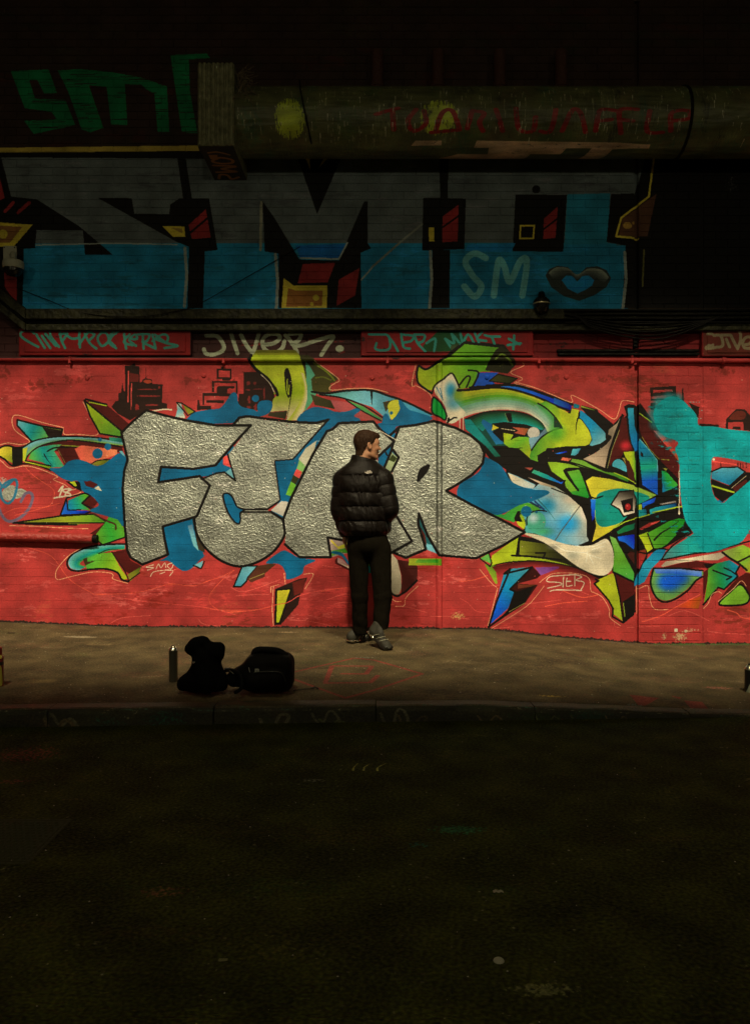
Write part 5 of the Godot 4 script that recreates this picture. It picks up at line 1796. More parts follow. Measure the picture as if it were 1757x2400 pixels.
	m.frame(560, 820, 4.8588)
	m.S(BLUE, [665, 790, 720, 720, 850, 652, 1000, 670, 1100, 705, 1230, 700, 1330, 665, 1382, 690, 1310, 750, 1372, 785, 1360, 812, 1150, 835, 1000, 910, 840, 1069, 780, 1069, 1000, 810, 900, 830, 680, 812])
	m.frame(860, 800, 4.3474)
	m.P(m.ink(50, 46, 22), [160, 620, 300, 590, 240, 640, 190, 720])
	m.S(m.ink(176, 172, 44), [215, 640, 260, 600, 320, 605, 335, 690, 300, 760, 250, 800, 215, 700])
	m.S(BLUE, [165, 760, 200, 735, 250, 800, 330, 700, 320, 620, 350, 605, 420, 690, 520, 725, 640, 765, 660, 795, 560, 830, 440, 850, 300, 870, 285, 960, 270, 1015, 220, 965, 110, 850, 150, 825])
	m.D(BLUE, 247, 730, 18)
	m.frame(1080, 1080, 5.1625)
	m.S(BLUE, [-20, 290, 120, 200, 230, 110, 280, -40, 330, -30, 400, 5, 480, 60, 545, 150, 580, 215, 640, 270, 760, 322, 900, 350, 1020, 355, 1068, 385, 1000, 430, 860, 490, 720, 530, 620, 580, 500, 640, 360, 640, -20, 470])
	m.D(BLUE, 787, 612, 64)
	m.D(BLUE, 910, 620, 16)
	m.frame(480, 1280, 5.1625)
	m.S(BLUE, [740, 200, 930, 60, 1030, 80, 1140, 140, 1340, 170, 1210, 240, 1170, 340, 1000, 405, 975, 320, 930, 240, 860, 210])
	silver_letters(m, {"K": K, "BLUE": BLUE, "SILVER": SILVER, "CREAM": CREAM, "LIME": LIME, "TEAL": TEAL, "MAROON": MAROON, "SKY": SKY, "PINK": PINK})
	# pale lines and tags
	m.frame(0, 1200, 3.4417)
	m.C(HOT, 1.2, [-200, 100, 100, 240, 240, 290, 420, 360, 560, 540, 720, 640, 800, 664, 1100, 650, 1280, 605, 1380, 580, 1560, 595, 1700, 550])
	m.C(PINK, 1.2, [900, 680, 1200, 725, 1660, 770, 1900, 830])
	m.spray(HOT, 800, 664, 12, 0.7, 4)
	m.spray(HOT, 1380, 582, 10, 0.7, 4)
	m.frame(1080, 1240, 3.7545)
	for a: Array in [[860, 410, 780, 420, 755, 460, 860, 470, 880, 490, 760, 520], [800, 415, 1000, 400], [900, 420, 895, 510], [930, 430, 925, 500, 975, 495], [930, 460, 965, 460], [1000, 390, 1000, 500], [1000, 400, 1060, 420, 1010, 450, 1080, 470, 1050, 540], [780, 550, 840, 535, 1060, 540]]:
		m.C(CREAM, 2.2, a)
	m.C(LINE, 1.5, [690, 470, 740, 430, 820, 390, 1000, 390, 1120, 430, 1140, 540, 1170, 560, 1240, 600, 1300, 700, 1310, 780, 1400, 850])
	m.C(HOT, 2.0, [-20, 460, 100, 450, 230, 410])
	m.C(HOT, 2.2, [900, 545, 1060, 600, 1200, 580])
	m.C(HOT, 1.8, [740, 680, 900, 650, 1110, 635])
	m.C(PINK, 1.3, [-10, 610, 60, 650, 130, 720, 240, 735])
	m.C(LINE, 1.4, [160, 350, 260, 470, 310, 510])
	m.L(LINE, 1.6, [320, 520, 270, 720, 235, 850])
	m.C(LINE, 1.4, [730, 500, 660, 590, 560, 690, 260, 880])
	m.frame(0, 1200, 3.4417)
	for a: Array in [[1240, 425, 1180, 445, 1240, 450, 1190, 470], [1260, 460, 1280, 420, 1300, 450, 1330, 410, 1340, 450], [1390, 410, 1350, 430, 1380, 460, 1400, 425], [1215, 520, 1250, 480, 1390, 470, 1370, 515], [1290, 500, 1330, 485]]:
		m.C(CREAM, 1.6, a)
	m.frame(877, 1430, 1.8773)
	m.scuff(m.ink(186, 150, 84), 365, 25, 22, 11, 0.3)
	m.frame(1440, 1160, 5.2114)
	m.D(CREAM, 745, 1652, 24)
	m.D(m.ink(170, 150, 116), 865, 1664, 20)
	m.scuff(m.ink(168, 146, 100), 790, 1730, 22, 16, 0.35)
	m.scuff(m.ink(168, 140, 100), 930, 1650, 26, 10, 0.1)
	m.scuff(m.ink(168, 146, 100), 600, 1730, 7, 12, 0.35)
	# drips and flecks where the coats have chipped
	rng.seed = 5
	m.frame(0, 0, 1)
	for i in 420:
		var c := [CREAM, m.ink(90, 26, 20), m.ink(220, 90, 76)][i % 3] as Color
		m.D(c, rng.randf_range(-140, 1900), rng.randf_range(860, 1500), rng.randf_range(0.5, 1.4), rng.randf_range(0.4, 0.9))
	# bare, dirty brick where the red stops above the pavement
	for i in 260:
		var u := -140.0 + i * 8.0
		var v := 1200.0 - (base_y(wx(u)) - 1.2) * UNIT
		m.P(m.ink(46, 32, 24), [u, v + 20, u, v - 1 - rng.randf() * 4.0, u + 4, v - 2 - rng.randf() * 5.0, u + 8.5, v - 1 - rng.randf() * 4.0, u + 8.5, v + 20])
	m.fill(PackedVector2Array([Vector2(0, 1519), Vector2(SHEET_W, 1519), Vector2(SHEET_W, SHEET_H), Vector2(0, SHEET_H)]), m.ink(46, 32, 24))

func left_arrows(m: Canvas, c: Dictionary) -> void:
	m.frame(0, 920, 5.006)
	m.C(c.LINE, 1.8, [-200, 640, 0, 612, 100, 592, 250, 610, 350, 570, 170, 430, 180, 265, 500, 352, 720, 405, 745, 420, 760, 490, 900, 488, 1150, 492, 1070, 300, 975, 110])
	m.C(c.LINE, 1.6, [-200, 720, 0, 790, 118, 885, 300, 860, 450, 890, 600, 950, 680, 990, 630, 1020, 760, 1080, 850, 1140, 930, 1120, 950, 1170, 780, 1225])
	m.S(c.MAROON, [460, 600, 700, 572, 1000, 575, 1300, 592, 1425, 640, 1440, 720, 1380, 700, 960, 625, 860, 670, 560, 690])
	m.G([c.SKY, c.TEAL, m.ink(86, 140, 56)], [220, 340, 570, 520], [208, 325, 505, 395, 590, 540, 390, 590, 205, 385])
	m.P(m.ink(26, 14, 10), [505, 395, 740, 430, 715, 525, 590, 540])
	m.L(m.ink(96, 104, 30), 1.6, [520, 405, 720, 440])
	m.O(c.K, 4.0, [205, 320, 505, 395, 738, 430, 712, 525, 390, 590, 205, 385])
	m.L(c.K, 3.0, [505, 395, 590, 540])
	m.P(c.YEL, [-30, 690, 20, 645, 90, 632, 145, 640, 155, 830, 60, 780, -30, 735])
	m.P(c.K, [143, 635, 272, 640, 272, 845, 150, 860])
	m.C(c.K, 4.0, [-30, 690, 20, 640, 100, 624, 200, 650, 300, 630, 400, 590])
	m.C(c.K, 4.0, [-30, 735, 60, 785, 150, 860, 290, 835, 420, 845, 600, 915])
	m.G([m.ink(84, 140, 40), c.TEAL, m.ink(80, 150, 80)], [340, 760, 700, 620], [335, 780, 370, 700, 470, 640, 620, 612, 725, 612, 640, 690, 760, 870, 620, 880, 500, 820])
	m.C(c.K, 3.5, [560, 690, 640, 650, 780, 640, 930, 640])
	m.C(c.K, 3.0, [520, 720, 560, 790, 620, 860], true)
	m.L(c.OLIVE, 2.6, [730, 620, 930, 632])
	m.P(c.MAROON, [680, 672, 880, 662, 945, 800, 760, 850])
	m.L(m.ink(126, 116, 50), 1.2, [690, 678, 770, 830])
	m.G([m.ink(190, 78, 58), m.ink(196, 110, 70)], [900, 700, 1370, 700], [880, 660, 960, 618, 1380, 672, 1372, 730, 1080, 832, 950, 795])
	m.P(c.OLIVE, [1070, 850, 1150, 800, 1290, 790, 1200, 860])
	m.C(c.K, 2.6, [1070, 840, 1150, 798, 1290, 785])
	m.R([270, 645, 420, 565, 640, 530, 860, 522, 1150, 540, 1440, 590], [300, 815, 330, 735, 450, 640, 640, 578, 900, 556, 1440, 625], [c.SKY, m.ink(84, 130, 110), m.ink(108, 150, 44)])
	m.C(c.K, 3.6, [270, 645, 420, 562, 640, 522, 860, 516, 1150, 530, 1440, 575])
	m.C(c.K, 3.2, [300, 815, 335, 735, 450, 640, 640, 582, 900, 562, 1440, 640])
	m.P(c.LIME, [270, 660, 330, 640, 310, 720, 300, 800, 590, 855, 620, 895, 580, 890, 300, 818, 272, 800])
	m.L(c.K, 3.2, [300, 800, 600, 862])
	m.P(c.MAROON, [1020, 80, 1255, 145, 1520, 370, 1430, 450, 1200, 300])
	m.G([c.LIME, m.ink(124, 152, 26), m.ink(80, 132, 34)], [1020, 120, 1350, 500], [1000, 100, 1430, 450, 1425, 525, 1180, 480, 1060, 270])
	m.L(m.ink(140, 160, 30), 2.6, [1050, 112, 1250, 155])
	m.O(c.K, 4.0, [992, 90, 1425, 450, 1425, 525, 1175, 482, 1060, 275])
	m.L(c.K, 4.5, [1010, 78, 1255, 140])
	m.P(m.ink(30, 116, 90), [1280, 522, 1430, 535, 1440, 590, 1290, 565])
	m.P(c.K, [770, 1040, 940, 1040, 965, 1165, 870, 1115])
	m.P(c.LIME, [820, 1048, 880, 1040, 910, 1098, 880, 1100])
	m.P(c.ROYAL, [715, 1440, 780, 1240, 800, 1385, 1070, 1390, 1000, 1425])
	m.G([c.LBLUE, m.ink(20, 130, 100), c.GREEN], [800, 1320, 1010, 1230], [800, 1270, 1000, 1180, 1055, 1205, 965, 1300, 1060, 1380, 800, 1372])
	m.P(c.MAROON, [975, 1300, 1065, 1205, 1150, 1290, 1100, 1345, 1010, 1325])
	m.O(c.K, 3.6, [710, 1440, 785, 1235, 1000, 1180, 1060, 1205, 965, 1300, 1100, 1385, 1000, 1425])
	m.L(c.K, 3.0, [785, 1260, 800, 1380, 950, 1375])
	m.L(c.K, 2.6, [1020, 1330, 1200, 1390])
	m.G([c.OLIVE, m.ink(128, 136, 30), c.GREEN], [300, 1520, 1250, 1480], [160, 1528, 700, 1445, 1110, 1430, 1265, 1530, 850, 1548, 400, 1545])
	m.O(c.K, 3.6, [150, 1530, 700, 1450, 1110, 1425, 1270, 1530])
	m.L(c.K, 4.5, [160, 1530, 420, 1545, 900, 1552])
	m.rough = 0.5
	m.S(c.BLUE, [585, 890, 720, 880, 800, 812, 900, 785, 1010, 810, 1110, 855, 1200, 850, 1290, 790, 1400, 712, 1480, 760, 1470, 1000, 1470, 1300, 1480, 1560, 1380, 1530, 1280, 1460, 1060, 1390, 1150, 1335, 1150, 1290, 1060, 1200, 965, 1150, 930, 1045, 820, 1038, 720, 1000, 640, 940])
	m.rough = 0.6
	m.P(c.MAROON, [985, 1040, 1070, 1038, 1152, 1080, 1100, 1122, 1012, 1095])
	m.P(c.CREAM, [1105, 1125, 1160, 1095, 1200, 1158])
	m.D(c.BLUE, 1148, 717, 60)
	m.D(c.BLUE, 1268, 635, 40)
	m.D(c.BLUE, 1175, 553, 24)
	m.S(c.SKY, [1400, 690, 1440, 690, 1470, 760, 1430, 720])
	for a: Array in [[690, 1160, 742, 1098, 700, 1220], [632, 1238, 770, 1215], [830, 1130, 760, 1135, 745, 1160, 820, 1185, 830, 1210, 770, 1205, 790, 1165, 840, 1140]]:
		m.C(c.CREAM, 3.6, a)
	m.metal = 0.6
	m.scuff(c.SILVER, 40, 1050, 18, 14, 0.4)
	m.S(c.SILVER, [20, 1180, 100, 1090, 190, 1110, 185, 1230, 100, 1270, 30, 1230])
	m.S(c.SILVER, [190, 1150, 250, 1125, 320, 1170, 250, 1230, 180, 1240])
	m.metal = 0.0
	var OLD := m.ink(34, 92, 112)
	m.C(OLD, 6.0, [0, 1060, 60, 1110, 170, 1020, 205, 1080, 170, 1230, 100, 1300, 30, 1250, 10, 1150, 60, 1070, 150, 1020])
	m.C(m.ink(92, 78, 92), 7.0, [250, 1280, 300, 1190, 365, 1180, 385, 1250, 330, 1380, 220, 1480, 100, 1510, 20, 1430, -30, 1280])
	m.C(c.HOT, 1.2, [300, 870, 380, 960, 520, 1060, 620, 1130, 640, 1200, 600, 1310, 480, 1350, 200, 1360, 40, 1430])
	m.C(c.HOT, 1.2, [180, 1440, 380, 1390, 700, 1300])
	m.frame(0, 1200, 3.4417)
	m.C(c.LINE, 1.4, [80, 110, 300, 115, 500, 128, 715, 135])
	m.P(c.MAROON, [715, 185, 850, 88, 800, 190])
	m.G([m.ink(84, 132, 30), m.ink(40, 136, 40), m.ink(80, 140, 34)], [780, 200, 1000, 140], [770, 190, 850, 85, 880, 40, 950, 60, 1000, 130, 1010, 205, 830, 265])
	m.C(m.ink(60, 30, 18), 4.0, [760, 20, 860, 70, 930, 100, 935, 140])
	m.L(c.K, 3.4, [770, 195, 800, 240, 830, 265, 1005, 205])
	m.R([1010, 262, 860, 268, 720, 290, 600, 340, 555, 400, 575, 455, 640, 470], [1010, 300, 900, 310, 800, 340, 720, 370, 660, 400, 650, 425, 700, 440], [c.SKY, m.ink(60, 144, 120), c.TEAL, m.ink(60, 140, 50)])
	m.G([m.ink(60, 140, 50), GREEN2(m), c.LIME], [700, 350, 980, 520], [690, 385, 800, 335, 905, 325, 960, 430, 1035, 540, 990, 545, 960, 485, 860, 450, 700, 458])
	m.C(c.K, 4.5, [1015, 258, 860, 262, 720, 282, 600, 330, 545, 400, 565, 462, 640, 476, 740, 462, 860, 460, 950, 490, 985, 545, 1040, 560])
	m.P(c.MAROON, [905, 325, 1020, 300, 1055, 390, 1150, 440, 1050, 500, 1005, 475])
	m.P(c.OLIVE, [1030, 505, 1140, 440, 1120, 500, 1050, 560])
	m.L(c.K, 2.5, [905, 325, 1010, 480, 1040, 555, 1130, 490])
	m.C(c.K, 2.6, [800, 335, 870, 305, 960, 300], true)
	m.P(m.ink(50, 40, 16), [672, 380, 705, 365, 705, 400, 770, 395, 690, 432])
	m.C(c.LINE, 1.6, [660, 292, 560, 350, 470, 450, 450, 510, 470, 545, 560, 525, 740, 485, 880, 490, 915, 510, 915, 540, 1030, 575])
	m.rough = 0.5
	m.S(c.BLUE, [1310, 120, 1520, 55, 1580, 30, 1640, 330, 1652, 350, 1600, 400, 1540, 460, 1480, 475, 1420, 440, 1360, 395, 1290, 395, 1360, 345, 1330, 250])
	m.rough = 0.6
	m.P(c.SKY, [1515, 110, 1552, 100, 1585, 240, 1605, 315, 1560, 270])
	m.P(m.ink(50, 40, 24), [1552, 60, 1600, 40, 1652, 200, 1652, 330, 1600, 300])
	m.P(c.SKY, [1565, 430, 1640, 390, 1625, 455])
	m.L(c.K, 3.0, [1560, 430, 1622, 458, 1650, 400])

func GREEN2(m: Canvas) -> Color: return m.ink(96, 148, 28)

func silver_letters(m: Canvas, c: Dictionary) -> void:
	m.frame(0, 820, 2.7533)
	var first := [945, 390, 1070, 425, 1200, 455, 1400, 488, 1620, 487, 1505, 610, 1390, 745, 1250, 768, 1040, 755, 1022, 855, 1290, 815, 1355, 875, 1270, 1075, 1050, 1140, 1065, 1230, 1085, 1320, 920, 1385, 845, 1340, 822, 1290, 808, 1150, 793, 900, 803, 780, 825, 710, 800, 600, 785, 535, 860, 460]
	var second := [1500, 490, 1545, 437, 1600, 428, 1720, 445, 1890, 465, 2040, 472, 2122, 450, 1890, 710, 1777, 720, 1812, 970, 1725, 1030, 1742, 1045, 1825, 1095, 1838, 1185, 1780, 1285, 1690, 1355, 1590, 1390, 1510, 1392, 1410, 1350, 1320, 1270, 1268, 1180, 1255, 1090, 1275, 1070, 1355, 875, 1310, 832, 1400, 795, 1450, 790, 1520, 845, 1470, 680, 1620, 487]
	var wedge := [1780, 1035, 1830, 1040, 1855, 990, 1838, 1080, 1815, 1090]
	# what shows between the letters
	m.P(c.BLUE, [1390, 745, 1500, 610, 1560, 700, 1530, 850, 1450, 800, 1300, 820, 1020, 855, 1040, 755])
	m.P(c.PINK, [1440, 690, 1470, 680, 1490, 760, 1440, 740])
	m.P(c.SKY, [1455, 790, 1495, 760, 1520, 845])
	m.metal = 0.93
	m.rough = 0.5
	m.P(c.SILVER, first)
	m.P(c.SILVER, second)
	rolled(m, 41, 290, 780, 970, 1320, 70)
	m.frame(0, 820, 2.7533)
	m.metal = 0.0
	m.rough = 0.5
	m.S(c.BLUE, [1440, 940, 1468, 925, 1500, 950, 1530, 1010, 1575, 1032, 1550, 1055, 1552, 1100, 1538, 1124, 1505, 1100, 1465, 1035])
	m.O(c.K, 4.0, [1440, 940, 1468, 925, 1500, 950, 1530, 1010, 1575, 1032, 1550, 1055, 1552, 1100, 1538, 1124, 1505, 1100, 1465, 1035], true)
	m.L(c.K, 4.5, [1570, 1030, 1725, 1028, 1812, 970])
	m.L(c.K, 4.0, [1560, 1046, 1742, 1045, 1825, 1095])
	m.O(c.K, 6.0, first)
	m.L(c.K, 6.0, [1500, 490, 1545, 437, 1600, 428, 1720, 445, 1890, 465, 2040, 472, 2122, 450, 1890, 710, 1777, 720, 1812, 970])
	m.C(c.K, 6.0, [1825, 1095, 1838, 1185, 1780, 1285, 1690, 1355, 1590, 1392, 1510, 1393, 1410, 1350, 1320, 1270, 1268, 1180, 1255, 1085])
	m.L(c.K, 4.0, [1300, 835, 1400, 795, 1450, 790, 1520, 845, 1470, 675])
	m.frame(560, 800, 2.7533)
	m.P(c.BLUE, [585, 505, 640, 528, 568, 580, 480, 725, 420, 845, 340, 1005, 285, 1150, 205, 1100, 270, 1025, 235, 775, 350, 765])
	m.P(m.ink(166, 160, 130), [500, 640, 482, 730, 430, 810, 385, 760, 430, 690])
	m.P(m.ink(110, 150, 80), [390, 765, 432, 810, 405, 860, 372, 820])
	m.P(c.PINK, [372, 822, 408, 842, 390, 885, 352, 862])
	m.P(m.ink(46, 46, 20), [350, 862, 388, 884, 368, 925, 335, 905])
	m.P(m.ink(100, 160, 40), [334, 905, 368, 925, 336, 1000, 302, 990])
	m.P(m.ink(168, 158, 138), [275, 1030, 318, 1035, 285, 1130, 205, 1090])
	m.metal = 0.93
	m.rough = 0.5
	m.P(c.SILVER, [568, 580, 605, 567, 645, 528, 865, 517, 905, 565, 1005, 645, 880, 750, 970, 870, 1010, 1120, 1115, 1290, 985, 1365, 700, 1290, 570, 1265, 592, 1392, 390, 1392, 297, 1310, 300, 1240, 285, 1150, 340, 1005, 420, 845, 480, 725])
	var last := [1035, 552, 1130, 542, 1255, 515, 1400, 560, 1490, 605, 1555, 660, 1582, 720, 1570, 790, 1500, 862, 1420, 915, 1335, 965, 1500, 1055, 1652, 1132, 1842, 1232, 1700, 1318, 1525, 1400, 1290, 1380, 1215, 1250, 1160, 1110, 1155, 1180, 1205, 1342, 1075, 1397, 990, 1360, 1115, 1290, 1010, 1120, 970, 870, 1030, 750, 985, 690, 1000, 640]
	m.P(c.SILVER, last)
	rolled(m, 43, 670, 1240, 985, 1310, 70)
	m.frame(560, 800, 2.7533)
	m.metal = 0.0
	m.rough = 0.5
	m.P(m.ink(24, 70, 70), [1158, 1112, 1215, 1250, 1280, 1372, 1205, 1342, 1158, 1180])
	m.P(c.SKY, [1195, 1300, 1245, 1315, 1280, 1372, 1205, 1342])
	m.P(m.ink(70, 26, 20), [1170, 1200, 1200, 1250, 1210, 1320, 1185, 1280])
	m.P(c.BLUE, [895, 735, 985, 655, 985, 700, 1028, 750, 970, 872, 900, 805])
	m.P(m.ink(128, 136, 96), [985, 715, 1026, 752, 968, 868, 935, 830])
	m.P(m.ink(40, 46, 16), [990, 730, 1018, 755, 1000, 780, 965, 765])
	m.L(c.K, 6.0, [985, 700, 930, 830])
	m.L(c.K, 4.0, [945, 715, 955, 735])
	m.O(c.K, 6.0, last)
	m.L(c.K, 6.0, [895, 745, 1002, 648, 905, 565, 865, 517, 645, 528, 605, 567, 568, 580, 480, 725, 420, 845, 340, 1005, 285, 1150])
	m.L(c.K, 6.0, [1035, 552, 970, 610])
	m.L(c.K, 6.0, [205, 1100, 285, 1150, 297, 1240])
	m.L(c.K, 6.0, [297, 1310, 390, 1392, 592, 1392, 572, 1265, 700, 1290])
	m.L(c.K, 6.0, [1115, 1290, 985, 1365])
	m.L(c.K, 6.0, [900, 805, 970, 872])
	m.S(c.K, [1163, 830, 1210, 795, 1232, 805, 1200, 862, 1148, 908])
	m.L(c.CREAM, 1.6, [1020, 640, 905, 575])
	m.frame(0, 820, 2.7533)
	m.metal = 0.3
	m.L(m.ink(230, 226, 210), 1.8, [812, 908, 900, 920, 1022, 932])
	m.L(m.ink(200, 196, 180), 1.2, [1100, 955, 1170, 948])
	m.frame(560, 800, 2.7533)
	m.scuff(m.ink(235, 230, 215), 1285, 1212, 12, 8, 0.6)
	m.scuff(m.ink(235, 230, 215), 120, 680, 9, 9, 0.4)
	m.metal = 0.0
	m.rough = 0.6

func rolled(m: Canvas, start: int, u0: float, u1: float, v0: float, v1: float, n: int) -> void:   # uneven passes of the roller and painted glints, kept to where silver already is
	m.frame(0, 0, 1)
	rng.seed = start
	for i in n:
		var o := Vector2(rng.randf_range(u0, u1), rng.randf_range(v0, v1))
		var e := Vector2(rng.randf_range(16, 60), rng.randf_range(5, 16))
		var c := [m.ink(120, 116, 102), m.ink(206, 202, 184), m.ink(98, 94, 78), m.ink(150, 146, 128)][i % 4] as Color
		var clear := true
		for k: Vector2 in [Vector2(-1, 0), Vector2(1, 0), Vector2(0, -1), Vector2(0, 1), Vector2.ZERO]:
			var q := m.at(o.x + k.x * e.x, o.y + k.y * e.y)
			if m.mask.get_pixel(clampi(int(q.x), 0, m.w - 1), clampi(int(q.y), 0, m.h - 1)).a < 0.5:
				clear = false
		if clear:
			m.scuff(c, o.x, o.y, e.x, e.y, rng.randf_range(-0.1, 0.2), Vector2(0.5, 1.2))
	for i in n * 6:
		var o := Vector2(rng.randf_range(u0, u1), rng.randf_range(v0, v1))
		var q := m.at(o.x, o.y)
		if m.mask.get_pixel(clampi(int(q.x), 0, m.w - 1), clampi(int(q.y), 0, m.h - 1)).a > 0.5:
			m.D([m.ink(246, 244, 232), m.ink(60, 56, 46)][mini(i % 3, 1)], o.x, o.y, rng.randf_range(0.7, 2.2), rng.randf_range(0.6, 1.5))  # white flecks are glints painted into the silver
func top_right(m: Canvas, c: Dictionary) -> void:
	# the black ground that the shapes of the piece are cut into
	m.frame(0, 0, 1)
	m.P(c.K, [1092, 995, 1180, 962, 1270, 985, 1345, 962, 1372, 968, 1440, 1002, 1465, 975, 1500, 945, 1560, 1030, 1588, 1090, 1592, 1240, 1540, 1290, 1500, 1300, 1488, 1405, 1452, 1345, 1335, 1300, 1235, 1255, 1185, 1180, 1185, 1100, 1150, 1080, 1100, 1010])
	m.frame(860, 800, 4.3474)
	m.G([c.LIME, m.ink(116, 148, 26), m.ink(84, 140, 24)], [530, 400, 1000, 150], [515, 250, 600, 290, 720, 215, 850, 140, 980, 30, 1330, 68, 1420, 110, 1400, 300, 1130, 312, 1112, 400, 1080, 470, 940, 485, 850, 330, 700, 430, 670, 500, 610, 490, 515, 415])
	m.L(c.K, 6.0, [840, 150, 980, 32, 1330, 68, 1400, 100])
	m.C(c.K, 5.0, [840, 150, 720, 215, 600, 285, 520, 255, 515, 410, 600, 490, 660, 530])
	m.P(m.ink(30, 30, 12), [1240, 200, 1290, 110, 1350, 62, 1420, 110, 1520, 230, 1430, 330, 1200, 295])
	m.C(m.ink(96, 116, 34), 4.0, [1300, 190, 1360, 145, 1430, 190, 1480, 240])
	m.scuff(m.ink(74, 78, 30), 1380, 230, 26, 14, 0.0)
	m.P(m.ink(44, 60, 30), [840, 70, 900, 40, 940, 40, 850, 110])
	m.G([m.ink(24, 70, 150), c.ROYAL, c.LBLUE], [1150, 350, 1600, 480], [1125, 318, 1340, 318, 1250, 390, 1310, 440, 1500, 440, 1652, 478, 1652, 525, 1450, 475, 1180, 470, 1080, 475])
	m.P(m.ink(48, 52, 18), [1240, 405, 1330, 335, 1530, 378, 1450, 430])
	m.O(c.K, 2.5, [1240, 405, 1330, 335, 1530, 378, 1450, 430])
	m.C(c.K, 4.0, [1030, 295, 1130, 312, 1105, 400, 1040, 490, 920, 495, 945, 440, 1010, 360, 1050, 370, 1010, 470])
	m.C(c.LINE, 1.6, [1580, 215, 1590, 250, 1460, 315, 1570, 370, 1570, 395, 1500, 425, 1652, 470])
	# the long snake of paint
	m.frame(0, 0, 1)
	m.R([1057, 900, 1074, 916, 1100, 915, 1130, 910, 1180, 908, 1240, 920, 1300, 946, 1352, 985], [1045, 990, 1062, 992, 1085, 978, 1124, 966, 1182, 960, 1240, 970, 1275, 1003, 1282, 1015], [c.YEL, m.ink(150, 160, 32), c.GREEN, m.ink(96, 140, 108), m.ink(128, 146, 124), c.CREAM])
	m.frame(860, 800, 4.3474)
	m.S(c.CREAM, [690, 450, 770, 390, 850, 332, 900, 380, 935, 450, 900, 520, 890, 600, 960, 680, 1000, 730, 950, 775, 860, 800, 815, 790, 790, 660, 700, 545])
	m.spray(c.LBLUE, 850, 500, 20, 0.9, 30)
	m.spray(m.ink(60, 128, 140), 880, 630, 30, 0.85, 24)
	m.spray(m.ink(110, 140, 40), 930, 540, 20, 0.9, 24)
	m.C(m.ink(40, 100, 120), 2.0, [705, 470, 760, 580, 740, 480, 770, 600])
	m.L(c.CREAM, 2.2, [945, 770, 945, 885])
	m.L(c.CREAM, 2.6, [978, 755, 978, 905])
	m.C(c.K, 4.0, [660, 530, 690, 450, 770, 390, 855, 325, 900, 380, 940, 470])
	m.C(c.K, 5.5, [920, 500, 1040, 495, 1180, 478, 1330, 470, 1480, 478, 1652, 530])
	m.L(c.K, 5.0, [820, 830, 830, 785, 835, 810])
	m.L(c.K, 4.0, [850, 800, 880, 780, 910, 780])
	m.S(m.ink(0, 128, 44), [665, 590, 690, 575, 760, 650, 805, 740, 795, 800, 740, 775, 662, 720])
	m.O(c.K, 4.0, [665, 590, 690, 575, 760, 650, 805, 740, 795, 800, 740, 775, 662, 720], true)
	m.frame(1100, 800, 2.5145)
	m.P(c.ROYAL, [150, 262, 300, 268, 420, 308, 600, 378, 596, 412, 450, 352, 300, 300, 200, 278])
	m.C(c.K, 6.0, [100, 262, 250, 258, 350, 280, 470, 322, 605, 372])
	m.C(c.K, 5.0, [0, 272, 100, 268, 250, 284, 400, 330, 520, 385, 600, 414])
	m.C(c.LINE, 1.6, [270, 240, 380, 272, 480, 312, 600, 360, 605, 318, 760, 400, 850, 458, 880, 405, 900, 350, 970, 358])
	# the eye socket under the snake
	m.frame(1080, 940, 5.9)
	m.P(m.ink(14, 60, 50), [40, 250, 300, 150, 620, 128, 900, 172, 1090, 272, 1165, 370, 960, 640, 640, 620, 330, 620, 60, 390])
	m.R([45, 245, 300, 152, 620, 128, 900, 172, 1090, 272, 1165, 370], [300, 420, 400, 330, 600, 300, 880, 330, 1040, 380, 1120, 400], [c.K, c.DGREEN, m.ink(16, 100, 80), c.TEAL])
	m.P(c.K, [605, 170, 690, 165, 710, 290, 655, 285])
	m.L(m.ink(90, 110, 60), 1.6, [605, 172, 652, 285])
	m.G([c.TEAL, m.ink(20, 120, 110), m.ink(16, 80, 60)], [60, 300, 520, 760], [45, 255, 130, 255, 545, 765, 470, 775, 330, 610, 60, 385])
	m.P(m.ink(20, 90, 130), [300, 250, 420, 320, 440, 420, 600, 590, 480, 600, 280, 300])
	m.P(c.K, [420, 312, 600, 288, 900, 325, 1060, 380, 920, 480, 600, 570, 540, 540, 430, 430, 520, 370])
	m.P(c.YEL, [440, 325, 522, 372, 420, 408])
	m.P(m.ink(150, 70, 44), [708, 360, 935, 380, 880, 472, 730, 440, 790, 410])
	m.L(m.ink(190, 170, 120), 1.4, [550, 380, 740, 408])
	m.D(m.ink(160, 152, 134), 1000, 440, 84, 80)
	m.P(m.ink(96, 130, 140), [930, 510, 1060, 490, 1165, 370, 1200, 440, 1070, 540, 965, 670])
	m.G([c.LIME, m.ink(86, 142, 30), c.LIME], [640, 450, 900, 760], [585, 440, 720, 465, 690, 528, 800, 492, 935, 500, 945, 600, 965, 680, 960, 800, 870, 720, 760, 650, 660, 640, 590, 590])
	m.C(c.K, 3.0, [690, 530, 740, 490, 730, 460])
	m.P(c.K, [760, 650, 870, 640, 800, 660, 950, 790, 900, 790])
	# the big lime snout
	m.G([m.ink(64, 130, 34), m.ink(110, 148, 30), c.LIME], [1000, 520, 1380, 600], [1085, 40, 1165, 0, 1290, 60, 1450, 172, 1512, 172, 1530, 102, 1628, 125, 1600, 250, 1660, 250, 1660, 625, 1400, 642, 1150, 692, 1052, 752, 1062, 840, 955, 805, 945, 760, 965, 690, 1070, 545, 1200, 440, 1395, 372, 1300, 230, 1170, 110])
	m.R([1080, 38, 1180, 110, 1300, 225, 1400, 380], [1010, 60, 1090, 150, 1190, 260, 1230, 400], [m.ink(60, 120, 40), m.ink(64, 124, 70), m.ink(116, 146, 116)])
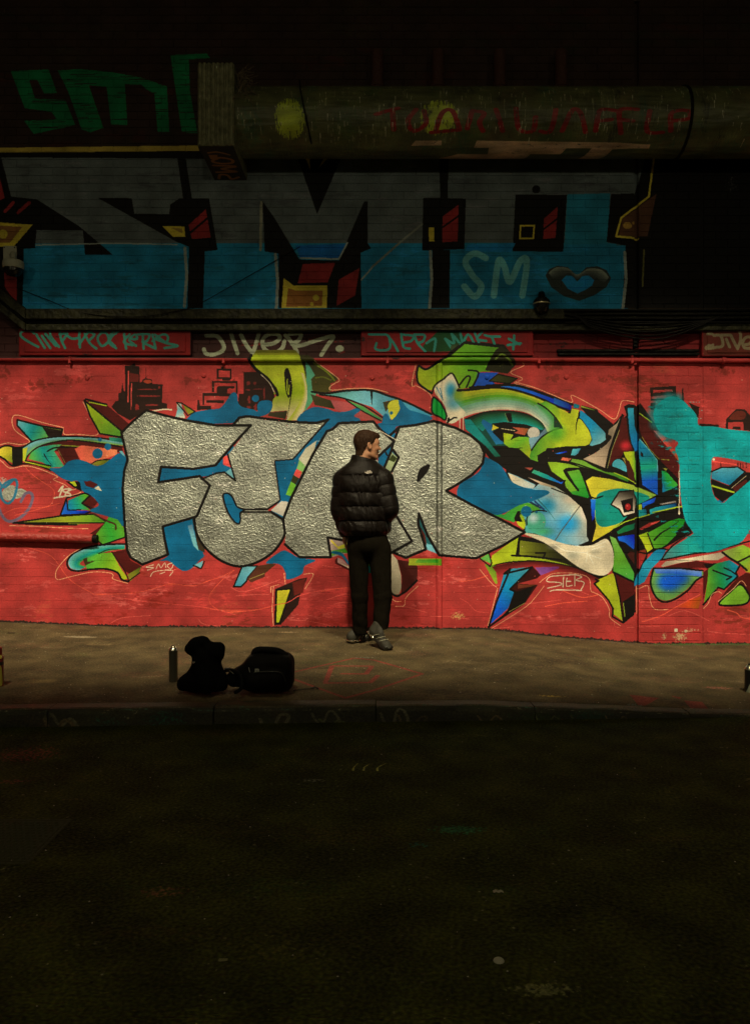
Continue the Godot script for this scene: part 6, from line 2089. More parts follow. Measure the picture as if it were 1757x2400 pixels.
	m.C(c.K, 3.4, [1060, 30, 1180, 105, 1300, 225, 1405, 382])
	m.C(c.K, 3.4, [1400, 370, 1260, 408, 1100, 510, 970, 682])
	m.frame(1300, 920, 7.509)
	m.P(c.K, [450, 270, 465, 225, 745, 300, 770, 350, 1025, 560, 1100, 480, 1180, 380, 1220, 400, 1000, 900, 880, 1330, 480, 1180, 700, 1050, 890, 900, 880, 710, 700, 520])
	m.P(c.K, [-150, 980, 0, 978, 400, 945, 640, 940, 800, 900, 700, 1080, 480, 1180, 1440, 1590, 1460, 1700, 1000, 1560, 0, 1240, -200, 1130])
	m.G([c.LIME, m.ink(162, 166, 34)], [120, 600, 600, 600], [60, 282, 180, 358, 265, 376, 300, 285, 415, 310, 396, 460, 432, 460, 482, 492, 600, 672, 642, 820, 600, 912, 500, 945, 250, 950, 150, 700])
	m.spray(m.ink(64, 132, 34), 20, 700, 34, 0.9, 30)
	m.P(m.ink(20, 44, 26), [-20, 420, 140, 625, -20, 612])
	m.L(c.K, 3.6, [398, 455, 372, 560, 362, 740], true)
	m.C(c.K, 3.0, [396, 460, 440, 455, 490, 500, 605, 672, 648, 820, 600, 920, 500, 950, 200, 958, -20, 985])
	m.G([m.ink(0, 104, 136), c.LBLUE, c.SKY], [440, 340, 860, 800], [440, 310, 490, 335, 700, 520, 882, 710, 892, 830, 790, 900, 650, 940, 605, 928, 650, 830, 605, 662, 476, 480, 430, 440])
	m.P(m.ink(104, 120, 30), [458, 232, 700, 302, 690, 316, 456, 258])
	m.P(m.ink(6, 62, 130), [-20, 92, 240, 192, 252, 285, 130, 250, -20, 190])
	m.P(m.ink(0, 92, 104), [330, 190, 432, 220, 416, 282, 320, 268])
	m.G([m.ink(160, 140, 108), m.ink(112, 96, 76), m.ink(156, 134, 106)], [1150, 450, 700, 1200], [1176, 388, 1050, 730, 960, 1000, 880, 1332, 485, 1172, 720, 1055, 900, 912, 992, 805, 992, 762, 930, 742, 944, 650, 1090, 540])
	m.L(c.K, 4.0, [1182, 388, 1050, 740, 950, 1040, 888, 1335])
	m.P(c.MAROON, [1185, 420, 1250, 450, 1300, 860, 1372, 1020, 1205, 1042, 1160, 1150, 1055, 1172, 960, 1300, 935, 1240, 1005, 1000, 1110, 690])
	m.spray(m.ink(176, 34, 42), 1240, 930, 20, 0.9, 18)
	m.L(m.ink(126, 124, 66), 1.4, [1130, 660, 1000, 1000, 920, 1330])
	m.P(c.K, [1210, 245, 1290, 205, 1440, 215, 1475, 720, 1400, 560, 1385, 270, 1262, 270, 1260, 420])
	m.G([m.ink(40, 130, 146), c.LBLUE, m.ink(0, 96, 150)], [1300, 280, 1430, 1000], [1262, 272, 1378, 270, 1392, 480, 1470, 720, 1475, 1010, 1400, 1042, 1335, 900, 1295, 700])
	m.L(c.K, 3.0, [1262, 272, 1295, 700, 1335, 900, 1400, 1042])
	m.S(m.ink(60, 140, 150), [1005, 1290, 1040, 1200, 1125, 1170, 1215, 1235, 1270, 1392, 1100, 1330])
	m.G([c.LIME, c.LIME, m.ink(76, 130, 30)], [1220, 1200, 1440, 1200], [1200, 1048, 1410, 1030, 1440, 1200, 1450, 1560, 1335, 1285, 1235, 1135])
	m.P(m.ink(130, 116, 44), [1180, 1150, 1225, 1150, 1320, 1330, 1310, 1400, 1240, 1260])
	m.P(m.ink(52, 18, 12), [1230, 1180, 1300, 1200, 1420, 1500, 1420, 1590, 1290, 1540])
	m.P(m.ink(88, 138, 36), [300, 1165, 500, 1195, 640, 1285, 870, 1392, 1025, 1415, 1300, 1520, 1280, 1572, 1100, 1502, 800, 1402, 400, 1285, 270, 1225])
	m.L(c.K, 3.4, [480, 1180, 880, 1340, 1000, 1400])
	m.L(c.K, 3.0, [280, 1230, 420, 1268, 800, 1402, 1100, 1505])
	m.G([m.ink(120, 150, 30), m.ink(96, 146, 34)], [0, 1250, 300, 1740], [-130, 1225, 0, 1222, 250, 1258, 480, 1332, 400, 1350, 160, 1362, 205, 1460, 405, 1720, 250, 1755, 150, 1645, -20, 1490])
	m.G([m.ink(84, 138, 36), m.ink(24, 126, 34)], [300, 1380, 520, 1850], [215, 1392, 420, 1355, 560, 1660, 615, 1835, 500, 1882, 340, 1832, 195, 1765, 408, 1722])
	m.L(c.K, 5.0, [470, 1335, 200, 1345, 160, 1375, 210, 1470, 408, 1722])
	m.P(c.K, [430, 1340, 700, 1370, 1000, 1470, 620, 1455, 520, 1520, 560, 1650, 660, 1800, 600, 1840])
	m.L(c.K, 4.0, [190, 1775, 340, 1840, 520, 1895])
	# small chips among the black
	m.P(c.ROYAL, [-10, 1072, 190, 1030, 210, 1050, 60, 1085])
	m.P(m.ink(60, 140, 150), [310, 990, 450, 985, 400, 1075, 350, 1112, 275, 1100])
	m.P(m.ink(178, 84, 58), [130, 1140, 280, 1160, 235, 1210, 105, 1190])
	m.P(m.ink(150, 76, 54), [210, 1150, 290, 1165, 240, 1205])

func lower_right(m: Canvas, c: Dictionary) -> void:
	# the sky-coloured body
	m.frame(1080, 1080, 5.1625)
	m.P(c.K, [480, 40, 720, 60, 1000, 60, 1250, 240, 1280, 400, 1160, 360, 600, 160])
	m.G([m.ink(70, 146, 130), m.ink(60, 134, 158), m.ink(130, 152, 150), c.CREAM], [800, 900, 1420, 480], [560, 140, 730, 205, 880, 240, 1130, 310, 1270, 395, 1440, 515, 1530, 590, 1540, 970, 1400, 1030, 1150, 990, 900, 880, 770, 870, 780, 720, 700, 600, 640, 280])
	m.spray(m.ink(0, 118, 168), 1290, 760, 42, 0.9, 34)
	m.spray(m.ink(0, 116, 150), 1040, 540, 30, 0.8, 26)
	m.spray(m.ink(58, 146, 84), 980, 850, 36, 0.8, 16)
	m.spray(m.ink(186, 168, 140), 1330, 470, 30, 0.8, 14)
	m.spray(m.ink(186, 170, 150), 1490, 640, 16, 0.8, 26)
	m.D(m.ink(60, 140, 110), 905, 735, 120, 125)
	m.spray(m.ink(160, 172, 168), 870, 690, 20, 0.95, 20)
	m.C(c.K, 3.0, [790, 780, 800, 680, 860, 620, 930, 600, 1030, 610])
	m.G([c.CREAM, m.ink(150, 160, 150)], [620, 200, 860, 310], [565, 145, 730, 215, 900, 300, 870, 335, 740, 320, 620, 270])
	m.P(m.ink(176, 150, 120), [735, 165, 860, 215, 1130, 305, 1140, 330, 960, 290])
	m.P(c.K, [560, 120, 740, 165, 945, 275, 870, 340, 900, 290, 720, 205])
	m.L(c.K, 5.0, [735, 160, 1140, 300, 1230, 330])
	m.P(m.ink(150, 66, 52), [770, 85, 865, 85, 835, 115])
	m.G([m.ink(60, 150, 110), c.TEAL, c.ROYAL], [850, 130, 1220, 260], [875, 98, 1040, 160, 1200, 250, 1260, 238, 1215, 290, 1000, 215, 840, 148])
	m.O(c.K, 3.0, [875, 98, 1040, 160, 1200, 250, 1260, 238, 1215, 290, 1000, 215, 840, 148])
	m.L(m.ink(66, 54, 40), 2.0, [1440, 540, 1210, 850, 1130, 970])
	m.L(c.CREAM, 1.4, [1430, 525, 1330, 650])
	m.L(c.K, 3.0, [1090, 330, 1190, 370, 1290, 410, 1440, 510])
	m.P(c.K, [1240, 290, 1280, 400, 1500, 460, 1580, 430, 1530, 600, 1450, 520])
	m.G([m.ink(70, 140, 36), m.ink(40, 132, 50)], [760, 520, 450, 660], [330, 630, 520, 650, 620, 580, 720, 520, 800, 505, 880, 530, 960, 590, 880, 605, 780, 600, 700, 640, 640, 745, 560, 720])
	m.P(c.LIME, [670, 740, 720, 640, 760, 680, 780, 780, 760, 830, 690, 780])
	m.P(c.K, [640, 690, 680, 610, 720, 610, 700, 650, 740, 740, 650, 730])
	m.L(m.ink(22, 40, 60), 4.5, [800, 480, 960, 570])
	m.L(m.ink(20, 50, 90), 4.0, [890, 490, 1000, 590])
	m.L(m.ink(30, 90, 90), 3.0, [930, 470, 1050, 600, 1145, 730], true)
	# the bird-like head and its eye
	m.frame(1100, 800, 2.5145)
	m.P(c.K, [560, 890, 720, 930, 740, 1090, 712, 1190, 690, 1150, 690, 1060, 660, 980])
	m.G([c.YEL, m.ink(176, 172, 44), m.ink(120, 150, 50)], [700, 820, 1000, 900], [680, 820, 722, 795, 820, 808, 960, 845, 1108, 905, 1000, 962, 900, 1062, 830, 1120, 715, 1188, 742, 1090, 725, 945])
	m.S(m.ink(10, 116, 100), [745, 920, 800, 880, 900, 868, 1000, 890, 1060, 925, 985, 985, 900, 1060, 800, 1095, 745, 1060])
	m.spray(m.ink(0, 116, 116), 800, 960, 20, 0.9, 26)
	m.P(c.YEL, [740, 1095, 760, 1105, 860, 1080, 830, 1122, 716, 1188])
	m.O(c.K, 3.4, [678, 820, 722, 792, 820, 806, 960, 842, 1110, 905, 1000, 964, 900, 1066, 830, 1124, 714, 1192, 740, 1090, 722, 945])
	m.P(c.ROYAL, [712, 930, 742, 930, 735, 1040, 720, 1062])
	m.C(c.K, 3.4, [705, 912, 740, 925, 784, 912])
	m.G([m.ink(40, 34, 26), m.ink(190, 176, 150)], [920, 885, 880, 985], [835, 960, 880, 888, 965, 880, 988, 930, 982, 1010, 905, 1030, 880, 990])
	m.O(c.K, 3.4, [832, 962, 880, 886, 965, 878, 990, 930, 984, 1012, 905, 1032, 880, 990])
	m.P(c.K, [890, 940, 960, 922, 962, 1000, 908, 1010])
	m.D(m.ink(130, 24, 22), 931, 975, 17, 20)
	m.spray(m.ink(220, 90, 80), 926, 968, 4, 0.8)
	m.L(m.ink(120, 140, 40), 2.0, [972, 930, 976, 1000])
	# right of the seam
	m.frame(1440, 820, 5.2114)
	m.P(c.K, [285, 690, 300, 1000, 330, 1680, 560, 1780, 590, 1740, 560, 1360, 420, 1220, 330, 1090])
	m.P(c.MAROON, [292, 800, 440, 860, 560, 990, 772, 1320, 782, 1580, 620, 1420, 545, 1345, 420, 1215, 335, 1090, 298, 960])
	m.P(m.ink(190, 64, 54), [470, 985, 560, 1000, 772, 1290, 770, 1350])
	m.L(LIME2(m), 2.2, [300, 775, 450, 885])
	m.L(m.ink(126, 128, 40), 1.4, [330, 1060, 420, 1210, 540, 1335, 660, 1345])
	m.G([c.LBLUE, m.ink(0, 104, 130), m.ink(14, 132, 100), c.ROYAL, m.ink(0, 80, 170)], [350, 1100, 450, 1780], [295, 1085, 420, 1215, 520, 1345, 522, 1775, 335, 1650, 292, 1260])
	m.L(m.ink(80, 150, 150), 2.4, [300, 1090, 420, 1225, 515, 1350, 520, 1480])
	m.P(c.K, [312, 1240, 340, 1260, 350, 1310, 316, 1300])
	m.G([m.ink(44, 132, 40), m.ink(20, 130, 50), m.ink(10, 104, 140)], [720, 1600, 580, 1650], [570, 1475, 625, 1485, 772, 1650, 690, 1702, 580, 1742])
	m.P(OL(m), [585, 1440, 640, 1450, 620, 1480])
	m.L(c.K, 4.5, [548, 1345, 552, 1760])
	m.C(LIME2(m), 2.2, [-10, 1500, 130, 1560, 200, 1600, 270, 1630])
	# below the head
	m.frame(1440, 1160, 5.2114)
	m.P(c.K, [0, 400, 280, 290, 560, 130, 780, 60, 860, 270, 940, 450, 760, 560, 580, 660, 400, 720, 380, 850, 290, 960, 240, 1100, 200, 1000, 0, 560])
	m.P(m.ink(10, 116, 120), [290, 180, 380, 170, 390, 240, 290, 270])
	m.P(LIME2(m), [290, 120, 330, 115, 325, 180, 290, 185])
	m.P(c.ROYAL, [330, 100, 500, 30, 480, 90, 380, 130, 340, 165])
	m.P(m.ink(130, 120, 110), [540, 110, 745, 70, 745, 92, 560, 122])
	m.P(m.ink(0, 112, 130), [420, 180, 500, 150, 750, 100, 750, 145, 600, 180, 430, 240])
	m.L(LIME2(m), 3.0, [460, 215, 600, 185, 750, 150, 900, 135])
	m.L(LIME2(m), 2.4, [0, 400, 120, 330, 280, 280, 420, 240])
	m.P(m.ink(10, 90, 50), [20, 450, 120, 380, 270, 340, 230, 420, 40, 480])
	m.P(m.ink(120, 30, 24), [300, 410, 420, 340, 560, 305, 480, 360, 320, 430])
	m.P(m.ink(190, 62, 54), [430, 350, 560, 310, 510, 345, 440, 365])
	m.P(c.ROYAL, [30, 510, 255, 480, 255, 620, 225, 665, 120, 580, 50, 560])
	m.G([c.GREEN, m.ink(20, 112, 26)], [420, 500, 820, 330], [405, 460, 520, 400, 660, 320, 780, 285, 860, 300, 830, 380, 740, 450, 750, 490, 640, 600, 560, 650, 470, 650])
	m.P(c.LIME, [290, 495, 400, 450, 470, 650, 395, 700, 350, 600])
	m.L(c.K, 3.4, [398, 470, 470, 655])
	m.C(c.K, 5.0, [480, 550, 560, 470, 660, 410, 780, 320], true)
	m.P(m.ink(140, 36, 32), [285, 690, 370, 660, 385, 720, 370, 760, 300, 900, 285, 900])
	m.P(m.ink(60, 20, 16), [190, 690, 240, 700, 245, 860, 150, 730])
	m.G([m.ink(60, 116, 110), m.ink(20, 140, 130)], [640, 700, 900, 600], [560, 770, 700, 640, 860, 540, 960, 470, 1100, 520, 1100, 700, 900, 740, 640, 790])
	m.C(c.K, 3.0, [575, 780, 640, 690, 740, 590, 940, 460])
	m.G([c.LBLUE, m.ink(30, 130, 150), c.LBLUE], [560, 680, 260, 1100], [470, 700, 520, 665, 630, 668, 560, 790, 460, 885, 430, 930, 360, 1060, 230, 1140, 285, 980, 345, 835])
	m.C(c.K, 3.4, [300, 700, 400, 715, 520, 660, 640, 665])
	m.G([m.ink(140, 124, 100), c.CREAM, m.ink(150, 134, 108)], [600, 860, 1300, 720], [560, 870, 620, 812, 900, 770, 1200, 718, 1310, 698, 1355, 742, 1260, 795, 1000, 802, 780, 832, 590, 880])
	m.C(c.K, 3.4, [560, 795, 700, 770, 950, 720, 1200, 690, 1400, 630, 1700, 550])
	m.P(c.MAROON, [620, 880, 780, 835, 1000, 805, 1260, 850, 1130, 890, 880, 895, 480, 905])
	m.P(c.K, [1080, 840, 1240, 835, 1260, 860, 1120, 900])
	m.S(m.ink(86, 130, 60), [470, 915, 700, 902, 900, 920, 1070, 935, 1060, 1000, 985, 1040, 880, 1150, 720, 1260, 600, 1290, 505, 1235, 445, 1100, 450, 990])
	m.R([480, 905, 700, 900, 1065, 930], [500, 960, 700, 960, 1060, 1000], [m.ink(96, 116, 160), m.ink(70, 110, 170), m.ink(60, 90, 160)])
	m.spray(c.ROYAL, 680, 1060, 46, 1.0, 34)
	m.spray(c.ROYAL, 640, 1060, 34, 1.0, 30)
	m.spray(m.ink(4, 68, 170), 800, 1010, 34, 0.9, 24)
	m.C(c.K, 4.5, [470, 900, 435, 1080, 500, 1245, 600, 1308, 740, 1270, 890, 1165, 990, 1045, 1070, 1000])
	m.L(c.K, 4.0, [470, 895, 780, 895, 1075, 925])
	m.G([m.ink(84, 140, 30), m.ink(20, 116, 60), m.ink(0, 108, 124)], [1120, 1000, 1450, 950], [1140, 900, 1235, 838, 1400, 795, 1512, 870, 1472, 950, 1495, 995, 1330, 1150, 1262, 1122, 1085, 1335, 1130, 1050])
	m.L(c.K, 3.6, [1195, 920, 1380, 990, 1425, 1000, 1360, 1035])
	m.L(c.K, 3.0, [1330, 890, 1420, 930, 1500, 990])
	m.L(c.K, 4.0, [1520, 870, 1475, 950, 1500, 995, 1330, 1155, 1260, 1130, 1080, 1340])
	m.P(c.MAROON, [1080, 940, 1140, 900, 1130, 1050, 1080, 1280])
	m.P(c.MAROON, [1500, 1010, 1600, 950, 1760, 980, 1760, 1330, 1640, 1260, 1540, 1090, 1260, 1300, 1380, 1140])
	m.G([m.ink(128, 140, 70), m.ink(112, 146, 36)], [1320, 700, 1560, 760], [1310, 692, 1560, 610, 1760, 700, 1760, 700, 1490, 822])
	m.G([m.ink(100, 146, 40), m.ink(150, 140, 30)], [1540, 820, 1652, 960], [1510, 830, 1700, 730, 1760, 730, 1760, 970, 1600, 940])
	m.C(c.K, 5.0, [1310, 700, 1400, 770, 1500, 830, 1610, 920])
	m.L(c.K, 4.0, [1490, 825, 1700, 720])
	m.S(m.ink(100, 146, 34), [1280, 1312, 1400, 1195, 1530, 1100, 1622, 1205, 1634, 1280, 1560, 1332, 1320, 1342])
	m.O(c.K, 4.5, [1275, 1312, 1400, 1190, 1530, 1094, 1628, 1205, 1640, 1282, 1562, 1340, 1318, 1350], true)
	m.C(c.LINE, 1.5, [1260, 1300, 1440, 1150, 1540, 1050, 1600, 1110])
	m.C(c.LINE, 1.5, [285, 1150, 400, 1110, 420, 1240, 480, 1390, 650, 1400])
	m.C(c.LINE, 1.6, [1080, 1390, 1140, 1320, 1180, 1220, 1250, 1180, 1300, 1200])
	m.C(c.HOT, 2.0, [330, 1550, 550, 1480, 780, 1350, 1040, 1215])
	m.P(m.ink(176, 60, 24), [760, 1370, 900, 1290, 1060, 1230, 1020, 1390])
	m.C(c.HOT, 2.2, [1370, 1405, 1480, 1440, 1560, 1500, 1760, 1530])
	m.L(c.LINE, 1.6, [282, 1120, 284, 1460])
	# cloth-like cream shape and the pieces under it
	m.frame(1080, 1240, 3.7545)
	m.P(c.K, [500, 60, 720, 90, 1000, 200, 1320, 420, 1200, 450, 900, 300, 440, 250])
	m.G([m.ink(112, 116, 26), m.ink(60, 62, 16), m.ink(24, 22, 10)], [520, 200, 900, 160], [515, 100, 740, 130, 900, 245, 1060, 350, 960, 318, 740, 262, 512, 225])
	m.G([c.LIME, m.ink(140, 156, 30), m.ink(96, 104, 30)], [300, 250, 1150, 380], [515, 62, 500, 228, 450, 232, 700, 255, 900, 300, 1220, 408, 1000, 335, 700, 282, 420, 290, 262, 325, 270, 235, 400, 140])
	m.L(c.K, 5.5, [512, 80, 490, 232])
	m.L(c.K, 4.5, [445, 232, 600, 240, 880, 272])
	m.L(c.K, 4.0, [655, 210, 740, 212, 725, 245])
	m.C(c.K, 3.0, [262, 328, 420, 292, 700, 284, 1000, 338, 1220, 412])
	m.P(m.ink(84, 150, 60), [165, 258, 245, 215, 262, 305])
	m.P(m.ink(110, 132, 30), [205, 310, 300, 320, 320, 480, 300, 480, 250, 390])
	m.L(c.K, 3.0, [165, 258, 255, 330, 270, 300, 245, 215])
	m.R([270, 332, 450, 296, 700, 288, 1000, 342, 1215, 440], [340, 420, 500, 350, 720, 345, 1000, 410, 1170, 480], [c.MAROON, m.ink(104, 28, 26), m.ink(150, 40, 40)])
	m.S(c.CREAM, [540, 35, 700, 58, 850, 112, 1000, 146, 1150, 140, 1270, 85, 1330, 170, 1342, 300, 1300, 385, 1210, 408, 1050, 345, 900, 240, 740, 125])
	m.spray(m.ink(120, 122, 104), 980, 230, 26, 0.6, 14)
	m.spray(m.ink(128, 124, 104), 1180, 200, 20, 0.5, 10)
	m.spray(m.ink(84, 84, 70), 800, 160, 22, 0.6, 9)
	for a: Array in [[820, 135, 920, 190, 1110, 210], [1020, 150, 1150, 155, 1270, 110], [1110, 200, 1100, 290], [1120, 220, 1160, 300], [1130, 230, 1230, 260], [1150, 180, 1260, 150]]:
		m.C(m.ink(206, 194, 164), 2.0, a)
	m.G([m.ink(60, 136, 150), c.LBLUE, c.ROYAL], [560, 340, 330, 720], [375, 395, 430, 350, 620, 332, 432, 530, 474, 548, 410, 700, 260, 835, 250, 830, 320, 600])
	m.P(m.ink(46, 12, 10), [630, 330, 700, 405, 665, 435, 500, 480, 672, 492, 560, 655, 240, 870, 400, 730, 478, 550, 430, 532])
	m.P(c.K, [480, 552, 640, 500, 560, 650, 300, 830, 420, 700])
	m.P(m.ink(96, 44, 22), [500, 486, 668, 488, 620, 505, 500, 525])
	m.L(m.ink(150, 130, 70), 1.4, [440, 520, 600, 360])
	m.L(m.ink(140, 132, 60), 1.4, [400, 740, 560, 650])
	m.O(c.K, 4.5, [375, 395, 432, 350, 310, 640, 240, 865, 410, 735, 475, 550, 430, 530, 625, 335])
	m.P(c.PURPLE, [650, 338, 860, 330, 860, 345, 700, 408])
	m.P(m.ink(66, 16, 13), [1340, 388, 1520, 470, 1545, 560, 1545, 715, 1430, 815, 1370, 470])
	m.P(c.K, [1420, 640, 1540, 560, 1545, 715, 1430, 815])
	m.G([m.ink(150, 152, 26), LIME2(m)], [1260, 420, 1390, 800], [1205, 445, 1330, 388, 1362, 430, 1400, 620, 1424, 812, 1335, 745, 1345, 700, 1295, 620, 1170, 490, 1195, 470])
	m.L(c.K, 4.0, [1180, 440, 1210, 455, 1170, 480, 1295, 625, 1335, 700, 1330, 770, 1425, 825, 1545, 725])
	m.L(c.K, 3.4, [1425, 812, 1395, 600, 1350, 400])
	m.L(m.ink(120, 140, 40), 2.0, [1425, 650, 1440, 770])
	m.G([m.ink(96, 142, 60), m.ink(84, 142, 34), m.ink(60, 140, 50)], [1330, 80, 1450, 440], [1305, 60, 1365, 85, 1525, 385, 1522, 468, 1335, 378, 1345, 200])
	m.L(c.K, 4.5, [1365, 80, 1530, 385, 1525, 470, 1335, 378])
	m.fade = 0.0
	# the flat turquoise letter over everything
	m.rough = 0.5
	m.frame(1440, 820, 5.2114)
	var big := [470, 800, 500, 690, 600, 600, 720, 570, 830, 620, 950, 735, 1005, 820, 1030, 925, 1200, 935, 1400, 970, 1700, 1000, 2100, 1030, 2100, 1450, 1700, 1395, 1500, 1350, 1260, 1310, 1185, 1330, 1175, 1480, 1168, 1620, 1215, 1790, 1310, 1870, 1410, 1790, 1560, 1650, 1720, 1560, 2100, 1500, 2100, 1960, 1740, 2090, 1560, 2330, 1400, 2400, 1240, 2455, 1080, 2465, 1000, 2330, 940, 2210, 865, 2100, 820, 1920, 797, 1700, 790, 1500, 776, 1330, 732, 1215, 772, 1135, 700, 1090, 600, 1050, 510, 950]
	m.fill(m.round_(m.pts(big), true), CY(m))
	for a: Array in [[480, 780, 26], [540, 640, 26], [660, 575, 22], [500, 900, 24], [560, 1010, 20], [660, 1060, 18], [760, 590, 20]]:
		m.spray(CY(m), a[0], a[1], a[2] as float, 0.75)
	m.frame(0, 0, 1)
	for i in 46:
		m.scuff([m.ink(4, 118, 114), m.ink(2, 144, 142), m.ink(14, 108, 106)][i % 3], 1540 + (i * 61) % 110, 950 + (i * 47) % 340, 26 + i % 5 * 8, 6 + i % 4 * 3, -0.05, Vector2(0.2, 0.6))
		m.scuff([m.ink(4, 118, 114), m.ink(2, 144, 142), m.ink(14, 108, 106)][i % 3], 1650 + (i * 53) % 230, 1010 + (i % 2) * 190 + (i * 29) % 60, 24 + i % 5 * 8, 5 + i % 4 * 3, -0.05, Vector2(0.2, 0.6))
	m.frame(1440, 820, 5.2114)
	m.rough = 0.6
	for a: Array in [[760, 800, 26, 12], [640, 990, 14, 8], [1040, 1080, 10, 26], [1100, 1200, 8, 22], [960, 1350, 30, 7], [1300, 1290, 22, 8], [900, 1460, 26, 6]]:
		m.scuff(m.ink(30, 110, 102), a[0], a[1], a[2], a[3], 0.15)
	for i in 60:
		m.L(m.ink(40, 176, 160), 0.9, [500 + (i * 137) % 560, 640 + (i % 6) * 97, 520 + (i * 137) % 560, 641 + (i % 6) * 97])  # glints along the brick courses, painted in as short pale dashes
	m.P(m.ink(0, 96, 130), [1240, 1850, 1310, 1868, 1360, 1830, 1330, 1800])
	m.G([SK(m), m.ink(0, 100, 130)], [1350, 1440, 1350, 1640], [1175, 1490, 1300, 1440, 1500, 1440, 1582, 1490, 1400, 1655, 1180, 1572])
	m.P(c.K, [1178, 1575, 1392, 1662, 1600, 1495, 1720, 1500, 1640, 1600, 1440, 1772, 1310, 1860, 1215, 1785, 1170, 1630])
	m.L(LIME2(m), 4.0, [1185, 1660, 1450, 1740])
	m.P(m.ink(70, 22, 18), [1430, 1690, 1600, 1580, 1620, 1610, 1480, 1740])
	m.L(c.K, 3.2, [1172, 1490, 1300, 1436, 1500, 1432, 1590, 1490, 1400, 1660])
	m.L(m.ink(170, 150, 110), 1.4, [1600, 1540, 1420, 1690])
	m.L(m.ink(200, 66, 56), 3.0, [1190, 1360, 1320, 1380, 1480, 1400])
	for u: int in [1290, 1500, 1530, 1560, 1600]:
		m.L(c.K, 1.6, [u, 1380, u + 4, 1440])
	m.L(c.CREAM, 2.0, [782, 1480, 790, 1772, 785, 1850, 782, 1960])
	m.D(c.CREAM, 783, 1990, 14, 26)
	m.D(c.CREAM, 1205, 1338, 16)

func LIME2(m: Canvas) -> Color: return m.ink(138, 158, 30)
func OL(m: Canvas) -> Color: return m.ink(110, 108, 34)
func CY(m: Canvas) -> Color: return m.ink(0, 134, 132)
func SK(m: Canvas) -> Color: return m.ink(70, 140, 152)

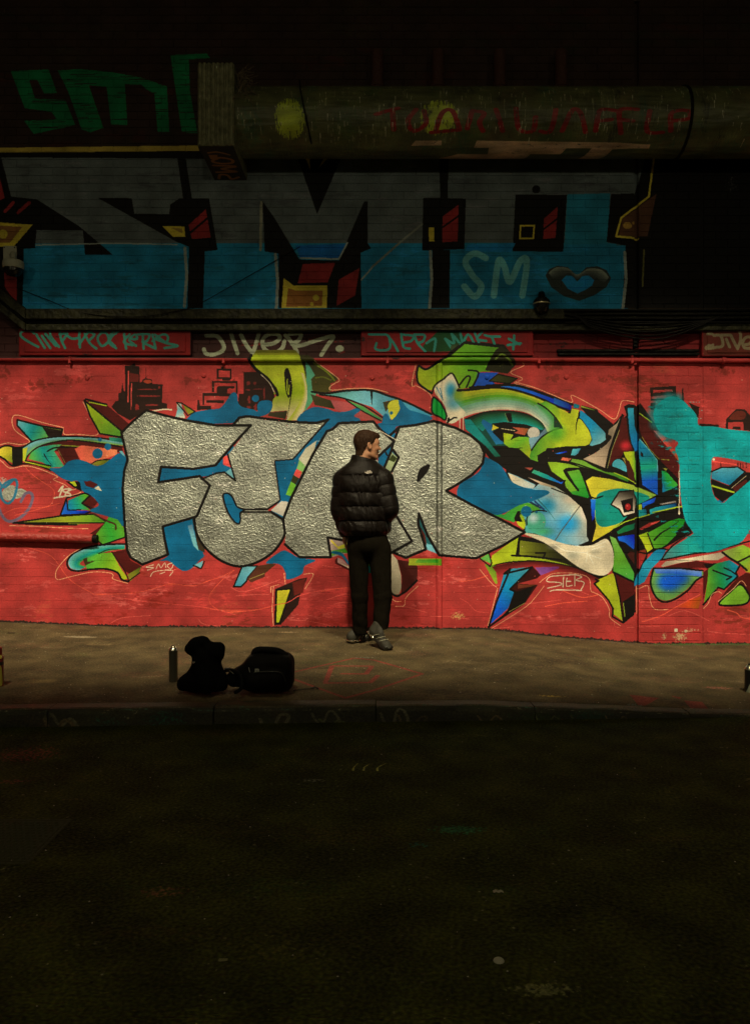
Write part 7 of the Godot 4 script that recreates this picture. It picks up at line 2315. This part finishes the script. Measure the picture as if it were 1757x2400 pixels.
func paint_upper(m: Canvas) -> void:
	# the old piece high on the wall: paints of ordinary brightness, far from the lamps
	m.lum = 0.11
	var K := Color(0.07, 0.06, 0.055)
	var SHADED_SOOT := Color(0.20, 0.145, 0.12)  # sooty brick, kept darker to stand in for the unlit wall top
	var GREY := m.ink(27, 29, 26)
	var BLUE := m.ink(5, 40, 50)
	var TEAL := m.ink(8, 48, 52)
	var RED := m.ink(48, 8, 7)
	var YEL := m.ink(74, 62, 14)
	var PALE := m.ink(50, 52, 44)
	m.frame(0, 0, 1)
	m.P(SHADED_SOOT, [-145, 0, 1903, 0, 1903, 842, -145, 842])
	for i in 60:
		m.scuff([Color(0.25, 0.13, 0.10), Color(0.17, 0.155, 0.11), Color(0.22, 0.18, 0.13)][i % 3], rng.randf_range(-140, 1900), rng.randf_range(0, 340), rng.randf_range(30, 130), rng.randf_range(10, 40), 0.2, Vector2(0.12, 0.5))
	m.frame(0, 80, 1.8773)
	m.P(m.ink(58, 48, 14), [-300, 503, 870, 490, 878, 514, -300, 524])
	var LEAF := m.ink(2, 31, 13)
	m.P(LEAF, [48, 162, 215, 155, 252, 258, 197, 264, 165, 200, 130, 202, 156, 284, 290, 290, 332, 400, 150, 440, 108, 382, 250, 374, 228, 342, 110, 326])
	m.P(LEAF, [255, 160, 345, 153, 480, 165, 620, 190, 735, 230, 746, 430, 694, 430, 680, 262, 640, 240, 622, 222, 550, 220, 562, 400, 490, 398, 470, 232, 392, 225, 456, 412, 400, 432, 360, 420, 300, 250])
	m.P(LEAF, [750, 92, 910, 85, 925, 105, 832, 112, 836, 250, 870, 440, 800, 430])
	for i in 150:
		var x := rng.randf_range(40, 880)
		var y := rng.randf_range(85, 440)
		m.L(SHADED_SOOT, rng.randf_range(0.6, 1.6), [x, y, x + rng.randf_range(20, 140), y + rng.randf_range(-1, 2)])
	m.P(GREY, [-280, 538, 2850, 545, 2850, 925, -280, 925])
	m.P(BLUE, [-280, 922, 2760, 918, 2760, 1212, -280, 1212])
	for i in 70:
		m.scuff([m.ink(21, 22, 20), m.ink(33, 33, 30)][i % 2], rng.randf_range(0, 2800), rng.randf_range(550, 920), rng.randf_range(30, 110), rng.randf_range(6, 20), 0.15, Vector2(0.1, 0.6))
		m.scuff([m.ink(5, 32, 38), m.ink(8, 46, 62)][i % 2], rng.randf_range(0, 2700), rng.randf_range(940, 1195), rng.randf_range(30, 110), rng.randf_range(6, 20), 0.15, Vector2(0.1, 0.6))
	m.P(K, [-280, 535, 6, 540, 50, 714, 165, 728, 350, 846, 496, 970, 375, 970, 366, 864, 162, 862, 155, 940, 106, 944, 100, 1205, -280, 1205])
	m.P(K, [430, 720, 580, 722, 592, 790, 745, 792, 750, 750, 790, 722, 920, 722, 958, 950, 902, 956, 893, 1205, 825, 1205, 832, 935, 780, 915])
	m.P(K, [-280, 522, 880, 514, 900, 548, -280, 540])
	m.P(K, [780, 535, 815, 535, 845, 724, 806, 724])
	m.P(K, [1310, 545, 1500, 545, 1395, 792])
	m.P(YEL, [1345, 548, 1362, 548, 1366, 602])
	m.P(YEL, [1402, 590, 1442, 546, 1424, 546])
	m.P(m.ink(3, 30, 52), [1300, 930, 1540, 922, 1492, 988, 1322, 988])
	m.P(K, [1155, 735, 1205, 805, 1318, 992, 1490, 996, 1602, 735, 1616, 735, 1616, 918, 1632, 942, 1586, 962, 1590, 1205, 1225, 1205, 1225, 965, 1165, 956])
	m.P(RED, [1332, 1010, 1475, 1006, 1442, 1092, 1310, 1096])
	m.P(RED, [1490, 1080, 1582, 1028, 1562, 1150, 1480, 1196])
	m.P(YEL, [1248, 1072, 1290, 1105, 1440, 1105, 1438, 1205, 1238, 1205])
	m.P(m.ink(52, 30, 8), [1268, 1118, 1300, 1128, 1420, 1128, 1416, 1196, 1258, 1200])
	m.D(YEL, 1390, 1160, 14)
	m.D(YEL, 1372, 1188, 9)
	m.P(RED, [-60, 630, 0, 630, 22, 720, -60, 760])
	m.P(RED, [20, 1040, 76, 1030, 76, 1190, 20, 1110])
	m.P(YEL, [-60, 824, 146, 838, 62, 934, -60, 934])
	m.P(m.ink(46, 28, 10), [-60, 840, 100, 848, 45, 918, -60, 918])
	m.D(YEL, 15, 880, 20)
	for a: Array in [[24, 780, 60, 742], [80, 785, 130, 742]]:
		m.L(RED, 8.0, a)
	m.P(YEL, [714, 844, 812, 846, 816, 892, 762, 892])
	m.P(m.ink(52, 40, 12), [752, 852, 802, 856, 804, 878])
	m.P(RED, [830, 840, 906, 770, 928, 895, 845, 902])
	m.L(K, 5.0, [830, 880, 925, 800])
	m.L(PALE, 7.0, [814, 940, 822, 1060, 812, 1198])
	m.L(PALE, 7.0, [1212, 968, 1222, 1090, 1216, 1205])
	m.L(m.ink(48, 46, 34), 6.0, [1150, 740, 1146, 950])
	m.L(PALE, 4.0, [1322, 985, 1490, 990, 1528, 918])
	m.L(PALE, 3.0, [160, 928, 500, 920, 780, 926])
	m.L(PALE, 4.0, [1590, 1080, 1652, 1010])
	m.frame(877, 80, 1.8773)
	m.P(K, [285, 545, 326, 545, 322, 722, 290, 722])
	m.P(K, [215, 720, 402, 724, 395, 946, 210, 952])
	m.P(RED, [300, 802, 370, 750, 366, 912, 298, 916])
	m.L(K, 4.0, [300, 850, 370, 800])
	m.P(YEL, [238, 850, 262, 850, 264, 912, 240, 912])
	m.P(K, [255, 950, 332, 950, 330, 1205, 250, 1205])
	m.L(PALE, 7.0, [246, 956, 252, 1080, 242, 1205])
	m.L(m.ink(42, 42, 34), 5.0, [-10, 1025, 120, 910, 210, 836])
	m.P(K, [620, 705, 846, 708, 830, 958, 608, 955])
	m.O(YEL, 4.0, [642, 842, 702, 842, 698, 900, 640, 900])
	m.P(RED, [745, 812, 806, 758, 796, 896, 742, 902])
	m.L(K, 4.0, [742, 860, 800, 815])
	m.P(m.ink(6, 38, 44), [848, 705, 1036, 700, 1025, 922, 835, 926])
	m.P(m.ink(5, 42, 62), [410, 925, 620, 920, 600, 960, 400, 955])
	m.P(K, [1190, 540, 1960, 540, 1960, 1205, 1090, 1205, 1104, 930, 1020, 914, 1040, 705, 1150, 700])
	m.P(m.ink(28, 15, 7), [1090, 812, 1240, 702, 1200, 890, 1072, 890])
	m.L(YEL, 5.0, [1228, 550, 1206, 715, 1085, 808, 1062, 890, 1160, 898])
	m.D(m.ink(60, 44, 14), 1112, 842, 20, 15)
	m.D(m.ink(60, 44, 14), 1140, 830, 7)
	m.L(m.ink(34, 32, 10), 4.0, [1185, 950, 1178, 1110])
	m.D(K, 711, 683, 18)
	m.L(PALE, 7.0, [1100, 960, 1106, 1080, 1092, 1205])
	m.scuff(m.ink(26, 25, 22), 1570, 660, 30, 44, -0.1)
	var TAG := m.ink(34, 62, 58)
	m.C(TAG, 15.0, [490, 985, 440, 965, 400, 1000, 430, 1060, 470, 1110, 440, 1155, 395, 1110])
	m.C(TAG, 15.0, [525, 1150, 545, 1000, 570, 1020, 595, 1090, 640, 1000, 670, 1000, 650, 1150])
	m.P(m.ink(12, 14, 11), [752, 1062, 768, 1034, 805, 1019, 850, 1026, 892, 1064, 932, 1026, 980, 1021, 1022, 1040, 1040, 1074, 1020, 1112, 970, 1147, 900, 1174, 830, 1152, 776, 1112])
	m.R([765, 1050, 800, 1026, 850, 1030, 890, 1058, 940, 1032, 1000, 1038, 1030, 1070], [785, 1075, 830, 1062, 862, 1058, 890, 1078, 930, 1062, 965, 1070, 1010, 1095], [m.ink(48, 50, 40), m.ink(26, 28, 23), m.ink(14, 16, 13)])
	m.P(m.ink(5, 42, 58), [822, 1082, 842, 1062, 868, 1062, 892, 1088, 914, 1064, 942, 1062, 966, 1082, 956, 1106, 926, 1126, 892, 1142, 850, 1120])
	# the band with the tags
	m.lum = 1.1
	m.frame(0, 0, 1)
	m.P(m.ink(52, 26, 22), [-145, 728, 1903, 728, 1903, 842, -145, 842])
	m.P(m.ink(96, 20, 20), [1245, 770, 1903, 770, 1903, 842, 1245, 842])
	m.P(m.ink(86, 22, 18), [850, 770, 1250, 770, 1250, 842, 850, 842])
	m.P(m.ink(104, 14, 14), [45, 770, 450, 770, 450, 836, 45, 836])
	m.P(m.ink(108, 18, 18), [845, 770, 1250, 770, 1250, 836, 845, 836])
	m.P(m.ink(80, 30, 20), [1640, 760, 1903, 760, 1903, 836, 1640, 836])
	for i in 40:
		m.scuff([m.ink(34, 18, 16), m.ink(104, 26, 22)][i % 2], rng.randf_range(-140, 1900), rng.randf_range(775, 840), rng.randf_range(14, 50), rng.randf_range(4, 12), 0.1, Vector2(0.3, 0.6))
	m.frame(40, 760, 3.9333)
	var JADE := m.ink(44, 108, 88)
	for a: Array in [[190, 100, 150, 70, 80, 80, 65, 120, 130, 170, 230, 225], [210, 110, 290, 235], [260, 120, 340, 235], [330, 75, 345, 130, 420, 225], [290, 100, 390, 215], [420, 60, 440, 160, 475, 235], [420, 110, 490, 100, 450, 170], [480, 110, 540, 150, 600, 140], [600, 70, 610, 230], [680, 85, 640, 150, 600, 200], [650, 100, 700, 190, 760, 240], [680, 80, 740, 110, 700, 160], [800, 90, 770, 150, 810, 215, 870, 170, 850, 100, 800, 90], [960, 75, 900, 130, 880, 190, 940, 235], [910, 80, 870, 150, 930, 220], [1010, 100, 1030, 240], [1060, 110, 1010, 180, 1090, 210], [1070, 150, 1130, 150, 1110, 110, 1060, 160, 1120, 215], [1180, 100, 1190, 240], [1130, 110, 1240, 110, 1220, 170, 1180, 180, 1300, 240], [1270, 110, 1300, 240], [1270, 170, 1360, 110, 1410, 130, 1390, 180, 1290, 110], [1290, 150, 1400, 190, 1500, 215, 1380, 235]]:
		m.C(JADE, 6.0, a)
	m.frame(440, 760, 3.9333)
	var BONE := m.ink(146, 148, 114)
	for a: Array in [[170, 105, 270, 110, 330, 190, 320, 245, 240, 278, 170, 270, 150, 230], [400, 85, 430, 180, 460, 268], [490, 95, 540, 190, 600, 270], [655, 85, 630, 180, 600, 270], [695, 190, 790, 175, 850, 130, 820, 90, 740, 95, 690, 150, 710, 230, 790, 265, 870, 220, 890, 150], [900, 100, 960, 170, 1010, 260], [940, 90, 1040, 85, 1020, 150, 960, 180, 1040, 195, 1200, 145, 1340, 112, 1290, 190, 1230, 285]]:
		m.C(BONE, 9.5, a)
	m.D(BONE, 1400, 225, 38, 34)
	m.frame(840, 760, 3.9333)
	m.P(m.ink(12, 56, 22), [590, 215, 740, 66, 910, 66, 1000, 180, 860, 265, 600, 268])
	m.G([m.ink(72, 120, 24), m.ink(110, 142, 26)], [1000, 200, 1000, 340], [800, 340, 870, 250, 980, 182, 1320, 215, 1400, 300, 1400, 340])
	m.L(m.ink(18, 16, 12), 6.0, [790, 340, 860, 250, 980, 182, 1320, 214, 1390, 300])
	m.P(m.ink(26, 26, 14), [1230, 300, 1290, 225, 1340, 216, 1420, 330, 1240, 340])
	m.L(m.ink(60, 96, 30), 4.0, [1290, 320, 1330, 280, 1390, 310])
	for a: Array in [[95, 108, 200, 112, 270, 120, 290, 220, 250, 255, 160, 245, 165, 190], [270, 125, 320, 190, 360, 262], [390, 100, 410, 220, 470, 240], [400, 110, 500, 125, 480, 170, 410, 185], [510, 110, 540, 190, 610, 265], [520, 110, 600, 115, 590, 170, 540, 190], [620, 190, 700, 150, 690, 262], [790, 150, 845, 230], [850, 100, 930, 200], [790, 150, 870, 190, 850, 100], [930, 90, 950, 180, 1000, 110, 1050, 180], [1060, 90, 1100, 190], [1130, 85, 1080, 150, 1165, 170], [1150, 115, 1210, 130, 1290, 130], [1215, 130, 1240, 195], [1420, 118, 1412, 248], [1360, 208, 1480, 192], [1370, 150, 1470, 200]]:
		m.C(m.ink(40, 116, 98), 6.0, a)
	m.frame(560, 820, 4.8588)
	m.G([m.ink(86, 80, 20), m.ink(146, 150, 26)], [400, 0, 400, 70], [200, 0, 640, 0, 690, 62, 690, 110, 150, 110, 160, 62])
	m.P(K, [100, 120, 125, 70, 170, 66, 165, 130])
	m.P(K, [680, 62, 790, 66, 860, 120, 700, 125])
	m.frame(1640, 750, 14.12)
	for a: Array in [[140, 520, 280, 520], [330, 570, 560, 590, 620, 900, 400, 960, 150, 1000, 90, 970, 180, 890], [240, 920, 300, 880], [560, 560, 860, 560], [740, 690, 850, 950], [880, 560, 1000, 800, 1110, 1010], [1190, 450, 1210, 700, 1110, 1000], [1290, 880, 1480, 850, 1580, 720, 1500, 620, 1380, 640, 1280, 780, 1320, 960, 1500, 990, 1660, 950], [1600, 560, 1800, 560, 1900, 700], [1700, 620, 1760, 950], [1840, 720, 1760, 800, 1950, 960]]:
		m.C(m.ink(110, 96, 66), 7.0, a)
	m.lum = 1.0
